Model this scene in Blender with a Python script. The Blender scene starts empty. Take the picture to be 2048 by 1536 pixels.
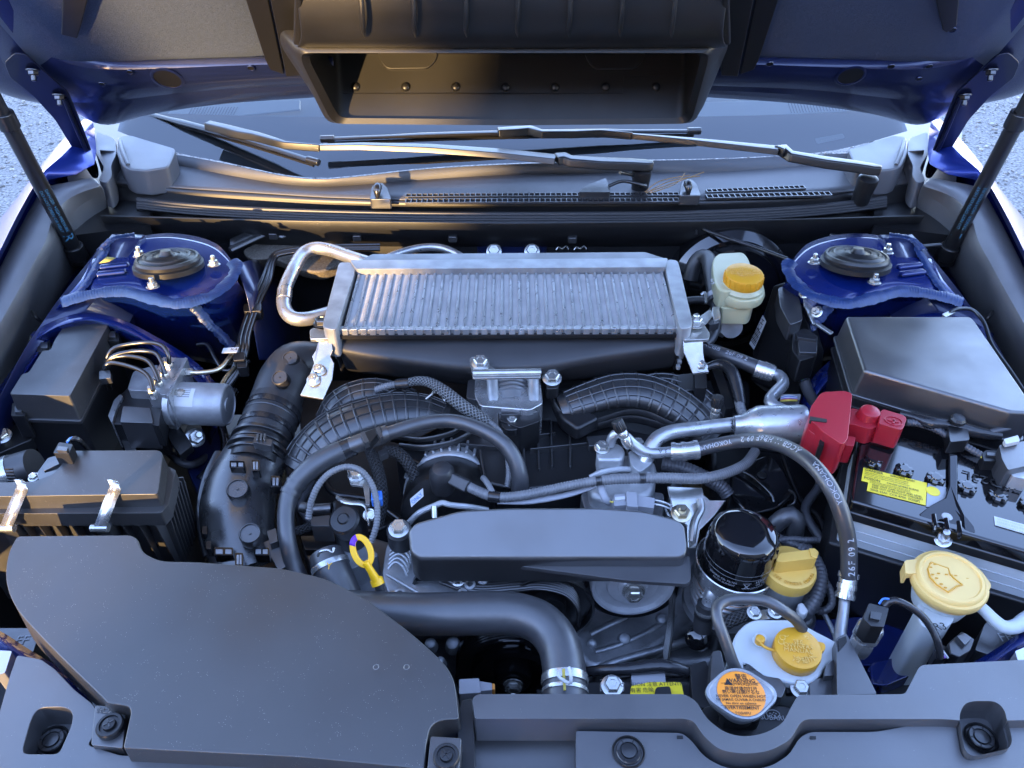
import bpy, bmesh, math, random
from mathutils import Vector, Matrix
R = math.radians
random.seed(7)
S = bpy.context.scene
COL = S.collection
# ------------------------------------------------------------------ camera, sky, sun, exposure
PITCH, CAM_Z, F = R(38.0), 1.60, 1536.0
cd = bpy.data.cameras.new('camera'); cam = bpy.data.objects.new('camera', cd); COL.objects.link(cam)
cam.location = (0, 0, CAM_Z); cam.rotation_euler = (math.pi/2 - PITCH, 0, 0)
cd.sensor_width = 36.0; cd.lens = 36.0*F/2048.0; cd.clip_start = 0.02; cd.clip_end = 500
S.camera = cam
SUN_AZ, SUN_EL = R(200.0), R(8.0)      # azimuth clockwise from +Y: the sun stands behind the photographer's left shoulder
sun_vec = Vector((math.sin(SUN_AZ)*math.cos(SUN_EL), math.cos(SUN_AZ)*math.cos(SUN_EL), math.sin(SUN_EL)))
W = bpy.data.worlds.new('World'); S.world = W; W.use_nodes = True
wn = W.node_tree; sky = wn.nodes.new('ShaderNodeTexSky'); sky.sky_type = 'NISHITA'; sky.sun_disc = False
sky.sun_elevation = SUN_EL; sky.sun_rotation = SUN_AZ; sky.air_density = 1.0; sky.dust_density = 0.2; sky.ozone_density = 1.8
bg = wn.nodes['Background']; bg.inputs['Strength'].default_value = 0.15
wb = wn.nodes.new('ShaderNodeVectorMath'); wb.operation = 'MULTIPLY'; wb.inputs[1].default_value = (1.11, .95, 1.10)   # the camera's white balance
wn.links.new(sky.outputs[0], wb.inputs[0]); wn.links.new(wb.outputs[0], bg.inputs['Color'])
sl = bpy.data.lights.new('sun', 'SUN'); sl.energy = 1.0; sl.angle = R(0.6); sl.color = (1.0, 0.64, 0.27)
so = bpy.data.objects.new('sun', sl); COL.objects.link(so)
so.rotation_euler = (-sun_vec).to_track_quat('-Z', 'Y').to_euler()
S.view_settings.view_transform = 'Standard'; S.view_settings.look = 'None'; S.view_settings.gamma = 1.0
S.view_settings.use_curve_mapping = False
S.view_settings.exposure = 4.0
S.render.engine = 'CYCLES'; S.cycles.use_denoising = True; S.cycles.max_bounces = 8
S.cycles.transparent_max_bounces = 16; S.cycles.sample_clamp_indirect = 6.0
S.cycles.caustics_reflective = False; S.cycles.caustics_refractive = False
S.render.film_transparent = False

# ------------------------------------------------------------------ helpers
FW = Vector((0, math.cos(PITCH), -math.sin(PITCH))); UP = Vector((0, math.sin(PITCH), math.cos(PITCH))); CAM = Vector((0, 0, CAM_Z))
def ray(u, v): return FW + Vector((1, 0, 0))*((u-1024)/F) + UP*((768-v)/F)
def P(u, v, z=0.9):
    d = ray(u, v); return CAM + d*((z-CAM_Z)/d.z)
def PY(u, v, y):
    d = ray(u, v); return CAM + d*(y/d.y)
def PN(u, v, o, n):
    d = ray(u, v); return CAM + d*((o-CAM).dot(n)/d.dot(n))
def sc(p): return (p-CAM).dot(FW)/F           # metres per photo pixel at a point
def PP(pts, z): return [P(q[0], q[1], q[2] if len(q) > 2 else (z(q[0], q[1]) if callable(z) else z)) for q in pts]
def rnd(pts, r=8, n=4):
    out = []; N = len(pts)
    for i in range(N):
        a, b, c = Vector(pts[i-1][:2]), Vector(pts[i][:2]), Vector(pts[(i+1) % N][:2])
        rr = pts[i][2] if len(pts[i]) > 2 else r
        if rr <= 0: out.append((b.x, b.y)); continue
        d1, d2 = (a-b), (c-b); k1 = min(rr, d1.length*.49); k2 = min(rr, d2.length*.49)
        p, q = b + d1.normalized()*k1, b + d2.normalized()*k2
        for k in range(n+1):
            t = k/n; w = p*(1-t)**2 + b*2*t*(1-t) + q*t*t; out.append((w.x, w.y))
    return out
def cat(pts, n=8, closed=False):
    pts = [Vector(p) for p in pts]; out = []; N = len(pts)
    if N < 3 and not closed: return [pts[0].lerp(pts[1], i/n) for i in range(n+1)]
    for i in range(N if closed else N-1):
        if closed: p0, p1, p2, p3 = pts[i-1], pts[i], pts[(i+1) % N], pts[(i+2) % N]
        else: p0, p1, p2, p3 = pts[max(i-1, 0)], pts[i], pts[i+1], pts[min(i+2, N-1)]
        for k in range(n):
            t = k/n
            out.append(.5*((2*p1) + (p2-p0)*t + (2*p0-5*p1+4*p2-p3)*t*t + (3*p1-p0-3*p2+p3)*t**3))
    if not closed: out.append(pts[-1])
    return out
def resample(pts, n):
    L = [0.0]
    for a, b in zip(pts, pts[1:]): L.append(L[-1] + (b-a).length)
    out = []; j = 0
    for i in range(n):
        s = L[-1]*i/(n-1)
        while j < len(L)-2 and L[j+1] < s: j += 1
        t = (s-L[j])/max(L[j+1]-L[j], 1e-9); out.append(pts[j].lerp(pts[j+1], t))
    return out
def lerpl(vals, t):
    x = t*(len(vals)-1); i = min(int(x), len(vals)-2); return vals[i]*(1-(x-i)) + vals[i+1]*(x-i)
def frames(pts):
    fr = []; n = None
    for i in range(len(pts)):
        t = (pts[min(i+1, len(pts)-1)] - pts[max(i-1, 0)]).normalized()
        if n is None:
            n = Vector((0, 0, 1)) if abs(t.z) < .9 else Vector((1, 0, 0))
        n = (n - t*n.dot(t)).normalized(); fr.append((t, n, t.cross(n)))
    return fr

class MB:
    def __init__(self): self.v = []; self.f = []; self.uv = {}; self.flat = set()
    def add(self, vs, fs, uvs=None):
        o = len(self.v); self.v += [Vector(x) for x in vs]
        for k, f in enumerate(fs):
            if uvs: self.uv[len(self.f)] = uvs[k]
            self.f.append([o+i for i in f])
        return self
    def box(self, c, s, rot=None):
        c = Vector(c); h = Vector(s)/2; m = rot.to_3x3() if rot is not None else Matrix.Identity(3)
        vs = [c + m @ Vector((x*h.x, y*h.y, z*h.z)) for x in (-1, 1) for y in (-1, 1) for z in (-1, 1)]
        return self.add(vs, [(0,1,3,2),(4,6,7,5),(0,4,5,1),(2,3,7,6),(0,2,6,4),(1,5,7,3)])
    def bar(self, a, b, w, h, up=(0,0,1)):
        a, b = Vector(a), Vector(b); t = (b-a); L = t.length; t.normalize(); s = t.cross(Vector(up)).normalized(); u = s.cross(t)
        m = Matrix((t, s, u)).transposed()
        return self.box((a+b)/2, (L, w, h), m.to_4x4())
    def prism(self, top, vec=None, bottom=None, cap=True):
        n = len(top); bot = bottom if bottom is not None else [p + Vector(vec) for p in top]
        fs = [(i, (i+1) % n, n+(i+1) % n, n+i) for i in range(n)]
        if cap: fs += [list(range(n))[::-1], list(range(n, 2*n))]
        return self.add(list(top)+list(bot), fs)
    def loft(self, rails, close=False, closeu=False):
        n = len(rails[0]); vs = [p for r in rails for p in r]; fs = []; uvs = []
        m = len(rails)
        for i in range(m if close else m-1):
            for j in range(n if closeu else n-1):
                a, b = i*n+j, i*n+(j+1) % n; c, d = ((i+1) % m)*n+(j+1) % n, ((i+1) % m)*n+j
                fs.append((a, b, c, d)); uvs.append([(j/n, i/m), ((j+1)/n, i/m), ((j+1)/n, (i+1)/m), (j/n, (i+1)/m)])
        return self.add(vs, fs, uvs)
    def tube(self, pts, r, n=14, cap=True, flat=None, up=None):
        # r: number or list spread along the path; flat=(a,b) squashes the section
        fr = frames(pts); N = len(pts); vs = []; L = 0; Ls = []
        for i, p in enumerate(pts):
            if i: L += (p-pts[i-1]).length
            Ls.append(L)
        for i, p in enumerate(pts):
            t, a, b = fr[i]
            if up is not None:
                b = t.cross(Vector(up)).normalized(); a = b.cross(t)
            rr = r[i] if isinstance(r, list) and len(r) == N else (lerpl(r, Ls[i]/L) if isinstance(r, (list, tuple)) else r)
            for k in range(n):
                g = 2*math.pi*k/n; ca, cb = math.cos(g)*rr, math.sin(g)*rr
                if flat: ca *= flat[0]; cb *= flat[1]
                vs.append(p + a*ca + b*cb)
        fs, uvs = [], []
        for i in range(N-1):
            for k in range(n):
                fs.append((i*n+k, i*n+(k+1) % n, (i+1)*n+(k+1) % n, (i+1)*n+k))
                uvs.append([(Ls[i], k/n), (Ls[i], (k+1)/n), (Ls[i+1], (k+1)/n), (Ls[i+1], k/n)])
        if cap:
            fs += [list(range(n))[::-1], list(range((N-1)*n, N*n))]; uvs += [[(0, 0)]*n, [(0, 0)]*n]
        return self.add(vs, fs, uvs)
    def lathe(self, prof, c, axis=(0,0,1), n=32, xref=None, cap=True, fn=None):
        c = Vector(c); ax = Vector(axis).normalized()
        a = Vector(xref) if xref is not None else (Vector((1, 0, 0)) if abs(ax.x) < .9 else Vector((0, 1, 0)))
        a = (a - ax*a.dot(ax)).normalized(); b = ax.cross(a); vs = []
        for (r, h) in prof:
            for k in range(n):
                g = 2*math.pi*k/n; rr = r*(fn(g, r, h) if fn else 1)
                vs.append(c + ax*h + (a*math.cos(g) + b*math.sin(g))*rr)
        fs, uvs = [], []
        for i in range(len(prof)-1):
            for k in range(n):
                fs.append((i*n+k, i*n+(k+1) % n, (i+1)*n+(k+1) % n, (i+1)*n+k))
                uvs.append([(k/n, prof[i][1]), ((k+1)/n, prof[i][1]), ((k+1)/n, prof[i+1][1]), (k/n, prof[i+1][1])])
        if cap:
            m = len(prof)-1
            fs += [list(range(n))[::-1], list(range(m*n, m*n+n))]; uvs += [[(0, 0)]*n]*2
        return self.add(vs, fs, uvs)
    def mesh(self, name):
        me = bpy.data.meshes.new(name); me.from_pydata([tuple(p) for p in self.v], [], self.f)
        if self.uv:
            ul = me.uv_layers.new(name='UVMap')
            for i, poly in enumerate(me.polygons):
                q = self.uv.get(i)
                if q and len(q) == poly.loop_total:
                    for k, li in enumerate(poly.loop_indices): ul.data[li].uv = q[k]
        bm = bmesh.new(); bm.from_mesh(me); bmesh.ops.remove_doubles(bm, verts=bm.verts, dist=1e-6)
        bmesh.ops.recalc_face_normals(bm, faces=bm.faces); bm.to_mesh(me); bm.free()
        return me
    def out(self, name, mat, parent=None, bev=0, seg=3, ang=35, thick=0, sub=0, off=-1, label=None, prof=.5):
        me = self.mesh(name); return finish(name, me, mat, parent, bev, seg, ang, thick, sub, off, label)
def finish(name, me, mat, parent=None, bev=0, seg=3, ang=35, thick=0, sub=0, off=-1, label=None):
    for p in me.polygons: p.use_smooth = True
    me.set_sharp_from_angle(angle=R(ang))
    me.materials.append(MAT[mat] if isinstance(mat, str) else mat)
    o = bpy.data.objects.new(name, me); COL.objects.link(o)
    if thick:
        m = o.modifiers.new('thickness', 'SOLIDIFY'); m.thickness = thick; m.offset = off
    if sub:
        m = o.modifiers.new('subdivision', 'SUBSURF'); m.levels = sub; m.render_levels = sub
    if bev:
        m = o.modifiers.new('bevel', 'BEVEL'); m.width = bev; m.segments = seg; m.limit_method = 'ANGLE'; m.angle_limit = R(30)
        m.use_clamp_overlap = True; m.harden_normals = False
        w = o.modifiers.new('normals', 'WEIGHTED_NORMAL'); w.keep_sharp = False; w.weight = 80
        for e in me.edges: e.use_edge_sharp = False
    if parent is not None: own(o, parent)
    if label: o['label'] = label
    return o
def own(o, parent):
    o.parent = parent
    w = Matrix.Identity(4); q = parent
    while q is not None: w = (Matrix.Translation(q.location) if q.type == 'EMPTY' else Matrix.Identity(4)) @ w; q = q.parent
    o.matrix_parent_inverse = w.inverted() if parent.type == 'EMPTY' else Matrix.Identity(4)
    return o
def thing(name, label, category, loc=(0,0,0), group=None):
    o = bpy.data.objects.new(name, None); COL.objects.link(o); o.location = Vector(loc); o.empty_display_size = .02
    o['label'] = label; o['category'] = category
    if group: o['group'] = group
    return o
def tag(o, label, category, group=None):
    o['label'] = label; o['category'] = category
    if group: o['group'] = group
    return o
def struct(o): o['kind'] = 'structure'; return o
def px(pts, z=None):   # smooth path from pixel points with heights
    return cat([P(*q) if len(q) > 2 else P(q[0], q[1], z) for q in pts], 8)
def hose(name, pts, rpx, mat, parent=None, n=16, step=None, corr=0, pitch=.0042, cap=True, flat=None, ends=True):
    """tube through (u,v,z); rpx in photo pixels (number or list)"""
    path = cat([P(*q) for q in pts], 10); L = sum((b-a).length for a, b in zip(path, path[1:]))
    if corr:
        N = max(8, int(L/pitch)*4+1)
    else: N = max(12, int(L/(step or .006)))
    path = resample(path, N); rs = []
    for i, p in enumerate(path):
        rp = lerpl(rpx, i/(N-1)) if isinstance(rpx, (list, tuple)) else rpx
        r = rp*sc(P(*pts[len(pts)//2]))
        if corr: r *= 1 - corr*(0, .5, 1, .5)[i % 4]*.9
        rs.append(r)
    m = MB(); m.tube(path, rs, n, cap, flat)
    return m.out(name, mat, parent, ang=60 if not corr else 80), path, rs
_bolts = {}
def bolt(c, axis, s, parent, mat='zinc', name='bolt', stud=0, washer=1.45):
    """hex flange bolt, s = across-flats radius in metres"""
    key = (round(s, 4), mat, stud, washer)
    if key not in _bolts:
        m = MB(); m.lathe([(s*washer, 0), (s*washer, s*.18), (s*1.1, s*.32)], (0,0,0), n=24)
        m.lathe([(s*1.12, s*.2), (s*1.12, s*1.0), (s*.95, s*1.15), (s*.55, s*1.15), (s*.5, s*1.05)], (0,0,0), n=6)
        if stud: m.lathe([(s*.55, s*.9), (s*.55, s*stud), (s*.42, s*(stud+.2))], (0,0,0), n=12)
        me = m.mesh('bolt')
        for p in me.polygons: p.use_smooth = True
        me.set_sharp_from_angle(angle=R(30)); me.materials.append(MAT[mat]); _bolts[key] = me
    o = bpy.data.objects.new(name, _bolts[key]); COL.objects.link(o)
    q = Vector((0,0,1)).rotation_difference(Vector(axis).normalized())
    o.location = Vector(c); o.rotation_mode = 'QUATERNION'; o.rotation_quaternion = q
    own(o, parent); return o
def copy_part(o, parent, loc=None, mat=None):
    c = o.copy(); COL.objects.link(c); own(c, parent)
    if loc is not None: c.location = loc
    return c
_tc = {}
def text_geo(s, size=1.0, align='CENTER', bold=0, spacing=1.0):
    key = (s, align, bold, spacing)
    if key not in _tc:
        cu = bpy.data.curves.new('lettering', 'FONT'); cu.body = s; cu.size = 1.0; cu.align_x = align; cu.align_y = 'CENTER'
        cu.resolution_u = 2; cu.offset = bold; cu.space_character = spacing
        ob = bpy.data.objects.new('lettering', cu); COL.objects.link(ob); bpy.context.view_layer.update()
        dg = bpy.context.evaluated_depsgraph_get(); me = bpy.data.meshes.new_from_object(ob.evaluated_get(dg))
        _tc[key] = ([v.co.copy() for v in me.vertices], [list(p.vertices) for p in me.polygons])
        bpy.data.objects.remove(ob); bpy.data.curves.remove(cu); bpy.data.meshes.remove(me)
    vs, fs = _tc[key]; return [v*size for v in vs], fs
def text_plane(s, size, o, xd, yd, mat, parent, align='CENTER', bold=0, sx=1.0, spacing=1.0, raise_=0.0, lift=.0004):
    """lettering laid on a plane: origin o, writing direction xd, up direction yd"""
    vs, fs = text_geo(s, size, align, bold, spacing); xd = Vector(xd).normalized(); yd = Vector(yd); yd = (yd - xd*yd.dot(xd)).normalized(); nn = xd.cross(yd)
    m = MB(); pts = [Vector(o) + xd*v.x*sx + yd*v.y + nn*lift for v in vs]
    m.add(pts, fs)
    if raise_:
        ob = m.out('lettering', mat, parent); md = ob.modifiers.new('relief', 'SOLIDIFY'); md.thickness = raise_; md.offset = 1; return ob
    return m.out('lettering', mat, parent)
def text_hose(s, size, path, rs, s0, ang, mat, parent, flip=1, bold=0, spacing=1.0, sx=1.0, lift=.0004):
    """lettering wrapped on a hose: s0 arc length of the first letter, ang the side it lies on (direction vector)"""
    vs, fs = text_geo(s, size, 'LEFT', bold, spacing); L = [0.0]
    for a, b in zip(path, path[1:]): L.append(L[-1] + (b-a).length)
    out = []
    for v in vs:
        t = s0 + flip*v.x*sx; j = 0
        while j < len(L)-2 and L[j+1] < t: j += 1
        k = (t-L[j])/max(L[j+1]-L[j], 1e-9); p = path[j].lerp(path[j+1], k); T = (path[j+1]-path[j]).normalized()
        A = Vector(ang); A = (A - T*A.dot(T)).normalized(); B = T.cross(A); r = rs[min(j, len(rs)-1)] + lift
        g = -flip*v.y/r
        out.append(p + (A*math.cos(g) + B*math.sin(g))*r)
    m = MB(); m.add(out, fs); return m.out('lettering', mat, parent)

def cut(o, cutters):
    """cut real openings into a plain mesh before it is bevelled"""
    for c in cutters:
        cm = c.mesh('cutter'); co = bpy.data.objects.new('cutter', cm); COL.objects.link(co)
        md = o.modifiers.new('cut', 'BOOLEAN'); md.object = co; md.operation = 'DIFFERENCE'; md.solver = 'EXACT'
        bpy.context.view_layer.update(); dg = bpy.context.evaluated_depsgraph_get(); me = bpy.data.meshes.new_from_object(o.evaluated_get(dg))
        o.modifiers.clear(); o.data = me; bpy.data.objects.remove(co)
    return o
def soften(o, bev, seg=3):
    for p in o.data.polygons: p.use_smooth = True
    m = o.modifiers.new('bevel', 'BEVEL'); m.width = bev; m.segments = seg; m.limit_method = 'ANGLE'; m.angle_limit = R(30)
    w = o.modifiers.new('normals', 'WEIGHTED_NORMAL'); w.keep_sharp = False; w.weight = 80
    return o
# ------------------------------------------------------------------ materials
MAT = {}
def mat(name, col, rough=.5, metal=0., spec=.5, bump=0., bscale=400., var=0., vscale=30., rvar=0., coat=0., trans=0., sss=0., sheen=0., ior=1.5, dust=0., flake=0., tex=None):
    m = bpy.data.materials.new(name); m.use_nodes = True; nt = m.node_tree; b = nt.nodes['Principled BSDF']; L = nt.links.new
    b.inputs['Base Color'].default_value = (*col, 1); b.inputs['Roughness'].default_value = rough; b.inputs['Metallic'].default_value = metal
    b.inputs['Specular IOR Level'].default_value = spec; b.inputs['IOR'].default_value = ior; b.inputs['Coat Weight'].default_value = coat; b.inputs['Coat Roughness'].default_value = .05
    if sss: b.inputs['Subsurface Weight'].default_value = sss; b.inputs['Subsurface Radius'].default_value = (.012, .011, .009); b.inputs['Subsurface Scale'].default_value = 1.0
    if trans: b.inputs['Transmission Weight'].default_value = trans
    tc = nt.nodes.new('ShaderNodeTexCoord')
    def noise(scale, detail=3):
        n = nt.nodes.new('ShaderNodeTexNoise'); n.inputs['Scale'].default_value = scale; n.inputs['Detail'].default_value = detail
        L(tc.outputs['Object'], n.inputs['Vector']); return n
    cur = None
    if var:
        n = noise(vscale, 4); r = nt.nodes.new('ShaderNodeMapRange'); r.inputs[1].default_value = .3; r.inputs[2].default_value = .7
        r.inputs[3].default_value = 1-var; r.inputs[4].default_value = 1+var; L(n.outputs['Fac'], r.inputs[0])
        x = nt.nodes.new('ShaderNodeVectorMath'); x.operation = 'SCALE'; x.inputs[0].default_value = col; L(r.outputs[0], x.inputs['Scale'])
        L(x.outputs[0], b.inputs['Base Color']); cur = x.outputs[0]
    if rvar:
        n = noise(vscale*1.7, 5); r = nt.nodes.new('ShaderNodeMapRange'); r.inputs[1].default_value = .3; r.inputs[2].default_value = .7
        r.inputs[3].default_value = max(rough-rvar, .02); r.inputs[4].default_value = min(rough+rvar, 1); L(n.outputs['Fac'], r.inputs[0]); L(r.outputs[0], b.inputs['Roughness'])
    if dust:     # scattered pale specks of dust, a property of the surface
        vo = nt.nodes.new('ShaderNodeTexVoronoi'); vo.inputs['Scale'].default_value = 520; L(tc.outputs['Object'], vo.inputs['Vector'])
        lt = nt.nodes.new('ShaderNodeMath'); lt.operation = 'LESS_THAN'; lt.inputs[1].default_value = .13; L(vo.outputs['Distance'], lt.inputs[0])
        n = noise(90, 2); gt = nt.nodes.new('ShaderNodeMath'); gt.operation = 'GREATER_THAN'; gt.inputs[1].default_value = 1-dust; L(n.outputs['Fac'], gt.inputs[0])
        mu = nt.nodes.new('ShaderNodeMath'); mu.operation = 'MULTIPLY'; L(lt.outputs[0], mu.inputs[0]); L(gt.outputs[0], mu.inputs[1])
        mx = nt.nodes.new('ShaderNodeMix'); mx.data_type = 'RGBA'; L(mu.outputs[0], mx.inputs[0]); mx.inputs[6].default_value = (*col, 1)
        if cur: L(cur, mx.inputs[6])
        mx.inputs[7].default_value = (.3, .28, .25, 1); L(mx.outputs[2], b.inputs['Base Color']); cur = mx.outputs[2]
    bn = None
    if bump:
        n = noise(bscale, 3); bn = nt.nodes.new('ShaderNodeBump'); bn.inputs['Strength'].default_value = bump; bn.inputs['Distance'].default_value = .001
        L(n.outputs['Fac'], bn.inputs['Height']); L(bn.outputs[0], b.inputs['Normal'])
    if flake:    # metallic flake: each tiny cell tilts a little
        vo = nt.nodes.new('ShaderNodeTexVoronoi'); vo.inputs['Scale'].default_value = 1500; L(tc.outputs['Object'], vo.inputs['Vector'])
        geo = nt.nodes.new('ShaderNodeNewGeometry'); sb = nt.nodes.new('ShaderNodeVectorMath'); sb.operation = 'SUBTRACT'; L(vo.outputs['Color'], sb.inputs[0]); sb.inputs[1].default_value = (.5, .5, .5)
        s2 = nt.nodes.new('ShaderNodeVectorMath'); s2.operation = 'SCALE'; s2.inputs['Scale'].default_value = flake; L(sb.outputs[0], s2.inputs[0])
        ad = nt.nodes.new('ShaderNodeVectorMath'); ad.operation = 'ADD'; L(geo.outputs['Normal'], ad.inputs[0]); L(s2.outputs[0], ad.inputs[1])
        nz = nt.nodes.new('ShaderNodeVectorMath'); nz.operation = 'NORMALIZE'; L(ad.outputs[0], nz.inputs[0]); L(nz.outputs[0], b.inputs['Normal'])
    if tex == 'braid':
        for ang, sg in ((0, 1), (1, -1)): pass
        uv = nt.nodes.new('ShaderNodeUVMap'); sp = nt.nodes.new('ShaderNodeSeparateXYZ'); L(uv.outputs[0], sp.inputs[0])
        def lin(a, c):
            k = nt.nodes.new('ShaderNodeMath'); k.operation = 'MULTIPLY'; k.inputs[1].default_value = a; L(sp.outputs[0], k.inputs[0])
            j = nt.nodes.new('ShaderNodeMath'); j.operation = 'MULTIPLY_ADD'; j.inputs[1].default_value = c; L(sp.outputs[1], j.inputs[0]); L(k.outputs[0], j.inputs[2])
            s_ = nt.nodes.new('ShaderNodeMath'); s_.operation = 'SINE'; L(j.outputs[0], s_.inputs[0]); return s_
        a, c = lin(1100, 2*math.pi*8), lin(1100, -2*math.pi*8)
        mx = nt.nodes.new('ShaderNodeMath'); mx.operation = 'MAXIMUM'; L(a.outputs[0], mx.inputs[0]); L(c.outputs[0], mx.inputs[1])
        bn = nt.nodes.new('ShaderNodeBump'); bn.inputs['Strength'].default_value = .9; bn.inputs['Distance'].default_value = .0015; L(mx.outputs[0], bn.inputs['Height']); L(bn.outputs[0], b.inputs['Normal'])
        r = nt.nodes.new('ShaderNodeMapRange'); r.inputs[1].default_value = .3; r.inputs[2].default_value = 1; r.inputs[3].default_value = .35; r.inputs[4].default_value = 1.5; L(mx.outputs[0], r.inputs[0])
        x = nt.nodes.new('ShaderNodeVectorMath'); x.operation = 'SCALE'; x.inputs[0].default_value = col; L(r.outputs[0], x.inputs['Scale']); L(x.outputs[0], b.inputs['Base Color'])
    MAT[name] = m; return m
mat('black_plastic', (.022, .022, .024), .38, bump=.08, bscale=1500, rvar=.09, vscale=11, var=.12, ior=2.15)
mat('dusty_plastic', (.031, .030, .030), .42, bump=.10, bscale=1700, rvar=.10, vscale=8, var=.14, dust=.41, ior=1.75)
mat('trim_plastic', (.042, .042, .045), .42, bump=.10, bscale=1400, var=.14, vscale=9, rvar=.09, dust=.33, ior=2.05)
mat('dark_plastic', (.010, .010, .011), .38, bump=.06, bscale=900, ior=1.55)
mat('ribbed_plastic', (.020, .020, .021), .34, bump=.06, bscale=900, ior=1.8)
mat('satin_black', (.012, .012, .013), .28, bump=.03, bscale=300, ior=1.75)
mat('gloss_black', (.006, .006, .007), .08, spec=.6, coat=.6)
mat('rubber', (.022, .022, .024), .45, bump=.10, bscale=500, var=.12, vscale=40, ior=1.65)
mat('hose_rubber', (.034, .035, .039), .40, bump=.05, bscale=700, var=.1, vscale=50, rvar=.06, ior=1.8)
mat('loom', (.15, .15, .155), .42, var=.12, vscale=60, spec=.6)
mat('dark_loom', (.065, .065, .072), .4, spec=.6)
mat('braid_black', (.03, .03, .032), .5, tex='braid')
mat('braid_grey', (.14, .14, .14), .5, tex='braid')
mat('tape', (.018, .018, .02), .22, bump=.35, bscale=220, spec=.55)
mat('alu', (.46, .47, .485), .34, .75, bump=.10, bscale=260, var=.10, vscale=60, rvar=.10)
mat('alu_cast', (.46, .47, .48), .48, .6, bump=.35, bscale=700, var=.18, vscale=45, rvar=.1)
mat('alu_dull', (.33, .34, .355), .5, .6, bump=.3, bscale=500, var=.22, vscale=35)
mat('alu_dark', (.27, .275, .285), .33, .75, bump=.4, bscale=420, var=.3, vscale=25)
mat('alu_fin', (.34, .345, .35), .5, .5, var=.12, vscale=30)
mat('alu_bright', (.56, .56, .56), .24, .8, bump=.05, bscale=150, rvar=.08, var=.06)
mat('zinc', (.50, .50, .48), .26, .8, bump=.08, bscale=300, var=.12, vscale=80)
mat('zinc_yellow', (.62, .55, .40), .3, 1., var=.15, vscale=90)
mat('steel_dark', (.12, .12, .125), .35, 1., var=.2, vscale=60)
mat('copper', (.40, .22, .13), .4, 1., var=.2, vscale=80)
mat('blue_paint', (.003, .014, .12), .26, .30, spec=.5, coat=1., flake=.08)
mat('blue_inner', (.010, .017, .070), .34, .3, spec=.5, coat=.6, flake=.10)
mat('sealant', (.010, .030, .11), .40, spec=.55, coat=.25, bump=.3, bscale=260, var=.2, vscale=120)
mat('red_plastic', (.34, .013, .024), .36, bump=.05, bscale=900, spec=.5)
mat('yellow_plastic', (.62, .30, .018), .40, bump=.05, bscale=700, var=.04, sss=.05)
mat('pale_yellow', (.70, .42, .085), .40, bump=.04, bscale=700, var=.03, sss=.05)
mat('cover_plastic', (.11, .11, .116), .46, bump=.12, bscale=1400, var=.14, vscale=9, rvar=.08, dust=.33, ior=1.9)
mat('lid_yellow', (.74, .49, .16), .40, bump=.04, bscale=700, var=.03, sss=.05)
mat('dipstick_yellow', (.85, .46, .01), .38)
mat('white_plastic', (.50, .53, .54), .38, sss=.3, bump=.03, bscale=120, var=.04, vscale=20)
mat('milky_plastic', (.44, .43, .27), .34, sss=.3, var=.05, vscale=25)
mat('battery_case', (.46, .49, .51), .4, sss=.2, var=.06, vscale=18)
mat('grey_plastic', (.30, .30, .32), .45)
mat('white_print', (.40, .41, .43), .6)
mat('black_print', (.012, .012, .012), .6)
mat('label_yellow', (.78, .60, .02), .42)
mat('label_white', (.52, .52, .52), .45)
mat('label_orange', (.85, .28, .03), .38)
mat('label_grey', (.34, .35, .37), .45)
mat('cyan_print', (.06, .20, .32), .6)
mat('purple_paint', (.13, .02, .42), .5)
mat('wire_blue', (.05, .18, .6), .4); mat('wire_green', (.1, .45, .2), .4); mat('wire_white', (.7, .7, .7), .4)
mat('wire_yellow', (.75, .6, .1), .4); mat('wire_purple', (.25, .12, .5), .4); mat('wire_orange', (.75, .3, .06), .4)
mat('duct_satin', (.020, .020, .021), .30, bump=.10, bscale=120, rvar=.08, vscale=20, ior=2.0)
mat('insulation', (.16, .14, .115), .9, bump=.8, bscale=350, var=.35, vscale=260, spec=.2)
mat('frit', (.006, .006, .007), .5)
mat('border', (.11, .11, .125), .5)
mat('cowl_plastic', (.040, .040, .043), .55, bump=.12, bscale=1400, var=.12, vscale=9, ior=1.95)
mat('tank_plastic', (.018, .018, .020), .50, bump=.06, bscale=900, var=.15, vscale=14, ior=1.6)
mat('pulley_metal', (.52, .53, .55), .38, .5, var=.1, vscale=50)
mat('scoop', (.014, .0135, .013), .40, bump=.10, bscale=900, var=.2, vscale=15, ior=1.5)
mat('wiper_black', (.008, .008, .009), .34, bump=.04, bscale=900, ior=1.65)
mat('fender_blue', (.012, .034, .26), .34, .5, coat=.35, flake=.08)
mat('hinge_blue', (.004, .007, .028), .34, .2, coat=.4)
mat('pan_blue', (.085, .11, .175), .45, .35, flake=.45)
mat('dash', (.26, .28, .30), .65, bump=.2, bscale=600)
mat('dash_light', (.5, .53, .56), .6, bump=.2, bscale=600)
mat('pine_straw', (.35, .2, .07), .6)
mat('leaf', (.42, .33, .06), .6)
mat('shade_block_dark', (.10, .095, .09), .85, bump=.4, bscale=60, var=.1, vscale=3)  # kept dark so the added blocks dim low reflections
mat('pebble', (.25, .245, .235), .8, var=.8, vscale=28)
mat('asphalt', (.19, .185, .18), .9, bump=1., bscale=130, var=.75, vscale=70)
mat('lamp_lens', (.5, .5, .52), .15, metal=.6)
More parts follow.
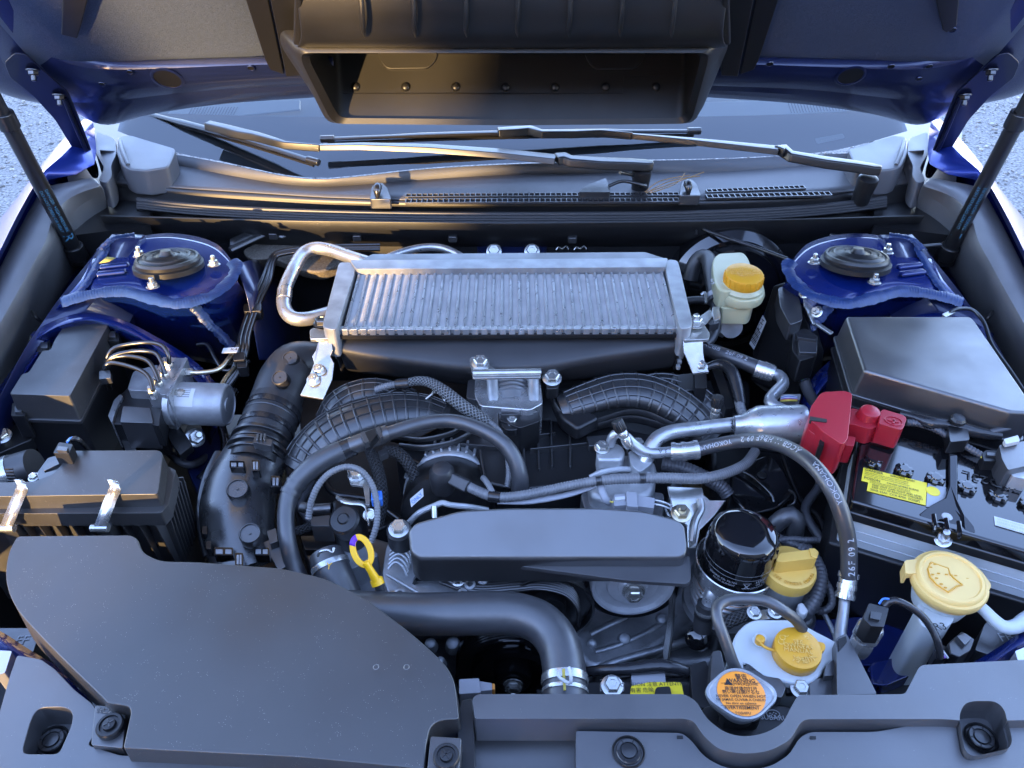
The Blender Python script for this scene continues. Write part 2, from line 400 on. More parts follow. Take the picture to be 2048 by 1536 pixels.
# windscreen glass: clear pane, reflects by angle
g = bpy.data.materials.new('glass'); g.use_nodes = True; nt = g.node_tree; nt.nodes.remove(nt.nodes['Principled BSDF'])
tr = nt.nodes.new('ShaderNodeBsdfTransparent'); tr.inputs[0].default_value = (.86, .92, .90, 1); gl = nt.nodes.new('ShaderNodeBsdfGlossy'); gl.inputs['Roughness'].default_value = .03
fr = nt.nodes.new('ShaderNodeFresnel'); fr.inputs[0].default_value = 2.25; mx = nt.nodes.new('ShaderNodeMixShader')
nt.links.new(fr.outputs[0], mx.inputs[0]); nt.links.new(tr.outputs[0], mx.inputs[1]); nt.links.new(gl.outputs[0], mx.inputs[2]); nt.links.new(mx.outputs[0], nt.nodes['Material Output'].inputs[0])
MAT['glass'] = g
# ------------------------------------------------------------------ ground
m = MB(); m.add([(-60,-60,0),(60,-60,0),(60,60,0),(-60,60,0)], [(0,1,2,3)]); struct(m.out('ground', 'asphalt'))
m = MB(); ico = [(0,0,-1),(.72,-.53,-.45),(-.28,-.85,-.45),(-.89,0,-.45),(-.28,.85,-.45),(.72,.53,-.45),(.28,-.85,.45),(-.72,-.53,.45),(-.72,.53,.45),(.28,.85,.45),(.89,0,.45),(0,0,1)]
icf = [(0,1,2),(1,0,5),(0,2,3),(0,3,4),(0,4,5),(1,5,10),(2,1,6),(3,2,7),(4,3,8),(5,4,9),(1,10,6),(2,6,7),(3,7,8),(4,8,9),(5,9,10),(6,10,11),(7,6,11),(8,7,11),(9,8,11),(10,9,11)]
for sx in (-1, 1):
    for k in range(5200):
        x = sx*random.uniform(1.0, 3.9); y = random.uniform(1.6, 5.6); s = random.choice((.004, .006, .006, .009, .013))*random.uniform(.7, 1.3)
        a = random.uniform(0, 6.28); ca, sa = math.cos(a), math.sin(a); e = random.uniform(.6, 1.2)
        m.add([(x+(p[0]*ca-p[1]*sa*e)*s, y+(p[0]*sa+p[1]*ca*e)*s, s*.25+p[2]*s*.6) for p in ico], icf)
gr = m.out('gravel', 'pebble', ang=10); gr['kind'] = 'stuff'; gr['label'] = 'loose grey gravel on the ground beside the car'; gr['category'] = 'gravel'

# ------------------------------------------------------------------ two unseen dark blocks added behind the photographer to shade the bay: the low sun comes through the gap between them
back = Vector((math.sin(SUN_AZ), math.cos(SUN_AZ), 0))
e = Vector((-.42, .45, 0)) + back*11.0
m = MB(); m.prism([e, e+Vector((16, 3.0, 0)), e+Vector((15, -6, 0)), e+Vector((-1.5, -8, 0))], (0,0,7.5)); tag(m.out('shade_block_right', 'shade_block_dark', bev=.02), 'dark block added out of view to keep the sun off the battery side', 'shade_block_right')
e = Vector((-.95, .45, 0)) + back*11.0
m = MB(); m.prism([e, e+Vector((-16, 6.0, 0)), e+Vector((-18, 0, 0)), e+Vector((-5.5, -8, 0))], (0,0,7.0)); tag(m.out('shade_block_left', 'shade_block_dark', bev=.02), 'dark block added out of view to narrow the gap where the sun comes through', 'shade_block_left')
# ------------------------------------------------------------------ car body shell (painted metal)
def mir(pts): return [(2048-q[0],)+tuple(q[1:]) for q in pts]
def sym(pts): return pts + [(2048-q[0],)+tuple(q[1:]) for q in pts[::-1] if q[0] != 1024]
def rail(pts, n=28): return resample(cat([P(*q) for q in pts], 8), n)
body = thing('car', 'blue painted car body around the open engine bay', 'car', (0, .9, .4))
for side in (0, 1):
    f = mir if side else (lambda q: q)
    # outer fender: top strip and the flank falling away outside
    lowr = rail(f([(150,262,.98),(95,315,.97),(55,365,.95),(30,400,.93),(-25,470,.90),(-70,545,.88),(-150,680,.86),(-260,890,.83),(-420,1240,.80),(-520,1500,.78)]))
    m = MB(); m.loft([rail(f([(188,255,1.06),(188,330,1.035),(120,356,1.03),(82,366,1.025),(40,440,1.015),(0,520,1.005),(-70,650,.985),(-180,860,.96),(-330,1200,.93),(-400,1440,.90)])),
                      rail(f([(186,242,1.075),(150,285,1.06),(110,325,1.05),(80,352,1.04),(34,432,1.03),(-6,512,1.02),(-78,640,1.0),(-190,850,.975),(-342,1190,.945),(-415,1430,.915)])),
                      rail(f([(168,238,1.07),(120,285,1.05),(84,335,1.04),(60,365,1.03),(10,440,1.015),(-30,510,1.0),(-105,640,.98),(-215,850,.955),(-370,1190,.925),(-450,1430,.895)])),
                      lowr, [Vector((p.x*1.02, p.y, .30)) for p in lowr]])
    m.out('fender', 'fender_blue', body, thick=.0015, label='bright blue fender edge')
    # wheel apron inside the bay, strut tower and its rail
    m = MB(); m.loft([rail(f([(225,470,.99),(150,560,.96),(60,680,.93),(0,790,.91),(-90,960,.89)])),
                      rail(f([(285,470,.985),(200,590,.955),(110,690,.90),(30,830,.86),(-60,1000,.84)])),
                      rail(f([(320,480,.93),(260,640,.90),(180,760,.80),(90,900,.74),(0,1080,.70)])),
                      rail(f([(420,520,.72),(330,700,.68),(260,860,.60),(180,1000,.55),(100,1150,.52)]))])
    m.out('inner_fender', 'blue_inner', body, thick=.002)
    top = rail(f([(178,520,.975),(215,487,.978),(270,470,.980),(350,462,.980),(430,480,.978),(468,524,.972),(478,548,.968)]), 24)
    mid = rail(f([(165,560,.972),(235,545,.974),(290,545,.974),(350,562,.973),(410,566,.972),(446,560,.97),(472,552,.968)]), 24)
    bead = rail(f([(118,606,.962),(160,592,.966),(235,580,.967),(290,592,.966),(350,606,.965),(412,594,.965),(474,560,.966)]), 24)
    low = rail(f([(96,640,.925),(150,625,.93),(240,612,.93),(300,626,.925),(370,640,.92),(440,632,.92),(498,590,.92)]), 24)
    bot = rail(f([(110,700,.80),(180,690,.80),(270,690,.80),(340,710,.78),(420,730,.76),(490,730,.74),(548,660,.74)]), 24)
    m = MB(); m.loft([top, mid, bead, low, bot])
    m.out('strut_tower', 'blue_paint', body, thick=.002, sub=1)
    m = MB(); m.loft([rail(f([(470,528,.97),(490,575,.95),(505,640,.9),(520,720,.84)])), rail(f([(500,520,.94),(530,575,.90),(555,640,.85),(575,720,.78)])), rail(f([(540,520,.80),(590,600,.78),(600,690,.74),(600,760,.68)]))])
    if side == 0: m.out('tower_side', 'blue_inner', body, thick=.002)
    # curved rail that runs forward and down from the tower
    m = MB(); m.loft([rail(f([(60,668,.93),(110,640,.942),(175,625,.945),(245,640,.935),(310,672,.915),(380,715,.89),(430,765,.86),(455,830,.82)])),
                      rail(f([(66,682,.925),(118,652,.938),(180,640,.94),(240,656,.93),(300,688,.91),(366,735,.885),(412,785,.855),(438,840,.82)])),
                      rail(f([(90,740,.85),(150,715,.86),(210,700,.86),(260,720,.85),(310,755,.83),(360,800,.81),(395,840,.79),(420,890,.76)]))])
    m.out('apron_rail', 'blue_paint', body, thick=.002)
    m = MB(); m.loft([rail(f([(205,485,.972),(160,545,.952),(105,620,.928),(40,715,.908),(-20,800,.898)])), rail(f([(222,492,.975),(180,562,.955),(124,636,.930),(62,728,.906),(0,820,.890)])), rail(f([(240,505,.960),(205,590,.930),(150,665,.90),(92,755,.87),(30,850,.85)]))])
    m.out('apron_panel', 'blue_paint', body, thick=.002)
    # brushed seam sealer over the weld lines: thick uneven ribbons
    def seal(pts, w, name='seam_sealer'):
        path = resample(cat([P(*q) for q in f(pts)], 8), 260); mm = MB(); rows = [[], [], [], [], []]
        fr_ = frames(path)
        for i, p in enumerate(path):
            t, n, b = fr_[i]; wob = 1 + .10*math.sin(i*.13) + .05*math.sin(i*.41) + random.uniform(-.07, .07)
            for k, (s_, h_) in enumerate(((-1, -.6), (-.55, .5), (0, .85), (.55, .5), (1, -.6))):
                s2 = sc(p)*w; hh = h_*(1.0 + (.30 if i % 3 == 0 else -.12) + random.uniform(-.15, .15))
                side_ = t.cross(Vector((0, -.45, 1))).normalized(); upv = side_.cross(t)
                rows[k].append(p + side_*s_*s2*wob + upv*hh*.0022)
        mm.loft(rows); mm.out(name, 'sealant', body, ang=70)
    seal([(122,604,.967),(160,592,.971),(235,581,.972),(290,592,.971),(350,606,.970),(412,594,.970),(440,578,.97),(462,556,.972),(472,534,.974),(462,522,.976)], 13)
    seal([(150,592,.97),(178,556,.974),(198,520,.979),(215,492,.982)], 9)
    seal([(388,612,.955),(412,640,.935),(440,668,.90),(465,695,.87)], 10)
    seal([(200,500,.985),(225,478,.988),(270,470,.988)], 8)
    # raised swages and hole in the tower
    for (u, v, a) in ((228,532,.05), (222,546,.05)):
        c = P((2048-u) if side else u, v, .976); mm = MB(); mm.bar(c+Vector((-.022, -.004, 0)), c+Vector((.022, .006, 0)), .012, .006); mm.out('swage', 'blue_paint', body, bev=.003)
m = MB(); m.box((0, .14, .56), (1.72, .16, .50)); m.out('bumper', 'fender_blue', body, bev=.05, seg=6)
# firewall and the dark floor under everything
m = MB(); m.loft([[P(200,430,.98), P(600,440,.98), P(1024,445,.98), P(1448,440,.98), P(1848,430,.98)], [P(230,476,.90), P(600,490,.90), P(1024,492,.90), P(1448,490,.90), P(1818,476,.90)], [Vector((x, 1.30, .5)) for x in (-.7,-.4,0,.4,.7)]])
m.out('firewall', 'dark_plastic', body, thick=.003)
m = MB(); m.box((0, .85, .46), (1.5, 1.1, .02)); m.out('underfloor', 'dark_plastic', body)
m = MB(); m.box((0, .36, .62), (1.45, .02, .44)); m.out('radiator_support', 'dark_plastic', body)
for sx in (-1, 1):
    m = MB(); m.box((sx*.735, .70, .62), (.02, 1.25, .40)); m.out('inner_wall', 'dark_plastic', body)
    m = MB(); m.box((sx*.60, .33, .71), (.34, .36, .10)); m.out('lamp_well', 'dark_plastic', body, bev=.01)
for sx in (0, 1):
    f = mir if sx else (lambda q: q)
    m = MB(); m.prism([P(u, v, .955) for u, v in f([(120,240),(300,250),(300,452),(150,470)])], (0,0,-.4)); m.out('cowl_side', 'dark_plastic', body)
# blue front corner members beside the headlamps
for side in (0, 1):
    f = mir if side else (lambda q: q)
    m = MB(); m.loft([rail(f([(-60,1240,.87),(0,1262,.87),(60,1300,.865),(120,1335,.86),(200,1382,.855)])), rail(f([(-60,1262,.872),(0,1285,.872),(56,1322,.868),(110,1360,.862),(180,1420,.856)])), rail(f([(-60,1330,.84),(0,1350,.84),(56,1380,.835),(110,1420,.83),(170,1470,.82)]))])
    m.out('front_corner_member', 'blue_paint', body, thick=.002)
m = MB(); m.prism(PP(rnd([(1610,1240),(1850,1222),(1880,1300),(1760,1330),(1620,1340)], 12), .74), (0,0,-.1)); m.out('side_member', 'blue_paint', body, bev=.006)
m = MB(); m.prism(PP(rnd([(1740,1325),(1832,1306),(1845,1340),(1770,1372),(1742,1368)], 8), .78), (0,0,-.08)); m.out('lamp_bracket', 'blue_paint', body, bev=.006)
m = MB(); m.prism(PP(rnd([(-20,880),(95,868),(110,900),(100,930),(-20,960)], 10), .80), (0,0,-.08)); m.out('side_member', 'blue_paint', body, bev=.006)
m = MB(); m.prism(PP(rnd([(380,870),(430,840),(470,880),(440,960),(395,985),(370,930)], 10), .74), (0,0,-.1)); m.out('frame_rail', 'blue_inner', body, bev=.006)

# ------------------------------------------------------------------ strut mounts
def strut_mount(c, nuts, label):
    ax = Vector((0, .17, 1)).normalized()
    t = thing('strut_mount', label, 'strut mount', c, 'strut mounts on the towers')
    k = sc(c)*61
    m = MB(); m.lathe([(k*1.0, -.012), (k*1.02, .001), (k*.97, .005), (k*.90, .0055), (k*.88, .003), (k*.78, .005), (k*.74, .008), (k*.66, .009), (k*.63, .0065), (k*.56, .008), (k*.42, .0105), (k*.40, .008), (k*.26, .009), (k*.2, .012), (k*.16, .016), (k*.05, .0165)], c, ax, 48)
    m.out('dust_cap', 'dark_plastic', t)
    m = MB(); m.lathe([(k*1.10, -.014), (k*1.10, -.006), (k*1.0, -.004)], c, ax, 48); m.out('seal_ring', 'frit', t)
    for (u, v) in nuts: bolt(P(u, v+6, c.z-.010), ax, .0070, t, 'zinc', 'stud_nut', stud=2.1)
    return t
strut_mount(P(335,520,.993), [(306,568), (428,524), (279,506)], 'round black rubber strut cap on the tower behind the silver brake pump')
strut_mount(P(1713,515,.993), [(1748,560), (1628,520), (1774,500)], 'round black rubber strut cap on the tower behind the large fuse box')
lf = MB(); lf.add([P(198,527,.985), P(214,514,.988), P(232,516,.987), P(218,524,.984)], [(0,1,2,3)]); tag(lf.out('leaf', 'leaf', thick=.0006), 'small yellow dry leaf lying on the blue strut tower', 'leaf')

# ------------------------------------------------------------------ black plastic fender covers
for side in (0, 1):
    f = mir if side else (lambda q: q)
    t = thing('fender_cover', 'moulded black plastic cover along the fender beside the %s' % ('battery' if side else 'brake pump and air box'), 'plastic cover', P(*f([(40,600,.95)])[0]), 'plastic covers along the fenders')
    m = MB(); m.loft([rail(f([(190,352,1.02),(120,366,1.015),(84,376,1.01),(40,450,1.0),(0,530,.99),(-70,660,.97),(-180,870,.95)])),
                      rail(f([(196,362,1.022),(128,380,1.019),(92,395,1.012),(50,462,1.003),(12,540,.993),(-55,668,.972),(-160,880,.95)])),
                      rail(f([(205,372,1.016),(150,392,1.013),(112,430,1.006),(100,480,.998),(72,530,.99),(44,580,.983),(-100,830,.955)])),
                      rail(f([(210,378,1.002),(158,398,.997),(120,440,.988),(108,488,.98),(80,536,.972),(52,590,.965),(-94,840,.935)])),
                      rail(f([(222,430,.93),(196,470,.92),(170,505,.91),(150,530,.90),(104,605,.89),(0,776,.875),(-60,880,.865)])),
                      rail(f([(224,445,.91),(198,485,.90),(172,518,.89),(153,541,.88),(108,615,.87),(3,786,.855),(-56,890,.845)]))])
    m.out('cover_panel', 'cover_plastic', t, thick=.0025, sub=1)
    br = rail(f([(223,440,.915),(197,480,.905),(171,513,.895),(152,537,.885),(107,611,.875),(2,782,.86),(-57,886,.85),(-120,1010,.84)]))
    m = MB(); m.loft([br, [Vector((p.x*.99, p.y, .45)) for p in br]]); m.out('splash_wall', 'blue_inner', t)
    c = P(*f([(13,553,.982)])[0]); m = MB(); m.lathe([(.010, 0), (.0098, .003), (.0075, .0055), (.003, .006)], c, (0,-.1,1), 24); m.out('clip', 'dark_plastic', t)
    # little hook on the inner wall
    m = MB(); m.tube(px(f([(64,622,.935),(72,634,.93),(82,643,.92)])), .0028, 8); m.out('hook', 'dark_plastic', t)
# ------------------------------------------------------------------ hood, held open
HA = R(54); HO = Vector((0, 1.39, 1.170)); HN = Vector((0, -math.sin(HA), -math.cos(HA)))
def PH(u, v, off=0.0): return PN(u, v, HO + HN*off, HN)
def hrail(pts, off, n=60):
    q = sym(pts); offs = off if isinstance(off, (list, tuple)) else [off]*len(q)
    if isinstance(off, (list, tuple)): offs = off + off[::-1][1:] if pts[-1][0] == 1024 else off + off[::-1]
    return resample(cat([PH(a[0], a[1], o) for a, o in zip(q, offs)], 8), n)
hood = thing('car_hood', 'open blue car hood seen from below', 'car hood', HO)
A0 = [(-40,-240),(20,-60),(70,40),(95,80),(140,103),(222,117),(330,117),(530,112),(668,109)]
B0 = [(-70,-240),(-5,-60),(50,50),(80,92),(130,116),(222,130),(330,129),(530,123),(668,119)]
C0 = [(-140,-240),(-80,-60),(-10,60),(40,140),(130,192),(222,190),(330,182),(450,172),(668,164)]
C1 = [(-150,-240),(-88,-60),(-18,70),(30,152),(128,203),(222,199),(330,188),(450,177),(668,169)]
C2 = [(-165,-240),(-110,-60),(-40,100),(14,172),(136,214),(216,222),(320,203),(450,188),(668,177)]
D0 = [(-190,-240),(-135,-60),(-70,120),(0,187),(140,220),(205,252),(300,229),(450,208),(668,193)]
for s_ in (0, 1):
    hr_ = lambda q, o: resample(cat([PH(2048-a[0] if s_ else a[0], a[1], o) for a in q], 8), 44)
    m = MB(); m.loft([hr_(A0, -.022), hr_(B0, 0.), hr_(C0, .002), hr_(C1, -.008), hr_(C2, -.004), hr_(D0, -.012), hr_(D0, -.020)])
    m.out('inner_panel', 'blue_inner', hood, thick=.0012, sub=1, off=1)
# outer skin: curved sheet behind the frame, reaching the front edge out of the picture
rows = []
for j in range(17):
    t_ = j/16; row = []
    for i in range(33):
        s = -1 + 2*i/32; wid = .80 - .10*max(0, t_-.2)
        x = s*wid; tt = -.02 + t_*1.02 + .055*(s*s)*(1-t_); cr = .05*(s**4) + .02*(t_**2) - .16*max(0, 1-(abs(x)/.42)**4)*max(0, 1-((tt-.16)/.22)**2)
        row.append(HO + HN*(-.030 + cr*.6) + Vector((0, -math.cos(HA), math.sin(HA)))*tt + Vector((x, 0, 0)))
    rows.append(row)
m = MB(); m.loft(rows); m.out('outer_skin', 'pan_blue', hood, thick=.0012, off=-1)
for (u, v, r) in ((335,158,26), (1701,152,24), (260,144,5), (204,168,5), (502,136,6), (1540,128,6), (1782,133,6), (1858,133,6), (1838,158,5), (1905,60,6)):
    c = PH(u, v, .001); k = r*sc(c); m = MB(); m.lathe([(k*1.25, 0), (k*1.12, .0012), (k, .0008), (k*.98, -.002)], c, HN, 28, cap=False); m.out('hole_rim', 'blue_inner', hood)
    m = MB(); m.lathe([(k*1.0, 0), (k*.2, .0003)], c, HN, 28); m.out('hole', 'frit', hood)  # black disc laid on the panel, its colour standing in for shade in an opening
for q in ([(126,-40),(186,-40),(160,60),(154,78),(122,70)], [(1922,-40),(1862,-40),(1885,60),(1893,67),(1914,52)]):
    m = MB(); m.prism([PH(u, v, .004) for u, v in q], HN*-.012); m.out('damper_strip', 'dark_plastic', hood, bev=.002)
# embossed pads in the pan
for q in ([(232,-60),(520,-60),(535,106),(330,110),(226,110)],):
    pass
# ------------------------------------------------------------------ scoop duct hanging under the hood
duct = thing('scoop_duct', 'large black plastic air duct with open mouth hanging under the hood', 'air duct', PH(1024, 120, .05))
def PD(u, v, o=.085): return PH(u, v, o)
outer = rnd([(588,92),(1430,92),(1430,112),(1394,238),(1378,247),(1024,250),(666,247),(650,238),(588,112)], 16, 5)
inner = rnd([(618,106),(1402,106),(1400,124),(1374,225),(1362,236),(1024,239),(684,236),(672,225),(620,124)], 16, 5)
def ring(q, o): return [PD(u, v, o) for u, v in q]
m = MB()
outer_b = rnd([(560,60),(1456,60),(1458,90),(1404,220),(1388,232),(1024,236),(660,232),(646,220),(560,90)], 16, 5)
m.loft([ring(outer_b, .045), ring(outer, .083), [p*.5+q*.5 + HN*.006 for p, q in zip(ring(outer, .085), ring(inner, .085))], ring(inner, .083), ring(inner, .070)], closeu=True)
m.out('mouth_rim', 'scoop', duct, ang=50)
deep = rnd([(652,96),(1376,96),(1376,99),(1372,106),(1366,108),(1024,109),(680,108),(674,106),(650,99)], 3, 5)
ip = ring(inner, .071); dp = ring(deep, -.030)
m = MB(); m.loft([ip, [a.lerp(b, .35) for a, b in zip(ip, dp)], [a.lerp(b, .7) for a, b in zip(ip, dp)], dp], closeu=True); m.add(dp, [list(range(len(dp)))])
m.out('inner_wall', 'scoop', duct, ang=40)
# points on the rear inner wall (between lower mouth edge and the deep edge)
la, lb = PD(684,236,.071), PD(1362,236,.071); lc, ld = PD(680,108,-.030), PD(1366,108,-.030)
wn_ = (lb-la).cross(lc-la).normalized()
if wn_.dot(CAM-la) < 0: wn_ = -wn_
def PW(u, v, o=.0): return PN(u, v, la + wn_*o, wn_)
for u in (711, 811, 911, 1011, 1110, 1211, 1312):
    c = PW(u, 174, .0005); k = 9*sc(c); m = MB(); m.lathe([(k, 0), (k*.9, k*.35), (k*.6, k*.6), (k*.3, k*.7)], c, wn_, 20); m.out('rivet', 'dark_plastic', duct)
m = MB(); m.tube([PW(u, v, .0003) for u, v in ((655,156),(682,156),(686,187),(1245,186),(1248,153),(1372,150))], .0009, 6); m.out('flap_seam', 'frit', duct)
for u0, mt in ((815, 'scoop'), (1230, 'scoop')):
    m = MB(); m.prism([PW(u, v, .004) for u, v in rnd([(u0-62,104),(u0+62,104),(u0+55,124),(u0+40,137),(u0-40,138),(u0-52,126)], 8)], wn_*-.02); m.out('flap_tab', mt, duct, bev=.0015)
# ribbed front wall above the mouth
W0 = [(588,94,.083),(600,84,.094),(602,62,.098),(596,20,.090),(588,-40,.070),(570,-140,.03)]
rowsw = []
for (u, v, o) in W0:
    rowsw.append([PH(u + (2048-2*u)*i/40, v, o - .004*abs(i-20)/20) for i in range(41)])
m = MB(); m.loft(rowsw); m.out('front_wall', 'scoop', duct, thick=.003, sub=1)
for k in range(7):
    u = 729 + k*102.3; d = (1024-u)*.035
    pts = [PH(u, 74, .101), PH(u-1-d*.2, 55, .107), PH(u-d*.5, 20, .101), PH(u-d, -60, .07)]
    m = MB(); pth = resample(cat(pts, 6), 16); m.tube(pth, [.0035*min(1, .25+i*.3) for i in range(16)], 8); m.out('rib', 'scoop', duct)
for s in (0, 1):   # side rails that carry the duct
    for (q, o) in (([(478,-40),(528,-40),(568,150),(540,140),(530,120)], .012), ([(532,-40),(592,-40),(606,152),(572,154)], .020)):
        q = [(2048-u, v) for u, v in q] if s else q
        m = MB(); m.prism([PH(u, v, o) for u, v in q], HN*-.02); m.out('side_rail', 'dark_plastic', duct, bev=.002)
    m = MB(); w0 = [(590,-60),(604,-60),(606,92),(586,92)]; w0 = [(2048-u, v) for u, v in w0] if s else w0
    m.prism([PH(u, v, .085) for u, v in w0], HN*-.07); m.out('side_wall', 'scoop', duct, bev=.004)

# ------------------------------------------------------------------ hinges and gas struts
for s in (0, 1):
    f = mir if s else (lambda q: q)
    g_ = [P(*f([(188,348,.985)])[0]), PH(*f([(40,125)])[0], .012), PH(*f([(128,195)])[0], .02)]
    hn = (g_[1]-g_[0]).cross(g_[2]-g_[0]).normalized()
    if hn.dot(CAM-g_[0]) < 0: hn = -hn
    t = thing('hood_hanger', 'blue painted steel hood hinge arm above the %s wiper pivot' % 'uncovered' if 0 else ('blue steel hood hinge arm beside the wiper pivot cover near the battery' if s else 'blue steel hood hinge arm on the side of the air box'), 'hinge', g_[0], 'hood hinge arms')
    q = rnd(f([(8,126),(30,106),(52,110),(96,150),(136,186),(148,214),(166,258),(196,338),(198,356),(186,358),(150,306),(110,240),(66,192),(20,156)]), 8)
    m = MB(); m.prism([PN(u, v, g_[0], hn) for u, v in q], -hn*.004); m.out('arm', 'hinge_blue', t, bev=.0012)
    m = MB(); e = f([(128,196),(150,250),(176,310),(190,350)]); m.tube(cat([PN(u, v, g_[0]+hn*.003, hn) for u, v in e], 6), .004, 8); m.out('arm_flange', 'hinge_blue', t)
    for (u, v) in f([(66,140), (118,190)]):
        bolt(PN(u, v, g_[0]+hn*.0005, hn), (HN + Vector((0, 0, -.9))).normalized(), .0075, t, 'steel_dark', 'bolt', stud=2.2)
    t = thing('gas_strut', 'black gas strut holding up the hood on the %s side' % ('battery' if s else 'air box'), 'gas strut', P(*f([(152,505,.93)])[0]), 'gas struts')
    b_, tp = P(*f([(150,500,.94)])[0]), P(*f([(-40,140,1.27)])[0]); d = (tp-b_)
    m = MB(); m.tube([b_, b_+d*.02, b_+d*.74], [.0125, .0125, .0125], 20); m.out('cylinder', 'satin_black', t)
    m = MB(); m.tube([b_+d*.72, b_+d*.80], .0155, 20); m.out('collar', 'satin_black', t, bev=.002)
    m = MB(); m.tube([b_+d*.74, b_+d*1.35], .0105, 16); m.out('rod', 'satin_black', t)
    m = MB(); m.tube([b_+d*-.055, b_+d*.03], .017, 16); m.box(b_+d*-.05, (.03,.02,.03)); m.out('end_socket', 'dark_plastic', t, bev=.003)
    dn = d.normalized(); pth = [b_+d*k for k in (0, .5, 1)]; L = d.length; av = (CAM-b_)
    path = resample([b_, b_+d*.74], 40); rs = [.0125]*40
    if s == 0:
        text_hose('R', .026, path, rs, L*.13, av, 'cyan_print', t, flip=-1)
        text_hose('DANGER  HIGH PRESSURE', .0075, path, rs, L*.40, av + Vector((.6,0,0)), 'cyan_print', t, flip=-1)
        text_hose('DO NOT OPEN OR HEAT', .0075, path, rs, L*.40, av + Vector((-.5,0,0)), 'cyan_print', t, flip=-1)
    else:
        text_hose('L', .026, path, rs, L*.10, av, 'cyan_print', t, flip=1)
        text_hose('DANGER  HIGH PRESSURE', .0075, path, rs, L*.16, av + Vector((.6,0,0)), 'cyan_print', t, flip=1)
        text_hose('DO NOT OPEN OR HEAT', .0075, path, rs, L*.16, av + Vector((-.5,0,0)), 'cyan_print', t, flip=1)

# ------------------------------------------------------------------ windscreen, dashboard
wsl = R(26); WO = P(1024, 318, 1.005); WD = Vector((0, math.cos(wsl), math.sin(wsl))); WNn = Vector((0, -math.sin(wsl), math.cos(wsl)))
def PG(u, v, o=0.): return PN(u, v, WO + WNn*o, WNn)
wd = thing('windscreen', 'car windscreen reflecting the sky behind the wipers', 'windscreen', WO)
low = [(235,262),(340,302),(450,324),(560,348),(640,356),(720,350),(850,336),(1024,326),(1250,320),(1450,316),(1660,302),(1815,262)]
lo3 = resample(cat([PG(u, v) for u, v in low], 6), 40); hi3 = [p + WD*.75 for p in lo3]
m = MB(); m.loft([lo3, hi3]); m.out('glass', 'glass', wd)
fr0 = [PG(u, v, -.006) for u, v in low]; fr0 = resample(cat(fr0, 6), 40)
fr1 = resample(cat([PG(u, v, -.006) for u, v in [(245,228),(340,227),(450,230),(560,233),(640,234),(720,235),(850,236),(1024,236),(1250,234),(1450,232),(1660,226),(1800,220)]], 6), 40)
m = MB(); m.loft([fr0, fr1]); m.out('black_border', 'border', wd)
db = thing('dashboard', 'grey dashboard top with speaker grilles behind the windscreen', 'dashboard', PG(1024, 200, -.05))
d0 = resample(cat([PG(u, v, -.02) for u, v in [(245,232),(450,236),(1024,240),(1600,234),(1800,226)]], 6), 30); d1 = [p + Vector((0, .28, .0)) for p in d0]; d2 = [p + Vector((0, .5, -.03)) for p in d0]
m = MB(); m.loft([d0, d1, d2]); m.out('dash_top', 'dash', db, thick=.004)
m = MB(); m.prism([PG(u, v, -.018) for u, v in [(345,216),(530,200),(600,199),(600,218),(470,232),(330,231)]], WNn*-.006); m.out('dash_panel', 'dash_light', db, bev=.002)
m = MB(); m.prism([PG(u, v, -.018) for u, v in [(1395,204),(1560,199),(1760,205),(1690,222),(1500,234),(1385,236)]], WNn*-.006); m.out('dash_panel', 'dash_light', db, bev=.002)
for k in range(16):
    m = MB(); u = 385+k*6; m.tube([PG(u, 214, -.016), PG(u-8, 229, -.016)], .0008, 5); m.out('grille_line', 'dash', db)
for k in range(26):
    m = MB(); u = 1575+k*6; m.tube([PG(u, 201+abs(k-13)*.1, -.016), PG(u+8, 226-k*.35, -.016)], .0008, 5); m.out('grille_line', 'dash', db)
st = MB(); st.prism([PG(u, v, -.004) for u, v in rnd([(1629,277),(1686,267),(1690,276),(1634,288)], 4)], WNn*-.0004)
vt = thing('number_sticker', 'small white number sticker low on the windscreen corner', 'sticker', PG(1660,278)); st.out('strip', 'label_grey', vt)
text_plane('A3100AXXP0022', .0058, PG(1661,278,-.0035), PG(1688,272)-PG(1632,283), WD, 'label_white', vt)

# ------------------------------------------------------------------ cowl panel
cw = thing('windscreen_cowl', 'black plastic cowl panel with slotted air grille below the windscreen', 'cowl panel', P(1024, 390, .99))
def crail(q, n=70): return resample(cat([P(*p) for p in q], 8), n)
C_r0 = crail([(200,300,1.03),(340,308,1.012),(450,327,1.008),(560,350,1.004),(640,358,1.003),(720,352,1.003),(850,338,1.004),(1024,328,1.006),(1250,322,1.006),(1450,318,1.007),(1660,308,1.012),(1848,300,1.03)])
C_r1 = crail([(205,325,1.0),(340,330,.992),(450,350,.985),(560,368,.983),(640,374,.982),(720,370,.982),(850,360,.982),(1024,350,.982),(1250,346,.982),(1450,344,.985),(1660,330,.992),(1843,325,1.0)])
C_r2 = crail([(222,360,.985),(340,370,.985),(450,376,.985),(560,382,.985),(640,386,.985),(720,388,.985),(850,390,.985),(1024,391,.985),(1250,391,.985),(1450,386,.985),(1660,374,.985),(1826,358,.985)])
C_r3 = crail([(220,366,.983),(340,376,.983),(450,383,.983),(560,390,.983),(640,395,.983),(720,398,.983),(850,402,.983),(1024,404,.983),(1250,404,.983),(1450,400,.983),(1660,388,.983),(1828,366,.983)])
C_r4 = crail([(216,372,.975),(340,384,.975),(450,392,.974),(560,399,.974),(640,404,.974),(720,407,.974),(850,411,.974),(1024,413,.974),(1250,413,.974),(1450,409,.974),(1660,398,.974),(1832,374,.975)])
C_r5 = crail([(218,410,.945),(340,424,.94),(450,432,.94),(560,438,.94),(640,441,.94),(720,443,.94),(850,445,.94),(1024,446,.94),(1250,446,.94),(1450,443,.94),(1660,434,.94),(1832,412,.945)])
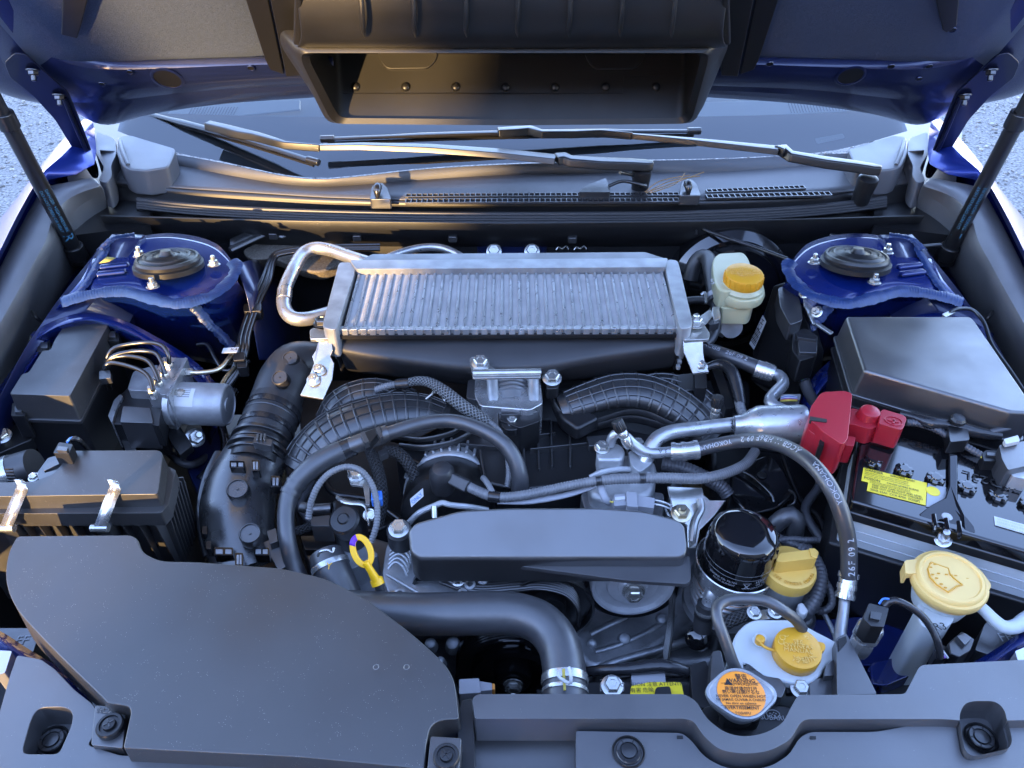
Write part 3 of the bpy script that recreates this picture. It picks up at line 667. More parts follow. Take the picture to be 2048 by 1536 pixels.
C_r6 = crail([(250,462,.91),(340,470,.905),(450,476,.90),(560,478,.90),(640,480,.90),(720,480,.90),(850,481,.90),(1024,482,.90),(1250,482,.90),(1450,480,.90),(1660,474,.905),(1810,460,.91)])
m = MB(); m.loft([C_r0, C_r1, C_r2, C_r3]); m.out('top_panel', 'cowl_plastic', cw, thick=.002)
m = MB(); m.loft([C_r3, C_r4, C_r5, C_r6]); m.out('front_wall', 'dark_plastic', cw, thick=.002)
# grille: dark slot bed with bars standing over it
def grille(u0, u1, v0, v1, hgt, n):
    A, B = P(u0, v0, .987), P(u1, v1, .987); d = (B-A); L = d.length; dx = d.normalized(); dy = Vector((0,0,1)).cross(dx)
    w = hgt*sc(A)/.42
    m = MB(); m.prism([A-dy*w*.5, B-dy*w*.5, B+dy*w*.5, A+dy*w*.5], (0,0,-.001)); m.out('slot_bed', 'frit', cw)
    for s_ in (-.5, .5):
        mm = MB(); mm.bar(A+dy*w*s_+Vector((0,0,.002)), B+dy*w*s_+Vector((0,0,.002)), .0016, .004); mm.out('grille_rail', 'black_plastic', cw)
    mm = MB(); mm.bar(A-dx*0+Vector((0,0,.002))-dy*w*.5, A+Vector((0,0,.002))+dy*w*.5, .0018, .004); me = mm.mesh('grille_bar')
    base = finish('grille_bar', me, 'black_plastic', cw)
    for k in range(1, n+1):
        c = copy_part(base, cw, d*(k/n))
grille(812, 1357, 394, 391, 5.5, 51); grille(812, 1357, 405, 403, 7, 51)
grille(1413, 1608, 385, 377, 5.5, 19); grille(1413, 1660, 396, 390, 7, 22)
# washer jets
for (u, v) in ((757,381), (1376,374)):
    m = MB(); m.prism(PP(rnd([(u-18,v+17),(u-14,v-8),(u-6,v-16),(u+8,v-16),(u+18,v-6),(u+26,v+17)], 4), 1.0), (0,0,-.02)); m.out('jet_base', 'black_plastic', cw, bev=.003)
    m = MB(); c = P(u-1, v+4, 1.006); m.tube(cat([c+Vector((0,.014,.002)), c+Vector((0,.004,.010)), c+Vector((0,-.006,.006)), c+Vector((0,-.010,-.006))], 5), [.006, .0075, .007, .004], 12); m.out('jet_nozzle', 'satin_black', cw)
# pale moulded corner covers
for s in (0, 1):
    f = mir if s else (lambda q: q)
    for q, z in (([(234,274),(262,270),(352,297),(346,314),(336,334),(292,341),(258,338),(244,330),(232,304)], 1.036), ([(192,262),(230,276),(234,306),(222,330),(224,352),(214,366),(196,362),(208,335),(190,305)], 1.030)):
        top = PP(rnd(f(q), 7, 4), lambda u, v: z - .00030*max(0, v-290)); m = MB(); m.prism(top, bottom=[p+Vector((0,-.004,-.05)) for p in top]); m.out('corner_cover', 'cover_plastic', cw, bev=.008, seg=4)
    m = MB(); m.tube(crail(f([(240,282,1.040),(246,306,1.034),(256,330,1.024)]), 12), .004, 8); m.out('cover_ridge', 'cover_plastic', cw)
# ribbed rubber seal along the cowl edge
t = thing('hood_seal', 'long ribbed black rubber seal strip along the cowl front edge', 'rubber seal', P(1024, 425, .95))
base_pts = [(275,405,0.978),(400,418,0.974),(600,428,0.972),(800,433,0.972),(1024,434,0.972),(1300,433,0.972),(1500,427,0.972),(1650,417,0.973),(1772,402,0.978)]
for k, (dv, r, mt) in enumerate(((-6, .0042, 'rubber'), (0, .0036, 'rubber'), (5, .0034, 'rubber'), (10, .0032, 'rubber'))):
    m = MB(); m.tube(crail([(u, v+dv, z-.004*k) for u, v, z in base_pts], 60), r, 8); m.out('seal_ridge', mt, t)
m = MB(); m.loft([crail([(u, v-8, z-.004) for u, v, z in base_pts], 60), crail([(u, v+16, z-.024) for u, v, z in base_pts], 60)]); m.out('seal_base', 'rubber', t, thick=.003)
# lower lip with clip tabs under the cowl
t = thing('cowl_gutter', 'wavy black plastic gutter lip under the cowl', 'plastic trim', P(1000, 470, .93))
wav = [(460,500,.925),(525,470,.93),(545,466,.93),(565,472,.93),(590,462,.932),(680,458,.932),(712,470,.925),(735,458,.932),(870,460,.93),(905,474,.925),(935,462,.93),(1040,462,.93),(1110,472,.925),(1150,474,.925),(1190,462,.93),(1300,460,.93),(1410,462,.93),(1450,466,.925),(1530,462,.93)]
m = MB(); m.tube(crail(wav, 140), .0045, 8, flat=(1, 1.6)); m.out('lip', 'black_plastic', t)
m = MB(); m.loft([crail([(u, v-2, z) for u, v, z in wav], 100), crail([(u, v-22, z+.012) for u, v, z in wav], 100)]); m.out('gutter_wall', 'dark_plastic', t, thick=.002)
for (u, v) in ((713,466), (905,468), (966,456), (1084,456), (1145,470), (545,462)):
    m = MB(); m.prism(PP([(u-11,v-8),(u+11,v-8),(u+8,v+6),(u-8,v+6)], .938), (0,0,-.012)); m.out('clip_tab', 'black_plastic', t, bev=.0015)
# insulation blanket and cable on the firewall
m = MB(); m.prism(PP(rnd([(480,500),(530,478),(690,486),(700,520),(640,545),(600,540),(545,515),(500,520)], 14), .90), (0,.02,-.03)); tag(m.out('insulation_pad', 'insulation', bev=.006), 'speckled insulation pad on the firewall behind the silver pipe', 'insulation')

# ------------------------------------------------------------------ wipers
def strip(pts, w, h, mt, name, t, up=(0,0,1), bev=.0012):
    """flat arm: (u,v,z) path with width list in px"""
    path = [P(*q) for q in pts]; N = len(path); m = MB(); rings = []
    for i, p in enumerate(path):
        d = (path[min(i+1, N-1)]-path[max(i-1, 0)]).normalized(); s_ = d.cross(Vector(up)).normalized(); u_ = s_.cross(d)
        ww = w[i]*sc(p); hh = h[i] if isinstance(h, list) else h
        rings.append([p - s_*ww*.5 - u_*hh*.5, p - s_*ww*.36 + u_*hh*.5, p + s_*ww*.36 + u_*hh*.5, p + s_*ww*.5 - u_*hh*.5])
    m.loft(rings, closeu=True); m.add(rings[0], [(3,2,1,0)]); m.add(rings[-1], [(0,1,2,3)]); return m.out(name, mt, t, bev=bev, seg=2)
def wiper(label, arm, armw, head, conn, blade, cap, grp='wipers'):
    t = thing('wiper', label, 'wiper', P(*cap), grp)
    strip(arm, armw, .010, 'wiper_black', 'arm', t)
    hd = strip(head[0], head[1], .016, 'wiper_black', 'arm_head', t, bev=.003)
    c = P(*cap); m = MB(); m.lathe([(.016, -.045), (.017, -.02), (.019, 0), (.018, .006), (.012, .009)], c, (0,-.15,1), 24); m.out('pivot', 'dark_plastic', t)
    strip(conn[0], conn[1], .014, 'wiper_black', 'blade_connector', t, bev=.002)
    b0, b1 = P(*blade[0]), P(*blade[1]); b0s = [b0.lerp(b1, k/12) + Vector((0,0,.004*math.sin(math.pi*k/12))) for k in range(13)]
    m = MB(); m.tube(b0s, [.006]*3+[.0085]*7+[.006]*3, 8, up=(0,0,1), flat=(.6, 1)); m.out('blade_spoiler', 'wiper_black', t)
    m = MB(); m.tube([p + Vector((0,0,-.009)) for p in b0s], .0035, 6); m.out('blade_rubber', 'dark_plastic', t)
    for q in (b0s[0], b0s[-1]):
        m = MB(); d = (b1-b0).normalized(); m.tube([q-d*.014, q+d*.014], .0075, 10); m.out('end_cap', 'satin_black', t, bev=.002)
wiper('black wiper reaching over to the air box side with its blade against the glass', [(1112,318,1.045),(1000,306,1.046),(860,296,1.048),(720,292,1.05),(640,294,1.05)], [34,32,28,20,14],
      ([(1112,318,1.045),(1128,316,1.045),(1142,322,1.043),(1200,326,1.04),(1262,328,1.037),(1292,330,1.035),(1306,331,1.034)], [36,36,30,36,34,32,20]),
      ([(415,250,1.065),(450,258,1.063),(480,266,1.06),(510,272,1.058),(545,282,1.056),(570,290,1.055),(640,296,1.05)], [24,26,28,22,18,12,8]), ((282,224,1.058),(626,322,1.022)), (1284,345,1.02))
wiper('black wiper with its arm pivoting near the battery side cowl corner', [(1556,300,1.06),(1460,290,1.062),(1380,282,1.064),(1300,275,1.065),(1265,272,1.065)], [30,24,18,12,10],
      ([(1556,302,1.06),(1568,300,1.058),(1582,312,1.054),(1650,324,1.048),(1710,332,1.043),(1745,338,1.04),(1762,341,1.039)], [34,34,30,34,34,32,20]),
      ([(996,264,1.066),(1030,262,1.066),(1060,260,1.066),(1085,268,1.066),(1150,268,1.065),(1200,266,1.065),(1265,272,1.065)], [24,26,24,16,13,10,8]), ((655,278,1.046),(1388,262,1.046)), (1735,362,1.018))
# wiper hose piece and pine needles by the pivot
t = thing('washer_hose', 'short black washer hose with wedge shaped cover by the wiper pivot', 'hose', P(1190, 375, 1.0))
hose('tube', [(1218,372,1.005),(1245,362,1.012),(1275,368,1.008),(1292,372,1.0),(1270,352,1.015),(1240,345,1.03)], 3.5, 'satin_black', t)
m = MB(); m.prism(PP(rnd([(1156,384),(1170,372),(1212,355),(1222,384)], 5), 1.004), (0,.004,-.015)); m.out('wedge_cover', 'black_plastic', t, bev=.003)
for k, q in enumerate(([(1290,384,1.0),(1320,362,1.01),(1380,350,1.012)], [(1295,384,1.0),(1330,372,1.008),(1408,344,1.012)], [(1292,386,1.0),(1340,362,1.01),(1400,352,1.012)], [(1300,386,1.0),(1350,368,1.01),(1370,346,1.012)])):
    o, _, _ = hose('pine_needle', q, .9, 'pine_straw', None, n=5); tag(o, 'thin dry tan pine needle in the bundle by the wiper pivot', 'pine needle', 'dry pine needles by the wiper pivot')
# ------------------------------------------------------------------ generic slab from a traced top outline
def grow(p3, k):
    c = sum(p3, Vector())/len(p3); return [c + Vector(((p.x-c.x)*k, (p.y-c.y)*k, p.z-c.z)) for p in p3]
def slab(name, q, z, h, mt, parent, bev=.004, r=6, draft=1.0, seg=3, vec=None):
    top = PP(rnd(q, r) if r else q, z); bot = [p + Vector(vec or (0, 0, -h)) for p in grow(top, draft)]
    m = MB(); m.prism(top, bottom=bot); return m.out(name, mt, parent, bev=bev, seg=seg)
def cyl(name, a, b, r, mt, parent, n=28, bev=.0, cap=True):
    m = MB(); m.tube([Vector(a), Vector(b)], r, n, cap); return m.out(name, mt, parent, bev=bev)
def band(name, path, i, w, rs, k, mt, parent, n=28):
    """ring band round a hose at sample index i"""
    j = max(1, min(i, len(path)-2)); t = (path[j+1]-path[j-1]).normalized(); r = (rs[i] if isinstance(rs, list) else rs)*k
    m = MB(); m.lathe([(r*.9, -w/2), (r, -w/2), (r*1.01, 0), (r, w/2), (r*.9, w/2)], path[i], t, n, cap=False); return m.out(name, mt, parent)

# ------------------------------------------------------------------ relay box by the left fender
t = thing('relay_box', 'small black relay box with stepped lid beside the silver brake pump', 'relay box', P(110,740,.80))
lid = [(135,640),(206,640),(216,650),(140,792),(19,788),(44,748),(57,745),(85,701),(101,700),(108,682)]
slab('lid', lid, .930, .042, 'dusty_plastic', t, bev=.009, r=5, draft=1.04, seg=4)
lidp = grow(PP(rnd(lid, 5), .930), 1.07)
m = MB(); m.prism([p+Vector((0,0,-.040)) for p in lidp], (0,0,-.006)); m.out('lid_flange', 'black_plastic', t, bev=.002)
m = MB(); m.prism([p+Vector((0,0,-.047)) for p in grow(PP(rnd(lid, 5), .930), 1.02)], (0,0,-.10)); m.out('base', 'dark_plastic', t, bev=.004)
for (u, v) in ((224,668), (36,818), (88,690)):
    slab('latch', [(u-12,v-12),(u+12,v-12),(u+14,v+14),(u-14,v+14)], .915 if v < 700 else .90, .04, 'dark_plastic', t, bev=.003, r=3)
    slab('latch_tab', [(u-7,v-6),(u+7,v-6),(u+7,v+6),(u-7,v+6)], .919 if v < 700 else .904, .01, 'black_plastic', t, bev=.002, r=2)
bolt(P(72,682,.90), (0,0,1), .0075, t)
for k in range(4):
    m = MB(); a = P(78+k*1.5, 690-k*3.5+6, .897); m.bar(a, P(104, 688-k*5+8, .897), .004, .006); m.out('bracket_rib', 'dark_plastic', t, bev=.001)
t = thing('relay_bracket', 'dark metal bracket arm bolted low against the fender cover', 'bracket', P(30,860,.84))
slab('arm', [(-10,855),(70,840),(90,850),(60,880),(-10,910)], .85, .02, 'dark_plastic', t, bev=.003)
bolt(P(4,872,.855), (.3,-.3,1), .009, t)
# ------------------------------------------------------------------ anti-lock brake pump
t = thing('brake_pump', 'silver brake pump block with motor cylinder and black pipes', 'brake pump', P(340,800,.80))
slab('valve_block', [(326,714),(370,716),(332,790),(292,783)], .902, .07, 'alu', t, bev=.003, r=3)
slab('side_block', [(266,742),(318,728),(300,782),(254,780)], .884, .06, 'alu_dull', t, bev=.008, r=8)
slab('cover_plate', [(370,714),(375,716),(337,793),(332,791)], .908, .06, 'alu', t, bev=.0008, r=1)
a, b = P(350,806,.868), P(456,810,.866); ax = (b-a).normalized(); k = 43*sc(a)
m = MB(); m.lathe([(k*.97, -.002), (k, .004), (k, (b-a).length-.006), (k*.94, (b-a).length), (k*.88, (b-a).length+.001), (k*.86, (b-a).length-.001), (k*.35, (b-a).length-.001), (k*.33, (b-a).length+.0005), (k*.28, (b-a).length+.0005)], a, ax, 48)
mo = m.out('motor', 'alu_dull', t, ang=30)
m = MB(); m.lathe([(k*1.08, -.004), (k*1.08, .004), (k*1.0, .005)], a, ax, 48); m.out('motor_flange', 'alu_cast', t)
vv = (CAM-a).normalized(); pv = (vv - ax*vv.dot(ax)).normalized(); side = ax.cross(pv)
def cyl_patch(u0, u1, g0, g1, mt, name, rad=k):
    rows = [[a + ax*(u0+(u1-u0)*i/1) + (pv*math.cos(g) + side*math.sin(g))*(rad+.0004) for g in [g0+(g1-g0)*j/12 for j in range(13)]] for i in range(2)]
    mm = MB(); mm.loft(rows); return mm.out(name, mt, t)
cyl_patch(.012, .040, -.75, .15, 'label_white', 'label')
for j in range(5):
    mm = MB(); g = -.7+j*.1; mm.tube([a+ax*.016+(pv*math.cos(g)+side*math.sin(g))*(k+.0009), a+ax*.034+(pv*math.cos(g)+side*math.sin(g))*(k+.0009)], .0004, 5); mm.out('label_line', 'black_print', t)
slab('control_unit', [(240,790),(262,770),(318,782),(330,800),(322,850),(222,848),(217,830),(226,806)], .868, .06, 'dark_plastic', t, bev=.005, r=6)
slab('unit_edge', [(216,832),(228,800),(240,788),(246,792),(234,812),(224,846)], .873, .05, 'alu', t, bev=.002, r=3)
slab('plug', [(246,812),(300,816),(306,846),(240,844)], .885, .05, 'black_plastic', t, bev=.003, r=3)
slab('plug_lever', [(296,812),(322,816),(318,852),(290,846)], .882, .04, 'dark_plastic', t, bev=.003, r=3)
m = MB(); c = P(300,868,.82); m.lathe([(.030,-.02),(.030,0),(.027,.002),(.025,-.002),(.012,-.002),(.010,.002)], c, (0,-.5,1), 32); m.out('rubber_mount', 'dark_plastic', t)
slab('mount_arm', [(228,850),(250,850),(275,905),(258,915)], .835, .012, 'satin_black', t, bev=.002, r=3)
slab('mount_arm', [(320,835),(345,830),(385,890),(360,910),(340,880)], .835, .012, 'satin_black', t, bev=.002, r=3)
for (u, v, z) in ((338,732,.905),(330,752,.905),(318,768,.905),(306,786,.903)):
    c = P(u, v, z); m = MB(); m.lathe([(.0065,-.008),(.0065,.004),(.005,.006),(.0045,.012)], c, (-.1,0,1), 6); m.out('pipe_nut', 'zinc', t)
for (u, v) in ((372,745),(355,787)):
    c = P(u, v, .895); m = MB(); m.lathe([(.0065,-.006),(.0065,.008),(.004,.012)], c, (1,0,.1), 6); m.out('pipe_nut', 'zinc', t)
for q in ([(338,728,.916),(336,708,.930),(322,690,.938),(290,685,.938),(240,692,.935),(220,704,.930),(212,730,.91),(220,770,.86)],
          [(330,748,.914),(322,722,.928),(308,705,.933),(270,702,.935),(232,710,.932),(214,724,.922),(210,745,.90),(222,780,.85)],
          [(318,764,.914),(308,738,.925),(292,720,.930),(255,712,.930),(225,716,.928),(210,732,.915),(207,755,.89),(216,800,.84)],
          [(306,782,.912),(300,758,.920),(284,742,.926),(250,730,.926),(220,726,.924),(208,738,.915),(208,770,.87),(222,810,.83)]):
    hose('brake_pipe', q, 4.2, 'satin_black', t, n=10)
for q in ([(374,745,.896),(405,745,.896),(438,738,.895),(462,712,.90),(478,690,.90)], [(360,786,.896),(400,784,.893),(436,778,.890),(452,756,.892),(470,735,.89)]):
    hose('brake_pipe', q, 5, 'zinc_yellow', t, n=10)
slab('pipe_clip', [(198,742),(220,740),(222,756),(198,758)], .915, .01, 'black_plastic', t, bev=.002, r=2)
bolt(P(390,876,.82), (.5,-.4,.6), .010, t, stud=2.4)
# ------------------------------------------------------------------ brake line bundle rising along the tower
t = thing('brake_line_bundle', 'bundle of thin black brake lines running up past the blue tower', 'brake lines', P(480,690,.88))
for k, (du, dz) in enumerate(((0, 0), (9, .004), (16, -.004))):
    hose('brake_line', [(440+du,775,.86),(466+du,738,.88),(478+du,700,.90),(482+du,668,.905),(502+du,610,.91),(524+du,560,.92),(540+du*.6,520,.925),(560+du*.4,503+du*.35,.93),(640,492+du*.5,.93),(760,489+du*.6,.925)], 4.2, 'satin_black', t, n=10)
for (u, v, z, w) in ((505,614,.913,18), (478,712,.905,12), (484,727,.9,10)):
    slab('line_clip', [(u-w,v-7),(u+w,v-9),(u+w,v+7),(u-w,v+9)], z, .018, 'dark_plastic', t, bev=.002, r=3)
hose('brake_line', [(395,690,.87),(415,690,.875),(432,720,.87),(452,742,.86),(500,722,.87)], 4, 'satin_black', t, n=10)
tg = thing('paper_tag', 'small white printed paper tag on the brake lines', 'tag', P(462,700,.91))
slab('tag_sheet', [(447,696),(478,694),(473,705),(443,706)], .912, .0006, 'label_white', tg, bev=0, r=0)
text_plane('K4', .009, P(468,699,.9125), (1,.05,0), (0,1,0), 'black_print', tg)
# ------------------------------------------------------------------ turbo intake duct
t = thing('intake_pipe', 'thick black intake pipe curving down with round buttons', 'intake pipe', P(480,1000,.70))
o, pth, rs = hose('upper_chamber', [(655,704,.885),(620,716,.885),(590,728,.883),(568,760,.875),(554,796,.865),(548,812,.86)], [22,40,50,53,52,52], 'rubber', t, n=32, flat=(.85, 1))
for (u, v) in ((580,716), (559,755)):
    c = P(u, v, .913); ax = Vector((-.15,-.45,1)).normalized(); k = 15*sc(c); m = MB(); m.lathe([(k*1.1,-.014),(k*1.1,0),(k,.0015),(k*.93,.0015),(k*.9,0),(k*.12,0),(k*.1,.0015)], c, ax, 28); m.out('button', 'rubber', t)
o, pth, rs = hose('coupler', [(556,806,.862),(545,830,.857),(534,856,.853),(524,884,.848)], [52,54,54,53], 'rubber', t, n=40)
N = len(pth)
for i, w, kk, mt in ((3, .010, 1.05, 'tape'), (int(N*.45), .002, 1.02, 'hose_rubber'), (int(N*.72), .009, 1.04, 'tape')):
    band('clamp_band', pth, i, w, rs, kk, mt, t, 40)
dirn = (pth[-1]-pth[-3]).normalized()
for k_, (off, w, kk) in enumerate(((.000,.006,1.13),(.012,.005,1.08),(.021,.006,1.15),(.031,.005,1.08))):
    m = MB(); r = rs[-1]*kk; m.lathe([(r*.85,-w/2),(r,-w/2),(r,w/2),(r*.85,w/2)], pth[-1]+dirn*off, dirn, 40, cap=False); m.out('lock_ring', 'satin_black', t, bev=.001)
m = MB(); m.lathe([(rs[-1]*1.0,-.005),(rs[-1]*1.0,.045)], pth[-1], dirn, 40, cap=False); m.out('collar', 'dark_plastic', t)
slab('latch', [(510,872),(545,880),(542,892),(505,884)], .907, .012, 'black_plastic', t, bev=.002, r=2)
for k in range(3): slab('latch_rib', [(514+k*7,866),(518+k*7,867),(516+k*7,880),(512+k*7,879)], .911, .006, 'black_plastic', t, bev=.001, r=0)
lo, pth2, rs2 = hose('lower_elbow', [(522,886,.845),(505,925,.838),(488,960,.832),(477,1000,.826),(476,1050,.82),(484,1095,.812),(500,1150,.80)], [62,66,70,70,66,60,56], 'duct_satin', t, n=48, flat=(.8, 1.05))
for (u, v, z, k) in ((475,978,.872,20), (500,1067,.862,20)):
    c = P(u, v, z); ax = Vector((.1,-.35,1)).normalized(); k *= sc(c); m = MB(); m.lathe([(k*1.12,-.016),(k*1.1,0),(k*1.0,.0025),(k*.94,.0025),(k*.9,0),(k*.14,0),(k*.12,.002)], c, ax, 32); m.out('button', 'duct_satin', t)
for (u, v, z, du, dv, mt) in ((474,928,.884,12,4,'alu'),(511,930,.884,5,8,'alu'),(551,962,.868,6,8,'alu'),(447,1102,.850,16,5,'alu'),(523,1102,.852,12,5,'alu'),(478,1118,.856,5,10,'alu')):
    z -= .006
    slab('slot_rim', [(u-du-3,v-dv-3),(u+du+3,v-dv-2),(u+du+3,v+dv+3),(u-du-3,v+dv+3)], z-.001, .014, 'gloss_black', t, bev=.001, r=2)
    slab('slot_insert', [(u-du,v-dv+1),(u-du*.1,v-dv+1),(u-du*.1,v+dv),(u-du,v+dv)], z, .006, 'alu_dull', t, bev=.0006, r=0)
    slab('slot_insert', [(u+du*.2,v-dv+1),(u+du,v-dv+1),(u+du,v+dv),(u+du*.2,v+dv)], z, .006, 'alu_dull', t, bev=.0006, r=0)
m = MB(); fl = [(440,905,.845),(418,950,.84),(406,1000,.83),(406,1050,.825),(420,1110,.815)]; m.tube(px(fl), .004, 8, flat=(1, 2.2)); m.out('mould_flange', 'satin_black', t)
for (u, v) in ((424,930),(412,965),(406,1010),(408,1060),(416,1090)):
    slab('flange_clip', [(u-4,v-8),(u+6,v-8),(u+6,v+8),(u-4,v+8)], .842, .014, 'satin_black', t, bev=.0015, r=2)
slab('side_clip', [(534,1062),(552,1056),(556,1082),(540,1088)], .84, .012, 'black_plastic', t, bev=.002, r=2)
m = MB(); m.bar(P(540,1080,.83), P(572,1135,.82), .02, .004); m.out('side_strap', 'black_plastic', t, bev=.001)

# ------------------------------------------------------------------ air box
t = thing('air_box', 'black air filter box with two silver spring clips and ribbed sides', 'air box', P(180,1000,.75))
top = [(143,901),(318,900),(326,908),(316,988),(-80,994),(-80,966),(66,963),(106,948),(128,924)]
slab('lid', top, .938, .024, 'dusty_plastic', t, bev=.008, r=8, draft=1.01, seg=4)
slab('lid_flange', [(-90,984),(318,980),(330,930),(352,940),(336,1010),(322,1026),(-90,1028)], .917, .022, 'dusty_plastic', t, bev=.004, r=4)
slab('base', [(-90,990),(312,984),(340,945),(350,960),(330,1022),(312,1032),(-90,1036)], .896, .16, 'black_plastic', t, bev=.003, r=4)
for k in range(14):
    u = 22+k*33; 
    if u > 320 or abs(u-205) < 18 or u < -20: continue
    a = P(u, 1034, .895); m = MB(); m.prism([a+Vector((-.001,.004,0)), a+Vector((-.001,-.014,0)), a+Vector((-.001,-.004,-.10)), a+Vector((-.001,.004,-.10))], (.0022,0,0)); m.out('rib', 'black_plastic', t, bev=.0006, seg=1)
for k in range(8):
    a = P(322,1028,.895).lerp(P(352,960,.895), k/7); m = MB(); m.prism([a+Vector((-.03,.0,0)), a+Vector((.010,-.0,.004)), a+Vector((.004,0,-.10)), a+Vector((-.03,0,-.10))], (0,.0024,0)); m.out('rib', 'black_plastic', t, bev=.0006, seg=1)
for k in range(5):
    a = P(324,1030,.86).lerp(P(352,965,.86), k/4); m = MB(); m.prism([a+Vector((-.03,.0,0)), a+Vector((.012,-.0,.0)), a+Vector((.004,0,-.10)), a+Vector((-.03,0,-.10))], (0,.0024,0)); m.out('rib', 'black_plastic', t, bev=.0006, seg=1)
for (u, du) in ((226, -26), (40, -28)):
    pts = [P(u-4,958,.952), P(u+1,965,.954), P(u+3,977,.949), P(u+1,986,.943), P(u-6,1000,.936), P(u+du*.65,1030,.924), P(u+du,1054,.910)]
    path = resample(cat(pts, 5), 26); m = MB(); m.loft([[p - Vector((.0075 if i > 6 else .0055,0,0)) for i, p in enumerate(path)], [p + Vector((.0075 if i > 6 else .0055,0,0)) for i, p in enumerate(path)]]); m.out('spring_clip', 'alu_bright', t, thick=.0014)
    c = P(u+du, 1056, .906); m = MB(); m.tube([c-Vector((.010,0,0)), c+Vector((.010,0,0))], .005, 14); m.out('clip_hinge', 'zinc', t)
    slab('clip_seat', [(u+du*.6-8,1032),(u+du*.6+20,1030),(u+du+20,1060),(u+du-8,1062)], .899, .03, 'black_plastic', t, bev=.002, r=2)
    slab('lid_wedge', [(u+14,974),(u+34,966),(u+36,984),(u+8,986)], .932, .03, 'black_plastic', t, bev=.002, r=0)
# air flow sensor at the rear corner
t = thing('air_flow_sensor', 'black air flow sensor plug on the rear corner of the air box', 'sensor', P(110,920,.88))
slab('sensor_plate', [(62,962),(96,915),(142,905),(138,926),(112,948)], .930, .02, 'black_plastic', t, bev=.003, r=5)
for q in ([(84,932),(126,914),(130,922),(88,942)], [(74,950),(118,938),(112,948),(78,960)]):
    slab('plate_rib', q, .935, .01, 'black_plastic', t, bev=.0015, r=2)
bolt(P(68,955,.932), (0,-.2,1), .0045, t)
slab('plug', [(106,906),(118,884),(146,888),(138,908)], .955, .04, 'dark_plastic', t, bev=.003, r=3)
slab('plug_latch', [(116,892),(136,894),(133,902),(113,900)], .959, .01, 'black_plastic', t, bev=.001, r=1)
hose('wire_sleeve', [(136,884,.95),(146,876,.955),(158,880,.95),(170,892,.93),(180,905,.91)], 5, 'tape', t, n=10)
hose('wire', [(134,886,.952),(140,877,.956),(148,874,.955)], 2, 'wire_blue', t, n=8)
t = thing('inlet_hose', 'black rubber inlet hose with steel worm clamp behind the air box', 'hose', P(20,950,.86))
o, p_, r_ = hose('hose_body', [(-60,975,.89),(0,955,.895),(40,940,.90),(70,930,.905)], [34,36,36,34], 'rubber', t, n=32)
band('worm_clamp', p_, int(len(p_)*.55), .014, r_, 1.05, 'zinc', t, 36)
for k in range(5):
    c = P(18+k*1.5,938+k*6,.935+.0); m = MB(); m.box(c, (.010,.0012,.002)); m.out('clamp_slot', 'frit', t)
slab('clamp_screw', [(14,968),(30,962),(34,974),(18,982)], .930, .012, 'zinc', t, bev=.002, r=3)
# ------------------------------------------------------------------ front air duct, the big panel
t = thing('snorkel_duct', 'wide flat black intake duct sweeping across the front corner', 'air duct', P(450,1300,.85))
zf = lambda u, v: .945 - .000035*(v-1070) - .00000009*(u-420)**2
q = rnd([(34,1072,10),(262,1070,10),(276,1078,8),(284,1104,14),(318,1122,20),(400,1124,10),(560,1136,20),(650,1156,30),(730,1196,30),(820,1264,30),(886,1322,40),(908,1356,20),(914,1400,10),(918,1438,6),(880,1440,14),(860,1452,14),(852,1490,4),(848,1538,4),(600,1514,30),(246,1496,6),(262,1425,8),(258,1412,10),(214,1406,6),(206,1396,10),(150,1342,20),(90,1282,20),(34,1222,30),(10,1168,30),(14,1110,30)], 8, 6)
q = [(u, v) for u, v in q if True]
top = PP(q, zf); bot = [p+Vector((0,0,-.055)) for p in grow(top, 1.02)]
m = MB(); m.prism(top, bottom=bot); m.out('duct_shell', 'dusty_plastic', t, bev=.013, seg=5)
for (u, v, s) in ((222,1452,1), (893,1514,1)):
    slab('clip_pocket', [(u-32,v-42),(u+30,v-38),(u+24,v+44),(u-40,v+38)], .912, .02, 'black_plastic', t, bev=.003, r=5)
    c = P(u, v+2, .914); m = MB(); k = 24*sc(c); m.lathe([(k*1.1,-.004),(k*1.1,.004),(k,.0055),(k*.8,.0055),(k*.78,.0035),(k*.55,.0035),(k*.5,.007),(k*.2,.0075)], c, (0,-.05,1), 32); m.out('push_clip', 'dark_plastic', t)
    for g in (0, math.pi/2):
        d = Vector((math.cos(g+.6), math.sin(g+.6), 0)); m = MB(); m.bar(c+Vector((0,0,.0076))-d*k*.42, c+Vector((0,0,.0076))+d*k*.42, .0012, .001); m.out('clip_cross', 'satin_black', t)
text_plane('A12VC00', .0075, P(224,1422,.9126), (-1,.12,0), (-.1,-1,0), 'trim_plastic', t, raise_=.0004)
for u in (752, 813): 
    c = P(u, 1334, .9305); m = MB(); m.lathe([(.0022,0),(.0026,.0004),(.0030,0)], c, (0,0,1), 18, cap=False); m.out('mould_mark', 'trim_plastic', t)
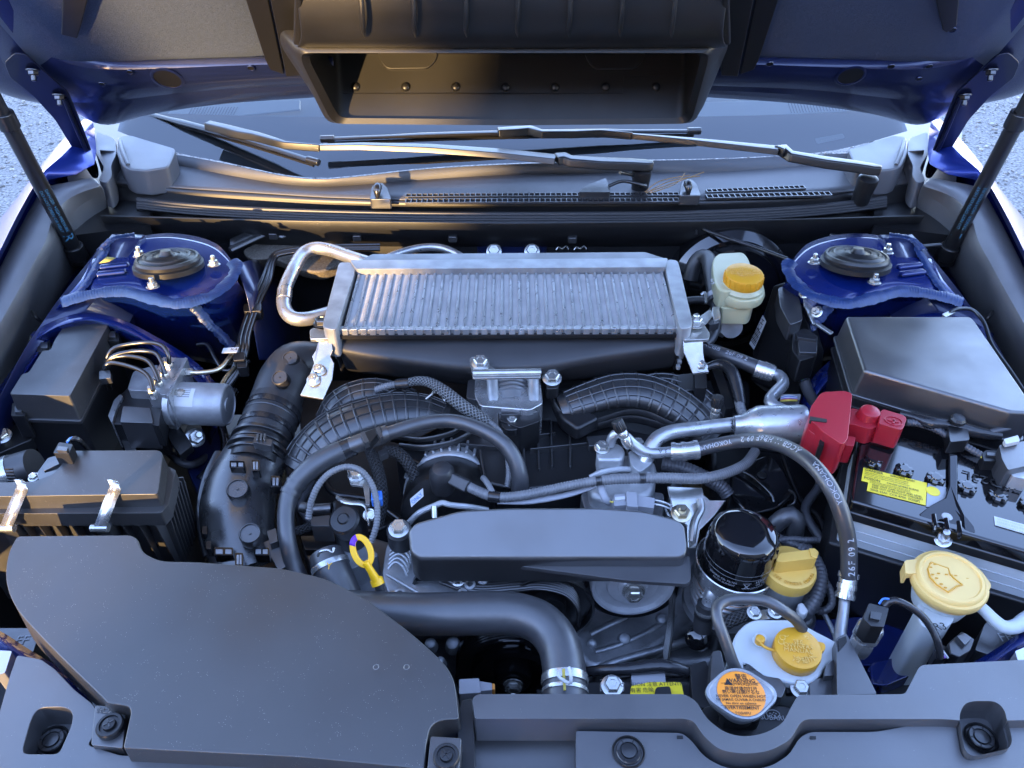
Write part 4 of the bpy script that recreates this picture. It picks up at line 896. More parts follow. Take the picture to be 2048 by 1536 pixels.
# ------------------------------------------------------------------ intercooler
t = thing('intercooler', 'silver finned intercooler with black front tank in the middle of the bay', 'intercooler', P(1010,600,.88))
FL, FR, RL, RR = P(690,655,.962), P(1352,653,.962), P(722,536,.970), P(1320,534,.970)
def core(i, j, o=0): return FL.lerp(FR, i).lerp(RL.lerp(RR, i), j) + Vector((0,0,o))
NT = 36; cw_ = 1/NT
m = MB(); m.prism([core(0,0,-.012), core(1,0,-.012), core(1,1,-.012), core(0,1,-.012)], (0,0,-.055)); m.out('core_body', 'alu_dark', t)
tb = None
for i in range(NT+1):
    m = MB(); a, b = core(i/NT, 0), core(i/NT, 1); x = Vector((.0023, 0, 0))
    m.prism([a-x, a-x*.6+Vector((0,0,.0022)), a+x*.6+Vector((0,0,.0022)), a+x, a+x+Vector((0,0,-.012)), a-x+Vector((0,0,-.012))], b-a); m.out('tube', 'alu', t)
NF = 42
for i in range(NT):   # zig-zag fin strips between the tubes
    r0, r1, r2 = [], [], []
    for k in range(NF*2+1):
        j = k/(NF*2); z = -.0004 if k % 2 else -.0058
        a = core((i+.15)/NT, j, z); b = core((i+.85)/NT, j, z); r0.append(a); r2.append(b); r1.append((a+b)/2 + Vector((0, .0009 if k % 2 else -.0009, .0006)))
    m = MB(); m.loft([r0, r1, r2]); m.out('fin_strip', 'alu_fin', t, ang=20)
# frame bars
def fbar(name, q, z, h, mt, bev=.003, r=4): return slab(name, q, z, h, mt, t, bev=bev, r=r)
fbar('rear_bar', [(700,520),(1336,516),(1332,534),(712,538)], .980, .03, 'alu_dull', .005)
fbar('end_tank', [(678,524),(704,524),(712,536),(672,660),(648,656),(645,648)], .976, .05, 'alu_dull', .006, 8)
fbar('end_tank', [(1334,518),(1354,520),(1358,528),(1386,646),(1380,656),(1360,658),(1330,534)], .976, .05, 'alu_dull', .006, 8)
fbar('front_bar', [(664,652),(1364,649),(1365,657),(665,660)], .962, .008, 'alu', .002, 2)
fbar('gap_shade', [(664,657),(1365,654),(1366,669),(666,672)], .955, .006, 'frit', 0, 0)  # black strip added to darken the gaps between the crimp tabs
for i in range(38):
    a = P(672+i*18.55, 663-i*.06, .959); m = MB(); m.box(a, (.0095,.007,.012)); m.out('crimp_tab', 'alu', t, bev=.0012)
m = MB(); m.loft([resample([P(666,658,.949), P(1366,655,.949)], 40), resample([P(668,674,.943), P(1364,671,.943)], 40),
    resample(cat([P(*p) for p in [(676,698,.935),(760,711,.931),(850,724,.926),(930,734,.922),(1010,738,.92),(1090,733,.922),(1180,715,.929),(1260,703,.934),(1356,690,.938)]], 6), 40),
    resample(cat([P(*p) for p in [(680,708,.925),(760,722,.922),(850,734,.917),(930,745,.912),(1010,748,.91),(1090,744,.912),(1180,726,.92),(1260,714,.924),(1354,702,.928)]], 6), 40),
    resample(cat([P(*p) for p in [(690,745,.88),(800,758,.872),(930,772,.865),(1010,775,.862),(1090,770,.865),(1200,758,.872),(1350,738,.88)]], 6), 40)])
m.out('front_tank', 'tank_plastic', t, thick=.003, ang=80, sub=1)
m = MB(); m.loft([resample([P(664,668,.952), P(666,690,.94), P(682,745,.88)], 12), resample([P(690,640,.93), P(700,670,.90), P(720,700,.84)], 12)]); m.out('tank_side', 'tank_plastic', t, thick=.002)
m = MB(); m.loft([resample([P(1366,666,.952), P(1362,690,.94), P(1350,740,.88)], 12), resample([P(1340,640,.93), P(1335,670,.90), P(1330,700,.84)], 12)]); m.out('tank_side', 'tank_plastic', t, thick=.002)
for i in range(5):
    a = P(1368-i*3, 690+i*11, .945-i*.012); m = MB(); m.box(a, (.006,.008,.006)); m.out('crimp_tab', 'alu_dull', t, bev=.001)
    a = P(667+i*2, 680+i*8, .947-i*.010); m = MB(); m.box(a, (.006,.008,.006)); m.out('crimp_tab', 'alu_dull', t, bev=.001)
fbar('rear_tank', [(720,522),(744,508),(900,507),(1290,504),(1334,518)], .972, .05, 'black_plastic', .005, 5)
# mounting brackets
def plate(name, q, z, mt, parent, th=.003, bev=.0012, r=5):
    m = MB(); top = PP(q if not r else q, z); m.prism(top, (0,-.0005,-th)); return m.out(name, mt, parent, bev=bev)
for s, bk in enumerate((([(619,660),(626,655),(664,662),(666,676),(620,678)], [(638,676,.955),(662,676,.955),(665,700,.945),(660,712,.935),(668,726,.930),(664,758,.918),(646,798,.905),(600,790,.905),(616,758,.918),(628,726,.930),(624,712,.935),(632,700,.945)], [(638,741),(628,760)]),
                        ([(1366,657),(1384,640),(1404,642),(1420,666),(1418,678),(1368,680)], [(1366,680,.955),(1406,680,.955),(1406,704,.945),(1407,712,.935),(1409,722,.930),(1418,744,.915),(1386,747,.915),(1378,726,.930),(1372,712,.935),(1368,704,.945)], [(1393,716),(1401,733)]))):
    slab('bracket_ear', bk[0], .958, .006, 'zinc', t, bev=.0015, r=4)
    m = MB(); m.prism([P(*p) for p in bk[1]], (0,.001,-.0035)); m.out('bracket', 'zinc', t, bev=.001)
    for (u, v) in bk[2]: bolt(P(u, v, .927 if v < 745 and s == 0 or v < 720 else .920), (0,-.35,1), .0072, t, stud=1.6)
bolt(P(1390,648,.962), (0,0,1), .009, t, stud=1.7)
bolt(P(644,648,.955), (0,0,1), .009, t, 'steel_dark')
# ------------------------------------------------------------------ silver pipes
t = thing('coolant_pipe', 'bent silver aluminium pipe looping beside the intercooler', 'pipe', P(580,590,.9))
hose('pipe', [(740,527,.945),(700,514,.945),(660,500,.945),(628,497,.945),(604,510,.942),(584,545,.938),(570,580,.93),(568,612,.92),(582,634,.915),(612,638,.91),(660,626,.90)], 13.5, 'alu', t, n=24)
o, p_, r_ = hose('crimp_sleeve', [(570,580,.93),(568,600,.924)], 15, 'alu_bright', t, n=24)
t = thing('rear_pipe', 'curved silver pipe partly hidden behind the intercooler', 'pipe', P(860,500,.9))
hose('pipe', [(760,522,.93),(800,506,.935),(840,496,.937),(875,495,.937),(905,504,.935),(940,525,.925)], 8, 'alu', t, n=20)
# blue transmission mount bracket with bolts behind
t = thing('rear_bracket', 'small blue metal bracket with two bolts behind the intercooler', 'bracket', P(1025,500,.88))
slab('plate', [(946,484),(1100,484),(1085,506),(965,506)], .90, .02, 'blue_inner', t, bev=.004, r=5)
for u in (988, 1064): bolt(P(u, 503, .905), (0,-.7,.7), .010, t, 'zinc')
for u in (1124, 1160):
    o, _, _ = hose('spring_clamp', [(u-12,500,.915),(u-6,494,.92),(u,498,.922),(u+8,492,.92),(u+13,499,.915)], 1.6, 'zinc', None, n=6); tag(o, 'thin wire hose clamp behind the intercooler, %s the blue bracket' % ('nearest to' if u == 1124 else 'farther from'), 'hose clamp', 'wire clamps')
# ------------------------------------------------------------------ throttle body
t = thing('throttle_valve', 'silver throttle body under the intercooler tank', 'throttle body', P(1015,800,.82))
slab('top_bracket', [(938,718),(944,713),(972,713),(982,732),(1000,742),(1082,738),(1082,754),(946,756)], .937, .004, 'zinc', t, bev=.0015, r=3)
m = MB(); m.tube([P(946,747,.936), P(1082,745,.936)], .006, 14); m.out('bracket_fold', 'zinc', t)
bolt(P(961,727,.939), (0,-.25,1), .009, t)
slab('housing', [(950,752),(1080,750),(1086,806),(1060,820),(960,812),(948,790)], .896, .07, 'alu_bright', t, bev=.005, r=6)
c0, c1 = P(1018,752,.892), P(1022,812,.872); dd = (c1-c0).normalized(); L = (c1-c0).length
m = MB(); m.lathe([(.027,0)] + sum([[(.030, L*(.15+.13*k)), (.030, L*(.19+.13*k)), (.0265, L*(.215+.13*k)), (.0265, L*(.26+.13*k))] for k in range(5)], []) + [(.029, L)], c0, dd, 36); m.out('bore', 'alu_dull', t, ang=30)
for u in (985, 1066):
    m = MB(); m.tube([P(u,756,.906), P(u+2,806,.89)], .0085, 16); m.out('boss', 'alu_cast', t)
m = MB(); m.tube(px([(955,742,.905),(985,735,.912),(1020,733,.914),(1060,736,.912),(1078,742,.905)]), .008, 12); m.out('inlet_collar', 'rubber', t)
slab('motor_cover', [(936,760),(958,757),(956,800),(932,796)], .895, .05, 'black_plastic', t, bev=.003, r=4)
bolt(P(1104,757,.90), (0,-.3,1), .010, t)
slab('ear', [(1090,748),(1118,748),(1118,776),(1092,778)], .897, .02, 'dark_plastic', t, bev=.004, r=6)
# pressure sensor with screw under the throttle
t = thing('pressure_sensor', 'small black pressure sensor with cross screw below the throttle body', 'sensor', P(1020,830,.86))
slab('base', [(994,812),(1075,806),(1080,842),(1040,856),(998,840)], .885, .05, 'dark_plastic', t, bev=.004, r=4)
slab('cap', [(1002,810),(1038,809),(1040,828),(1002,830)], .892, .012, 'black_plastic', t, bev=.0015, r=2)
text_plane('1RX7001', .004, P(1020,816,.8925), (1,0,0), (0,1,0), 'trim_plastic', t); text_plane('FP-079800', .0035, P(1020,823,.8925), (1,0,0), (0,1,0), 'trim_plastic', t)
slab('tab', [(1003,834),(1042,834),(1041,852),(1032,860),(1012,860),(1003,852)], .882, .012, 'satin_black', t, bev=.002, r=4)
bolt(P(1024,843,.883), (0,-.2,1), .006, t)
# ------------------------------------------------------------------ intake manifold
t = thing('intake_manifold', 'black plastic intake manifold with arched ribbed runners', 'intake manifold', P(1024,880,.75))
def runner(pts, rpx, nr, longs, flat=(.66, 1.12)):
    path = resample(cat([P(*q) for q in pts], 10), 60); s0 = sc(P(*pts[len(pts)//2])); rs = [lerpl(rpx, i/59)*s0 for i in range(60)]
    m = MB(); m.tube(path, rs, 28, True, flat, up=(0,0,1)); m.out('runner', 'ribbed_plastic', t)
    def sect(i, g, k=1.0):
        T = (path[min(i+1,59)]-path[max(i-1,0)]).normalized(); b = T.cross(Vector((0,0,1))).normalized(); a = b.cross(T)
        return path[i] + a*math.cos(g)*rs[i]*flat[0]*k + b*math.sin(g)*rs[i]*flat[1]*k
    for k in range(nr):
        i = int(3 + k*(54/(nr-1))); m = MB(); m.tube([sect(i, -1.75 + 3.5*j/20, 1.03) for j in range(21)], .0015, 6, flat=(1.5, .7)); m.out('rib', 'ribbed_plastic', t)
    for g in longs:
        m = MB(); m.tube([sect(i, g, 1.03) for i in range(3, 58)], .0012, 6, flat=(1.2, .8)); m.out('rib', 'ribbed_plastic', t)
runner([(598,940,.83),(622,900,.85),(662,864,.868),(720,838,.878),(790,822,.88),(850,822,.875),(895,835,.865)], [40,42,44,44,42,38,30], 14, (-.9,-.45,0,.45))
runner([(650,850,.84),(672,815,.862),(705,794,.872),(745,786,.875),(790,792,.868),(830,805,.855)], [26,32,34,34,32,26], 9, (-.6,-.1,.4))
runner([(1120,815,.865),(1170,798,.875),(1230,782,.882),(1290,784,.88),(1345,806,.868),(1392,840,.85),(1425,880,.83)], [30,36,40,42,42,40,36], 14, (-.45,0,.45,.9))
runner([(1280,772,.86),(1330,768,.866),(1380,785,.86),(1420,815,.845),(1450,850,.83)], [26,28,30,30,28], 8, (-.3,.2,.7))
slab('plenum', [(880,850),(1060,835),(1220,850),(1360,880),(1340,960),(1200,960),(1040,980),(860,940),(780,900)], .835, .12, 'dark_plastic', t, bev=.012, r=20)
slab('flange', [(1102,792),(1112,776),(1140,772),(1158,786),(1162,806),(1200,835),(1155,858),(1122,835)], .872, .025, 'dark_plastic', t, bev=.006, r=8)
o, _, _ = hose('joint_flange', [(1104,792,.872),(1112,815,.868),(1130,838,.862),(1156,856,.858),(1200,842,.86),(1250,826,.866),(1290,828,.865),(1330,845,.858),(1385,868,.85)], 6, 'ribbed_plastic', t, n=8, flat=(1.8, .7))
o, _, _ = hose('joint_flange', [(1108,800,.86),(1125,828,.856),(1150,862,.85),(1200,852,.852),(1260,838,.856),(1320,852,.85),(1370,872,.842)], 6, 'dark_plastic', t, n=8, flat=(1.8, .7))
o, _, _ = hose('joint_flange', [(800,892,.845),(850,896,.85),(905,886,.852),(940,868,.855)], 5, 'ribbed_plastic', t, n=8, flat=(1.6, .7))
o, _, _ = hose('joint_flange', [(790,872,.845),(840,880,.852),(900,868,.855),(925,852,.855)], 4, 'ribbed_plastic', t, n=8, flat=(1.6, .7))
slab('pocket', [(1172,872),(1230,868),(1236,888),(1178,892)], .846, .02, 'ribbed_plastic', t, bev=.003, r=3)
for (u0, v0, u1, v1) in ((1044,850,1050,950), (1074,846,1078,945), (1102,846,1104,940), (1140,862,1140,940), (1060,905,1200,890), (1050,880,1110,872), (960,905,970,960), (920,900,926,955), (880,890,1040,905), (1200,895,1330,912), (1250,880,1256,930), (1300,885,1308,930)):
    m = MB(); m.bar(P(u0,v0,.838), P(u1,v1,.832), .003, .016); m.out('web', 'ribbed_plastic', t, bev=.0008, seg=1)
# ------------------------------------------------------------------ engine block and metal below
t = thing('lower_engine', 'dark engine castings and covers deep between hoses and belt cover', 'engine', P(680,1000,.6))
slab('head_cover', [(560,890),(700,860),(860,900),(860,1010),(760,1060),(600,1080)], .745, .1, 'dark_plastic', t, bev=.012, r=16)
slab('head_cover', [(1420,840),(1600,850),(1690,940),(1690,1130),(1560,1160),(1420,1040)], .735, .1, 'dark_plastic', t, bev=.012, r=16)
slab('valley_cover', [(600,760),(1500,760),(1500,880),(600,880)], .74, .1, 'dark_plastic', t, bev=.012, r=16)
for q, r, mt in (([(570,920,.78),(620,960,.785),(600,1010,.785),(640,1060,.78)], 9, 'dark_loom'), ([(640,900,.77),(660,980,.775),(740,1000,.77),(800,1040,.77)], 7, 'satin_black'), ([(1600,880,.78),(1640,960,.785),(1610,1020,.78),(1650,1090,.77)], 9, 'dark_loom'), ([(1560,900,.775),(1600,1000,.77),(1640,1040,.775),(1660,1120,.77)], 6, 'satin_black'), ([(1450,860,.79),(1500,890,.79),(1560,900,.785)], 8, 'tape'), ([(400,960,.74),(450,900,.75),(440,830,.76),(470,780,.77)], 9, 'tape'), ([(330,900,.76),(380,930,.76),(430,900,.716)], 8, 'dark_loom')):
    hose('cable', q, r, mt, t, n=10)
t = thing('engine_block', 'grey cast aluminium engine block and timing cover deep in the bay', 'engine', P(1024,1150,.5))
m = MB(); m.box((.03, .80, .60), (.50, .40, .22)); m.out('crankcase', 'alu_dark', t, bev=.02)
slab('timing_cover', [(760,1060),(900,1040),(1200,1060),(1420,1080),(1560,1160),(1590,1250),(1480,1330),(1210,1350),(1150,1290),(960,1262),(860,1245),(760,1220)], .70, .12, 'alu_dark', t, bev=.02, r=30)
slab('cover_step', [(1130,1130),(1390,1140),(1420,1230),(1290,1320),(1180,1350),(1100,1250)], .718, .04, 'alu_dark', t, bev=.015, r=30)
for q, r in (([(1175,1350,.716),(1230,1325,.718),(1300,1305,.718),(1350,1290,.718),(1400,1275,.718)], 9), ([(1190,1305,.716),(1240,1290,.716),(1300,1262,.716),(1350,1230,.716)], 7), ([(1180,1270,.715),(1210,1255,.715),(1260,1230,.715),(1300,1200,.715)], 8)):
    hose('cast_ridge', q, r, 'alu_dark', t, n=14)
for (u, v, r) in ((1250,1275,12),(1325,1235,11),(860,1285,11),(905,1285,13),(1185,1285,9),(880,1320,9),(1010,1115,10),(1140,1150,9),(1065,1140,12)):
    c = P(u, v, .725); k = r*sc(c); m = MB(); m.lathe([(k*1.3,-.02),(k*1.1,-.006),(k*.9,-.002),(k*.6,-.0005),(k*.2,.0)], c, (0,-.3,1), 20); m.out('cast_boss', 'alu_dull', t)
for (u, v) in ((1004,1160),(1140,1158),(1068,1152),(1345,1020)):
    bolt(P(u, v, .80), (0,-.4,1), .008, t, 'zinc')
slab('head_casting', [(600,1090),(700,1060),(800,1090),(790,1200),(700,1230),(640,1180)], .76, .12, 'alu_dark', t, bev=.015, r=15)
slab('head_casting', [(1380,1120),(1480,1090),(1600,1130),(1640,1240),(1560,1290),(1440,1260)], .76, .12, 'alu_dark', t, bev=.015, r=15)
slab('casting_arm', [(640,1105),(720,1080),(760,1110),(700,1140)], .80, .05, 'alu_dull', t, bev=.01, r=10)
# ------------------------------------------------------------------ hoses and looms over the engine
t = thing('breather_hose', 'long thick black rubber hose arching over the ribbed intake runner', 'hose', P(720,900,.85))
o, hp, hr = hose('hose_body', [(604,1170,.80),(586,1125,.82),(574,1075,.845),(572,1025,.862),(582,985,.875),(608,950,.888),(650,918,.898),(710,890,.905),(780,866,.912),(850,846,.915),(905,842,.915),(960,858,.912),(1005,885,.902),(1030,920,.885),(1040,955,.865),(1040,985,.845)], [18,16.5,16,16.5,20,22,21,15,14.5,14.5,14.5,14.5,15,16,17,18], 'hose_rubber', t, n=24)
N = len(hp)
for fr_, w, k, mt in ((.245, .006, 1.12, 'hose_rubber'), (.265, .004, 1.08, 'hose_rubber')): band('hose_ridge', hp, int(N*fr_), w, hr, k, mt, t)
band('tape_wrap', hp, int(N*.42), .022, hr, 1.05, 'tape', t)
o, p2, r2 = hose('protector', [(700,893,.906),(740,879,.910),(775,867,.912)], [18,18.5,18], 'black_plastic', t, n=20)
t = thing('hose_clip', 'small black plastic clip gripping the thick breather hose', 'clip', P(740,870,.92))
slab('clip_back', [(722,868),(730,864),(760,852),(764,858),(740,886),(730,888)], .932, .012, 'dark_plastic', t, bev=.0015, r=2)
slab('clip_jaw', [(720,866),(728,862),(738,882),(730,886)], .938, .01, 'black_plastic', t, bev=.0015, r=1)
slab('clip_jaw', [(750,856),(758,852),(766,872),(760,876)], .938, .01, 'black_plastic', t, bev=.0015, r=1)
slab('clip_foot', [(756,902),(772,896),(776,906),(760,912)], .895, .01, 'black_plastic', t, bev=.0015, r=1)
t = thing('sensor_loom', 'grey corrugated cable sleeve making a tight arch beside the dipstick', 'cable loom', P(690,1000,.86))
hose('sleeve', [(617,1036,.86),(622,1005,.878),(636,972,.895),(660,946,.905),(692,934,.908),(722,942,.906),(744,970,.895),(754,1010,.88),(753,1050,.865),(742,1085,.85)], 7, 'loom', t, n=14, corr=.2, pitch=.0036)
slab('clip', [(742,982),(764,980),(764,998),(742,1000)], .886, .014, 'wire_blue', t, bev=.002, r=3)
t = thing('throttle_loom', 'grey braided cable sleeve running over the runner to the pressure sensor', 'cable loom', P(880,790,.88))
hose('corrugated_sleeve', [(752,780,.89),(775,772,.897),(800,768,.90),(812,766,.90)], 8, 'loom', t, n=14, corr=.2)
hose('braided_sleeve', [(806,768,.903),(835,762,.91),(862,766,.912),(890,784,.912),(920,808,.908),(950,828,.90),(978,846,.892)], [9,10,11,13,13.5,13,11], 'braid_grey', t, n=16)
hose('corrugated_sleeve', [(974,842,.895),(996,860,.888),(1008,885,.878),(1016,915,.866),(1018,950,.855),(1014,975,.845)], 7, 'loom', t, n=14, corr=.2)
band('tape_wrap', [P(796,768,.902), P(806,768,.903), P(816,766,.905)], 1, .02, .0085, 1, 'tape', t, 16)
hose('breather_bracket', [(772,800,.88),(778,785,.888),(796,778,.89),(812,782,.888)], 3, 'satin_black', t, n=8)
t = thing('spring_hose_clamp', 'spring wire clamp behind the ribbed runner', 'hose clamp', P(868,785,.88))
hose('clamp_wire', [(850,800,.89),(862,790,.895),(872,784,.898),(884,792,.895),(890,802,.89)], 2.6, 'zinc', t, n=8); hose('clamp_ear', [(864,790,.897),(868,780,.904),(872,785,.904),(878,776,.904),(884,782,.90)], 2, 'zinc', t, n=8)
t = thing('braided_loom', 'black woven cable sleeve dropping behind the arched grey loom', 'cable loom', P(760,960,.8))
hose('sleeve', [(738,900,.85),(752,930,.85),(762,970,.84),(764,1010,.825),(756,1050,.81)], [10,13,13,12,11], 'braid_black', t, n=14)
t = thing('woven_loom', 'black woven cable sleeve curving towards the starter boot', 'cable loom', P(810,930,.8))
hose('sleeve', [(770,902,.85),(795,906,.855),(815,925,.85),(828,950,.84),(836,975,.825)], [11,13,13,12,11], 'braid_black', t, n=14)
t = thing('woven_lead', 'black woven cable sleeve running low to the valve unit', 'cable loom', P(610,1050,.78))
hose('sleeve', [(560,1068,.80),(600,1060,.815),(640,1048,.82),(690,1055,.81)], 9, 'braid_black', t, n=14)
# valve / sensor unit with bracket
t = thing('purge_valve', 'black valve unit with metal bracket inside the arched grey loom', 'valve', P(690,1030,.80))
slab('body', [(660,1000),(690,986),(720,992),(730,1020),(720,1050),(690,1062),(664,1048)], .845, .06, 'dark_plastic', t, bev=.008, r=10)
c = P(690,1042,.852); m = MB(); m.lathe([(.020,-.02),(.020,.004),(.017,.007),(.008,.008),(.006,.010)], c, (-.1,-.4,1), 28); m.out('round_cover', 'dark_plastic', t)
hose('nozzle', [(662,1016,.84),(630,1018,.84),(604,1014,.838)], 11, 'black_plastic', t, n=18)
slab('plug', [(622,1034),(660,1030),(664,1052),(622,1052)], .85, .03, 'black_plastic', t, bev=.003, r=3)
for q in ([(672,992,.86),(684,1000,.862),(700,1004,.862),(728,1008,.86),(736,1030,.855),(740,1048,.845)],):
    path = px(q); m = MB(); m.loft([[p-Vector((0,.004,0)) for p in path], [p+Vector((0,.004,0)) for p in path]]); m.out('bracket_strap', 'zinc', t, thick=.002)
slab('bracket', [(694,938),(716,936),(726,950),(738,958),(740,1010),(732,1010),(726,972),(700,968)], .872, .004, 'zinc', t, bev=.001, r=3)
bolt(P(713,950,.874), (0,-.2,1), .008, t); bolt(P(738,1030,.85), (.5,-.5,.6), .006, t)
t = thing('tensioner_stay', 'black plastic stay with slots low between hose and dipstick', 'bracket', P(640,1090,.76))
slab('plate', [(600,1072),(690,1068),(700,1086),(690,1098),(610,1100)], .80, .012, 'satin_black', t, bev=.002, r=4)
# dipstick
t = thing('dipstick', 'yellow ring handled oil dipstick standing in front of the engine', 'dipstick', P(752,1190,.82))
cR = P(724,1102,.91); ax1 = (P(738,1140,.895)-P(712,1072,.925)).normalized(); ax2 = Vector((1,.15,0)); ax2 = (ax2-ax1*ax2.dot(ax1)).normalized()
ringp = [cR + ax1*math.cos(g)*.0165 + ax2*math.sin(g)*.0092 for g in [2*math.pi*k/40 for k in range(40)]]
nrm = ax1.cross(ax2); m = MB(); secs = []
for k in range(40):
    g = 2*math.pi*k/40; d = (ax1*math.cos(g) + ax2*math.sin(g)*.9).normalized(); p = ringp[k]
    secs.append([p+d*.0036+nrm*.0026, p-d*.0036+nrm*.0026, p-d*.0036-nrm*.0026, p+d*.0036-nrm*.0026])
m.loft(secs, close=True, closeu=True); m.out('ring', 'dipstick_yellow', t, bev=.0012)
m = MB(); idx = [18,19,20,21,22,23]; ss = [[p + (p-cR).normalized()*.0003 + (q_-cR)*0 for p in [secs[k][0]+nrm*.0003, secs[k][1]+nrm*.0003]] for k in range(20, 27) for q_ in [secs[k][0]]]; m.loft(ss); m.out('paint_dab', 'purple_paint', t, thick=.0004)
m = MB(); m.tube([P(731,1124,.903), P(742,1142,.892), P(752,1160,.880)], [.004,.0042,.0055], 12); m.out('stem', 'dipstick_yellow', t)
m = MB(); m.lathe([(.0075,-.006),(.0075,.001),(.005,.003)], P(753,1160,.878), ax1*-1, 24); m.out('stopper', 'dipstick_yellow', t)
m = MB(); m.tube([P(756,1164,.872), P(768,1210,.84)], .0055, 14); m.out('guide_tube', 'hose_rubber', t)
# lower coolant hose stub with clamp, beside the dipstick
t = thing('lower_hose', 'black hose stub with spring clamp left of the dipstick', 'hose', P(660,1140,.8))
o, p_, r_ = hose('hose_body', [(652,1108,.83),(660,1130,.825),(672,1160,.815),(690,1200,.80)], [34,37,37,36], 'hose_rubber', t, n=28)
band('clamp', p_, 3, .007, r_, 1.07, 'zinc', t, 32)
hose('clamp_ear', [(636,1112,.868),(640,1104,.875),(656,1100,.878),(664,1106,.876),(668,1096,.878)], 3, 'zinc', t, n=8)
text_plane('Y', .012, P(658,1133,.858), (1,.0,0), (0,1,.3), 'dipstick_yellow', t)
# ------------------------------------------------------------------ starter cable: boot, loom, wrap
t = thing('alternator_boot', 'black rubber elbow boot on the alternator terminal', 'rubber boot', P(890,955,.85))
c = P(884,948,.875); m = MB(); m.lathe([(.016,-.03),(.0175,-.004),(.0165,.006),(.012,.012),(.004,.014)], c, (0,-.1,1), 28); m.out('cap', 'rubber', t)
m = MB(); m.tube([P(890,950,.873), P(905,958,.872), P(938,974,.868)], [.0115,.0115,.0125], 4, up=(0,0,1)); m.out('sleeve', 'rubber', t, bev=.003)
t = thing('main_loom', 'long grey corrugated cable loom crossing the front of the engine', 'cable loom', P(1200,960,.86))
o, lp, lr = hose('sleeve', [(934,972,.868),(960,984,.87),(990,994,.872),(1030,993,.876),(1080,984,.88),(1140,971,.884),(1200,961,.887),(1260,957,.888),(1330,956,.886),(1400,957,.882),(1450,947,.876),(1490,928,.868),(1510,903,.86)], [11,11,10.5,10,10,10.5,11,11.5,11.5,11.5,11,11,11], 'loom', t, n=16, corr=.14, pitch=.0038)
for u in (1196, 1285):
    i = min(range(len(lp)), key=lambda j: (lp[j]-P(u, 960, .887)).length); band('tie', lp, i, .007, lr, 1.12, 'satin_black', t)
i = min(range(len(lp)), key=lambda j: (lp[j]-P(990, 994, .872)).length); band('tape_wrap', lp, i, .016, lr, 1.1, 'tape', t)
hose('branch', [(985,985,.874),(978,972,.878),(970,960,.878),(966,956,.876)], 6, 'loom', t, n=12)
hose('fabric_wrap', [(995,1004,.868),(1040,1004,.868),(1080,1000,.87),(1140,988,.872),(1190,972,.876)], [5,7,8,7,6], 'grey_plastic', t, n=12, flat=(.6, 1))
hose('fabric_wrap', [(1200,962,.88),(1205,985,.874),(1212,1000,.868),(1220,1004,.862)], 8, 'grey_plastic', t, n=12, flat=(.6, 1))
t = thing('grey_connector', 'light grey electrical connector in front of the compressor', 'connector', P(1270,1000,.86))
slab('housing', [(1228,990),(1254,986),(1256,1010),(1228,1012)], .872, .02, 'grey_plastic', t, bev=.002, r=2)
slab('collar', [(1252,982),(1274,984),(1276,1014),(1254,1012)], .876, .024, 'grey_plastic', t, bev=.002, r=2)
slab('plug', [(1274,990),(1310,996),(1308,1016),(1274,1012)], .872, .02, 'grey_plastic', t, bev=.002, r=2)
slab('latch', [(1230,994),(1250,992),(1250,998),(1230,1000)], .876, .006, 'label_white', t, bev=.001, r=1)
for v, mt in ((1000,'wire_white'), (1004,'satin_black'), (1008,'wire_white')): hose('wire', [(1308,v,.868),(1320,v+2,.87),(1332,v+6,.866),(1340,v+10,.86)], 1.6, mt, t, n=6)
hose('wire', [(1218,1002,.866),(1224,1004,.866),(1230,1003,.866)], 2, 'wire_yellow', t, n=6)
# ------------------------------------------------------------------ alternator
t = thing('alternator', 'cast aluminium alternator with slotted housing behind the belt cover', 'alternator', P(880,1050,.75))
c = P(890,1090,.80); ax = Vector((0,-.96,.28)).normalized(); Ra = .066
m = MB(); m.lathe([(Ra*.9,-.07),(Ra,-.06),(Ra,-.012),(Ra*.97,0),(Ra*.6,.004)], c+Vector((0,.05,0)), ax, 48); m.out('stator', 'steel_dark', t)
m = MB(); m.lathe([(Ra*.7,-.115),(Ra*1.0,-.10),(Ra*1.04,-.07),(Ra*1.04,-.055)], c+Vector((0,.05,0)), ax, 48, cap=False); m.out('rear_housing', 'alu_cast', t, thick=.004)
for k in range(15):
    g = R(20+k*10); xx = Vector((1,0,0)); zz = ax.cross(xx); d = xx*math.cos(g) - zz*math.sin(g)
    if d.z < 0: d = xx*math.cos(g) + zz*math.sin(g)
    p = c+Vector((0,.05,0)) + d*Ra*1.02 - ax*.085; m = MB(); m.bar(p-ax*.018, p+ax*.018, .0035, .010, d); m.out('fin', 'alu_cast', t, bev=.001)
m = MB(); m.tube(px([(812,1052,.83),(838,1026,.85),(868,1012,.858),(885,1006,.86),(902,1010,.858),(940,1014,.852),(975,1020,.84)]), .004, 10); m.out('housing_rim', 'alu_cast', t)
m = MB(); m.tube([P(868,1012,.862), P(869,1036,.852)], .004, 12); m.out('through_bolt', 'zinc', t)
slab('badge', [(820,998),(846,976),(847,992),(822,1014)], .868, .001, 'label_white', t, bev=0, r=0)
text_plane('ONLY', .0075, P(834,997,.8685), P(846,985,.868)-P(821,1008,.868), (0,1,.2), 'wire_blue', t)
t2 = thing('alternator_bracket', 'finned cast aluminium bracket below the dipstick side of the belt cover', 'bracket', P(800,1110,.75))
slab('bracket_body', [(772,1090),(800,1060),(838,1080),(850,1140),(960,1150),(1010,1170),(980,1200),(850,1215),(780,1200),(764,1150)], .800, .06, 'alu_cast', t2, bev=.008, r=12)
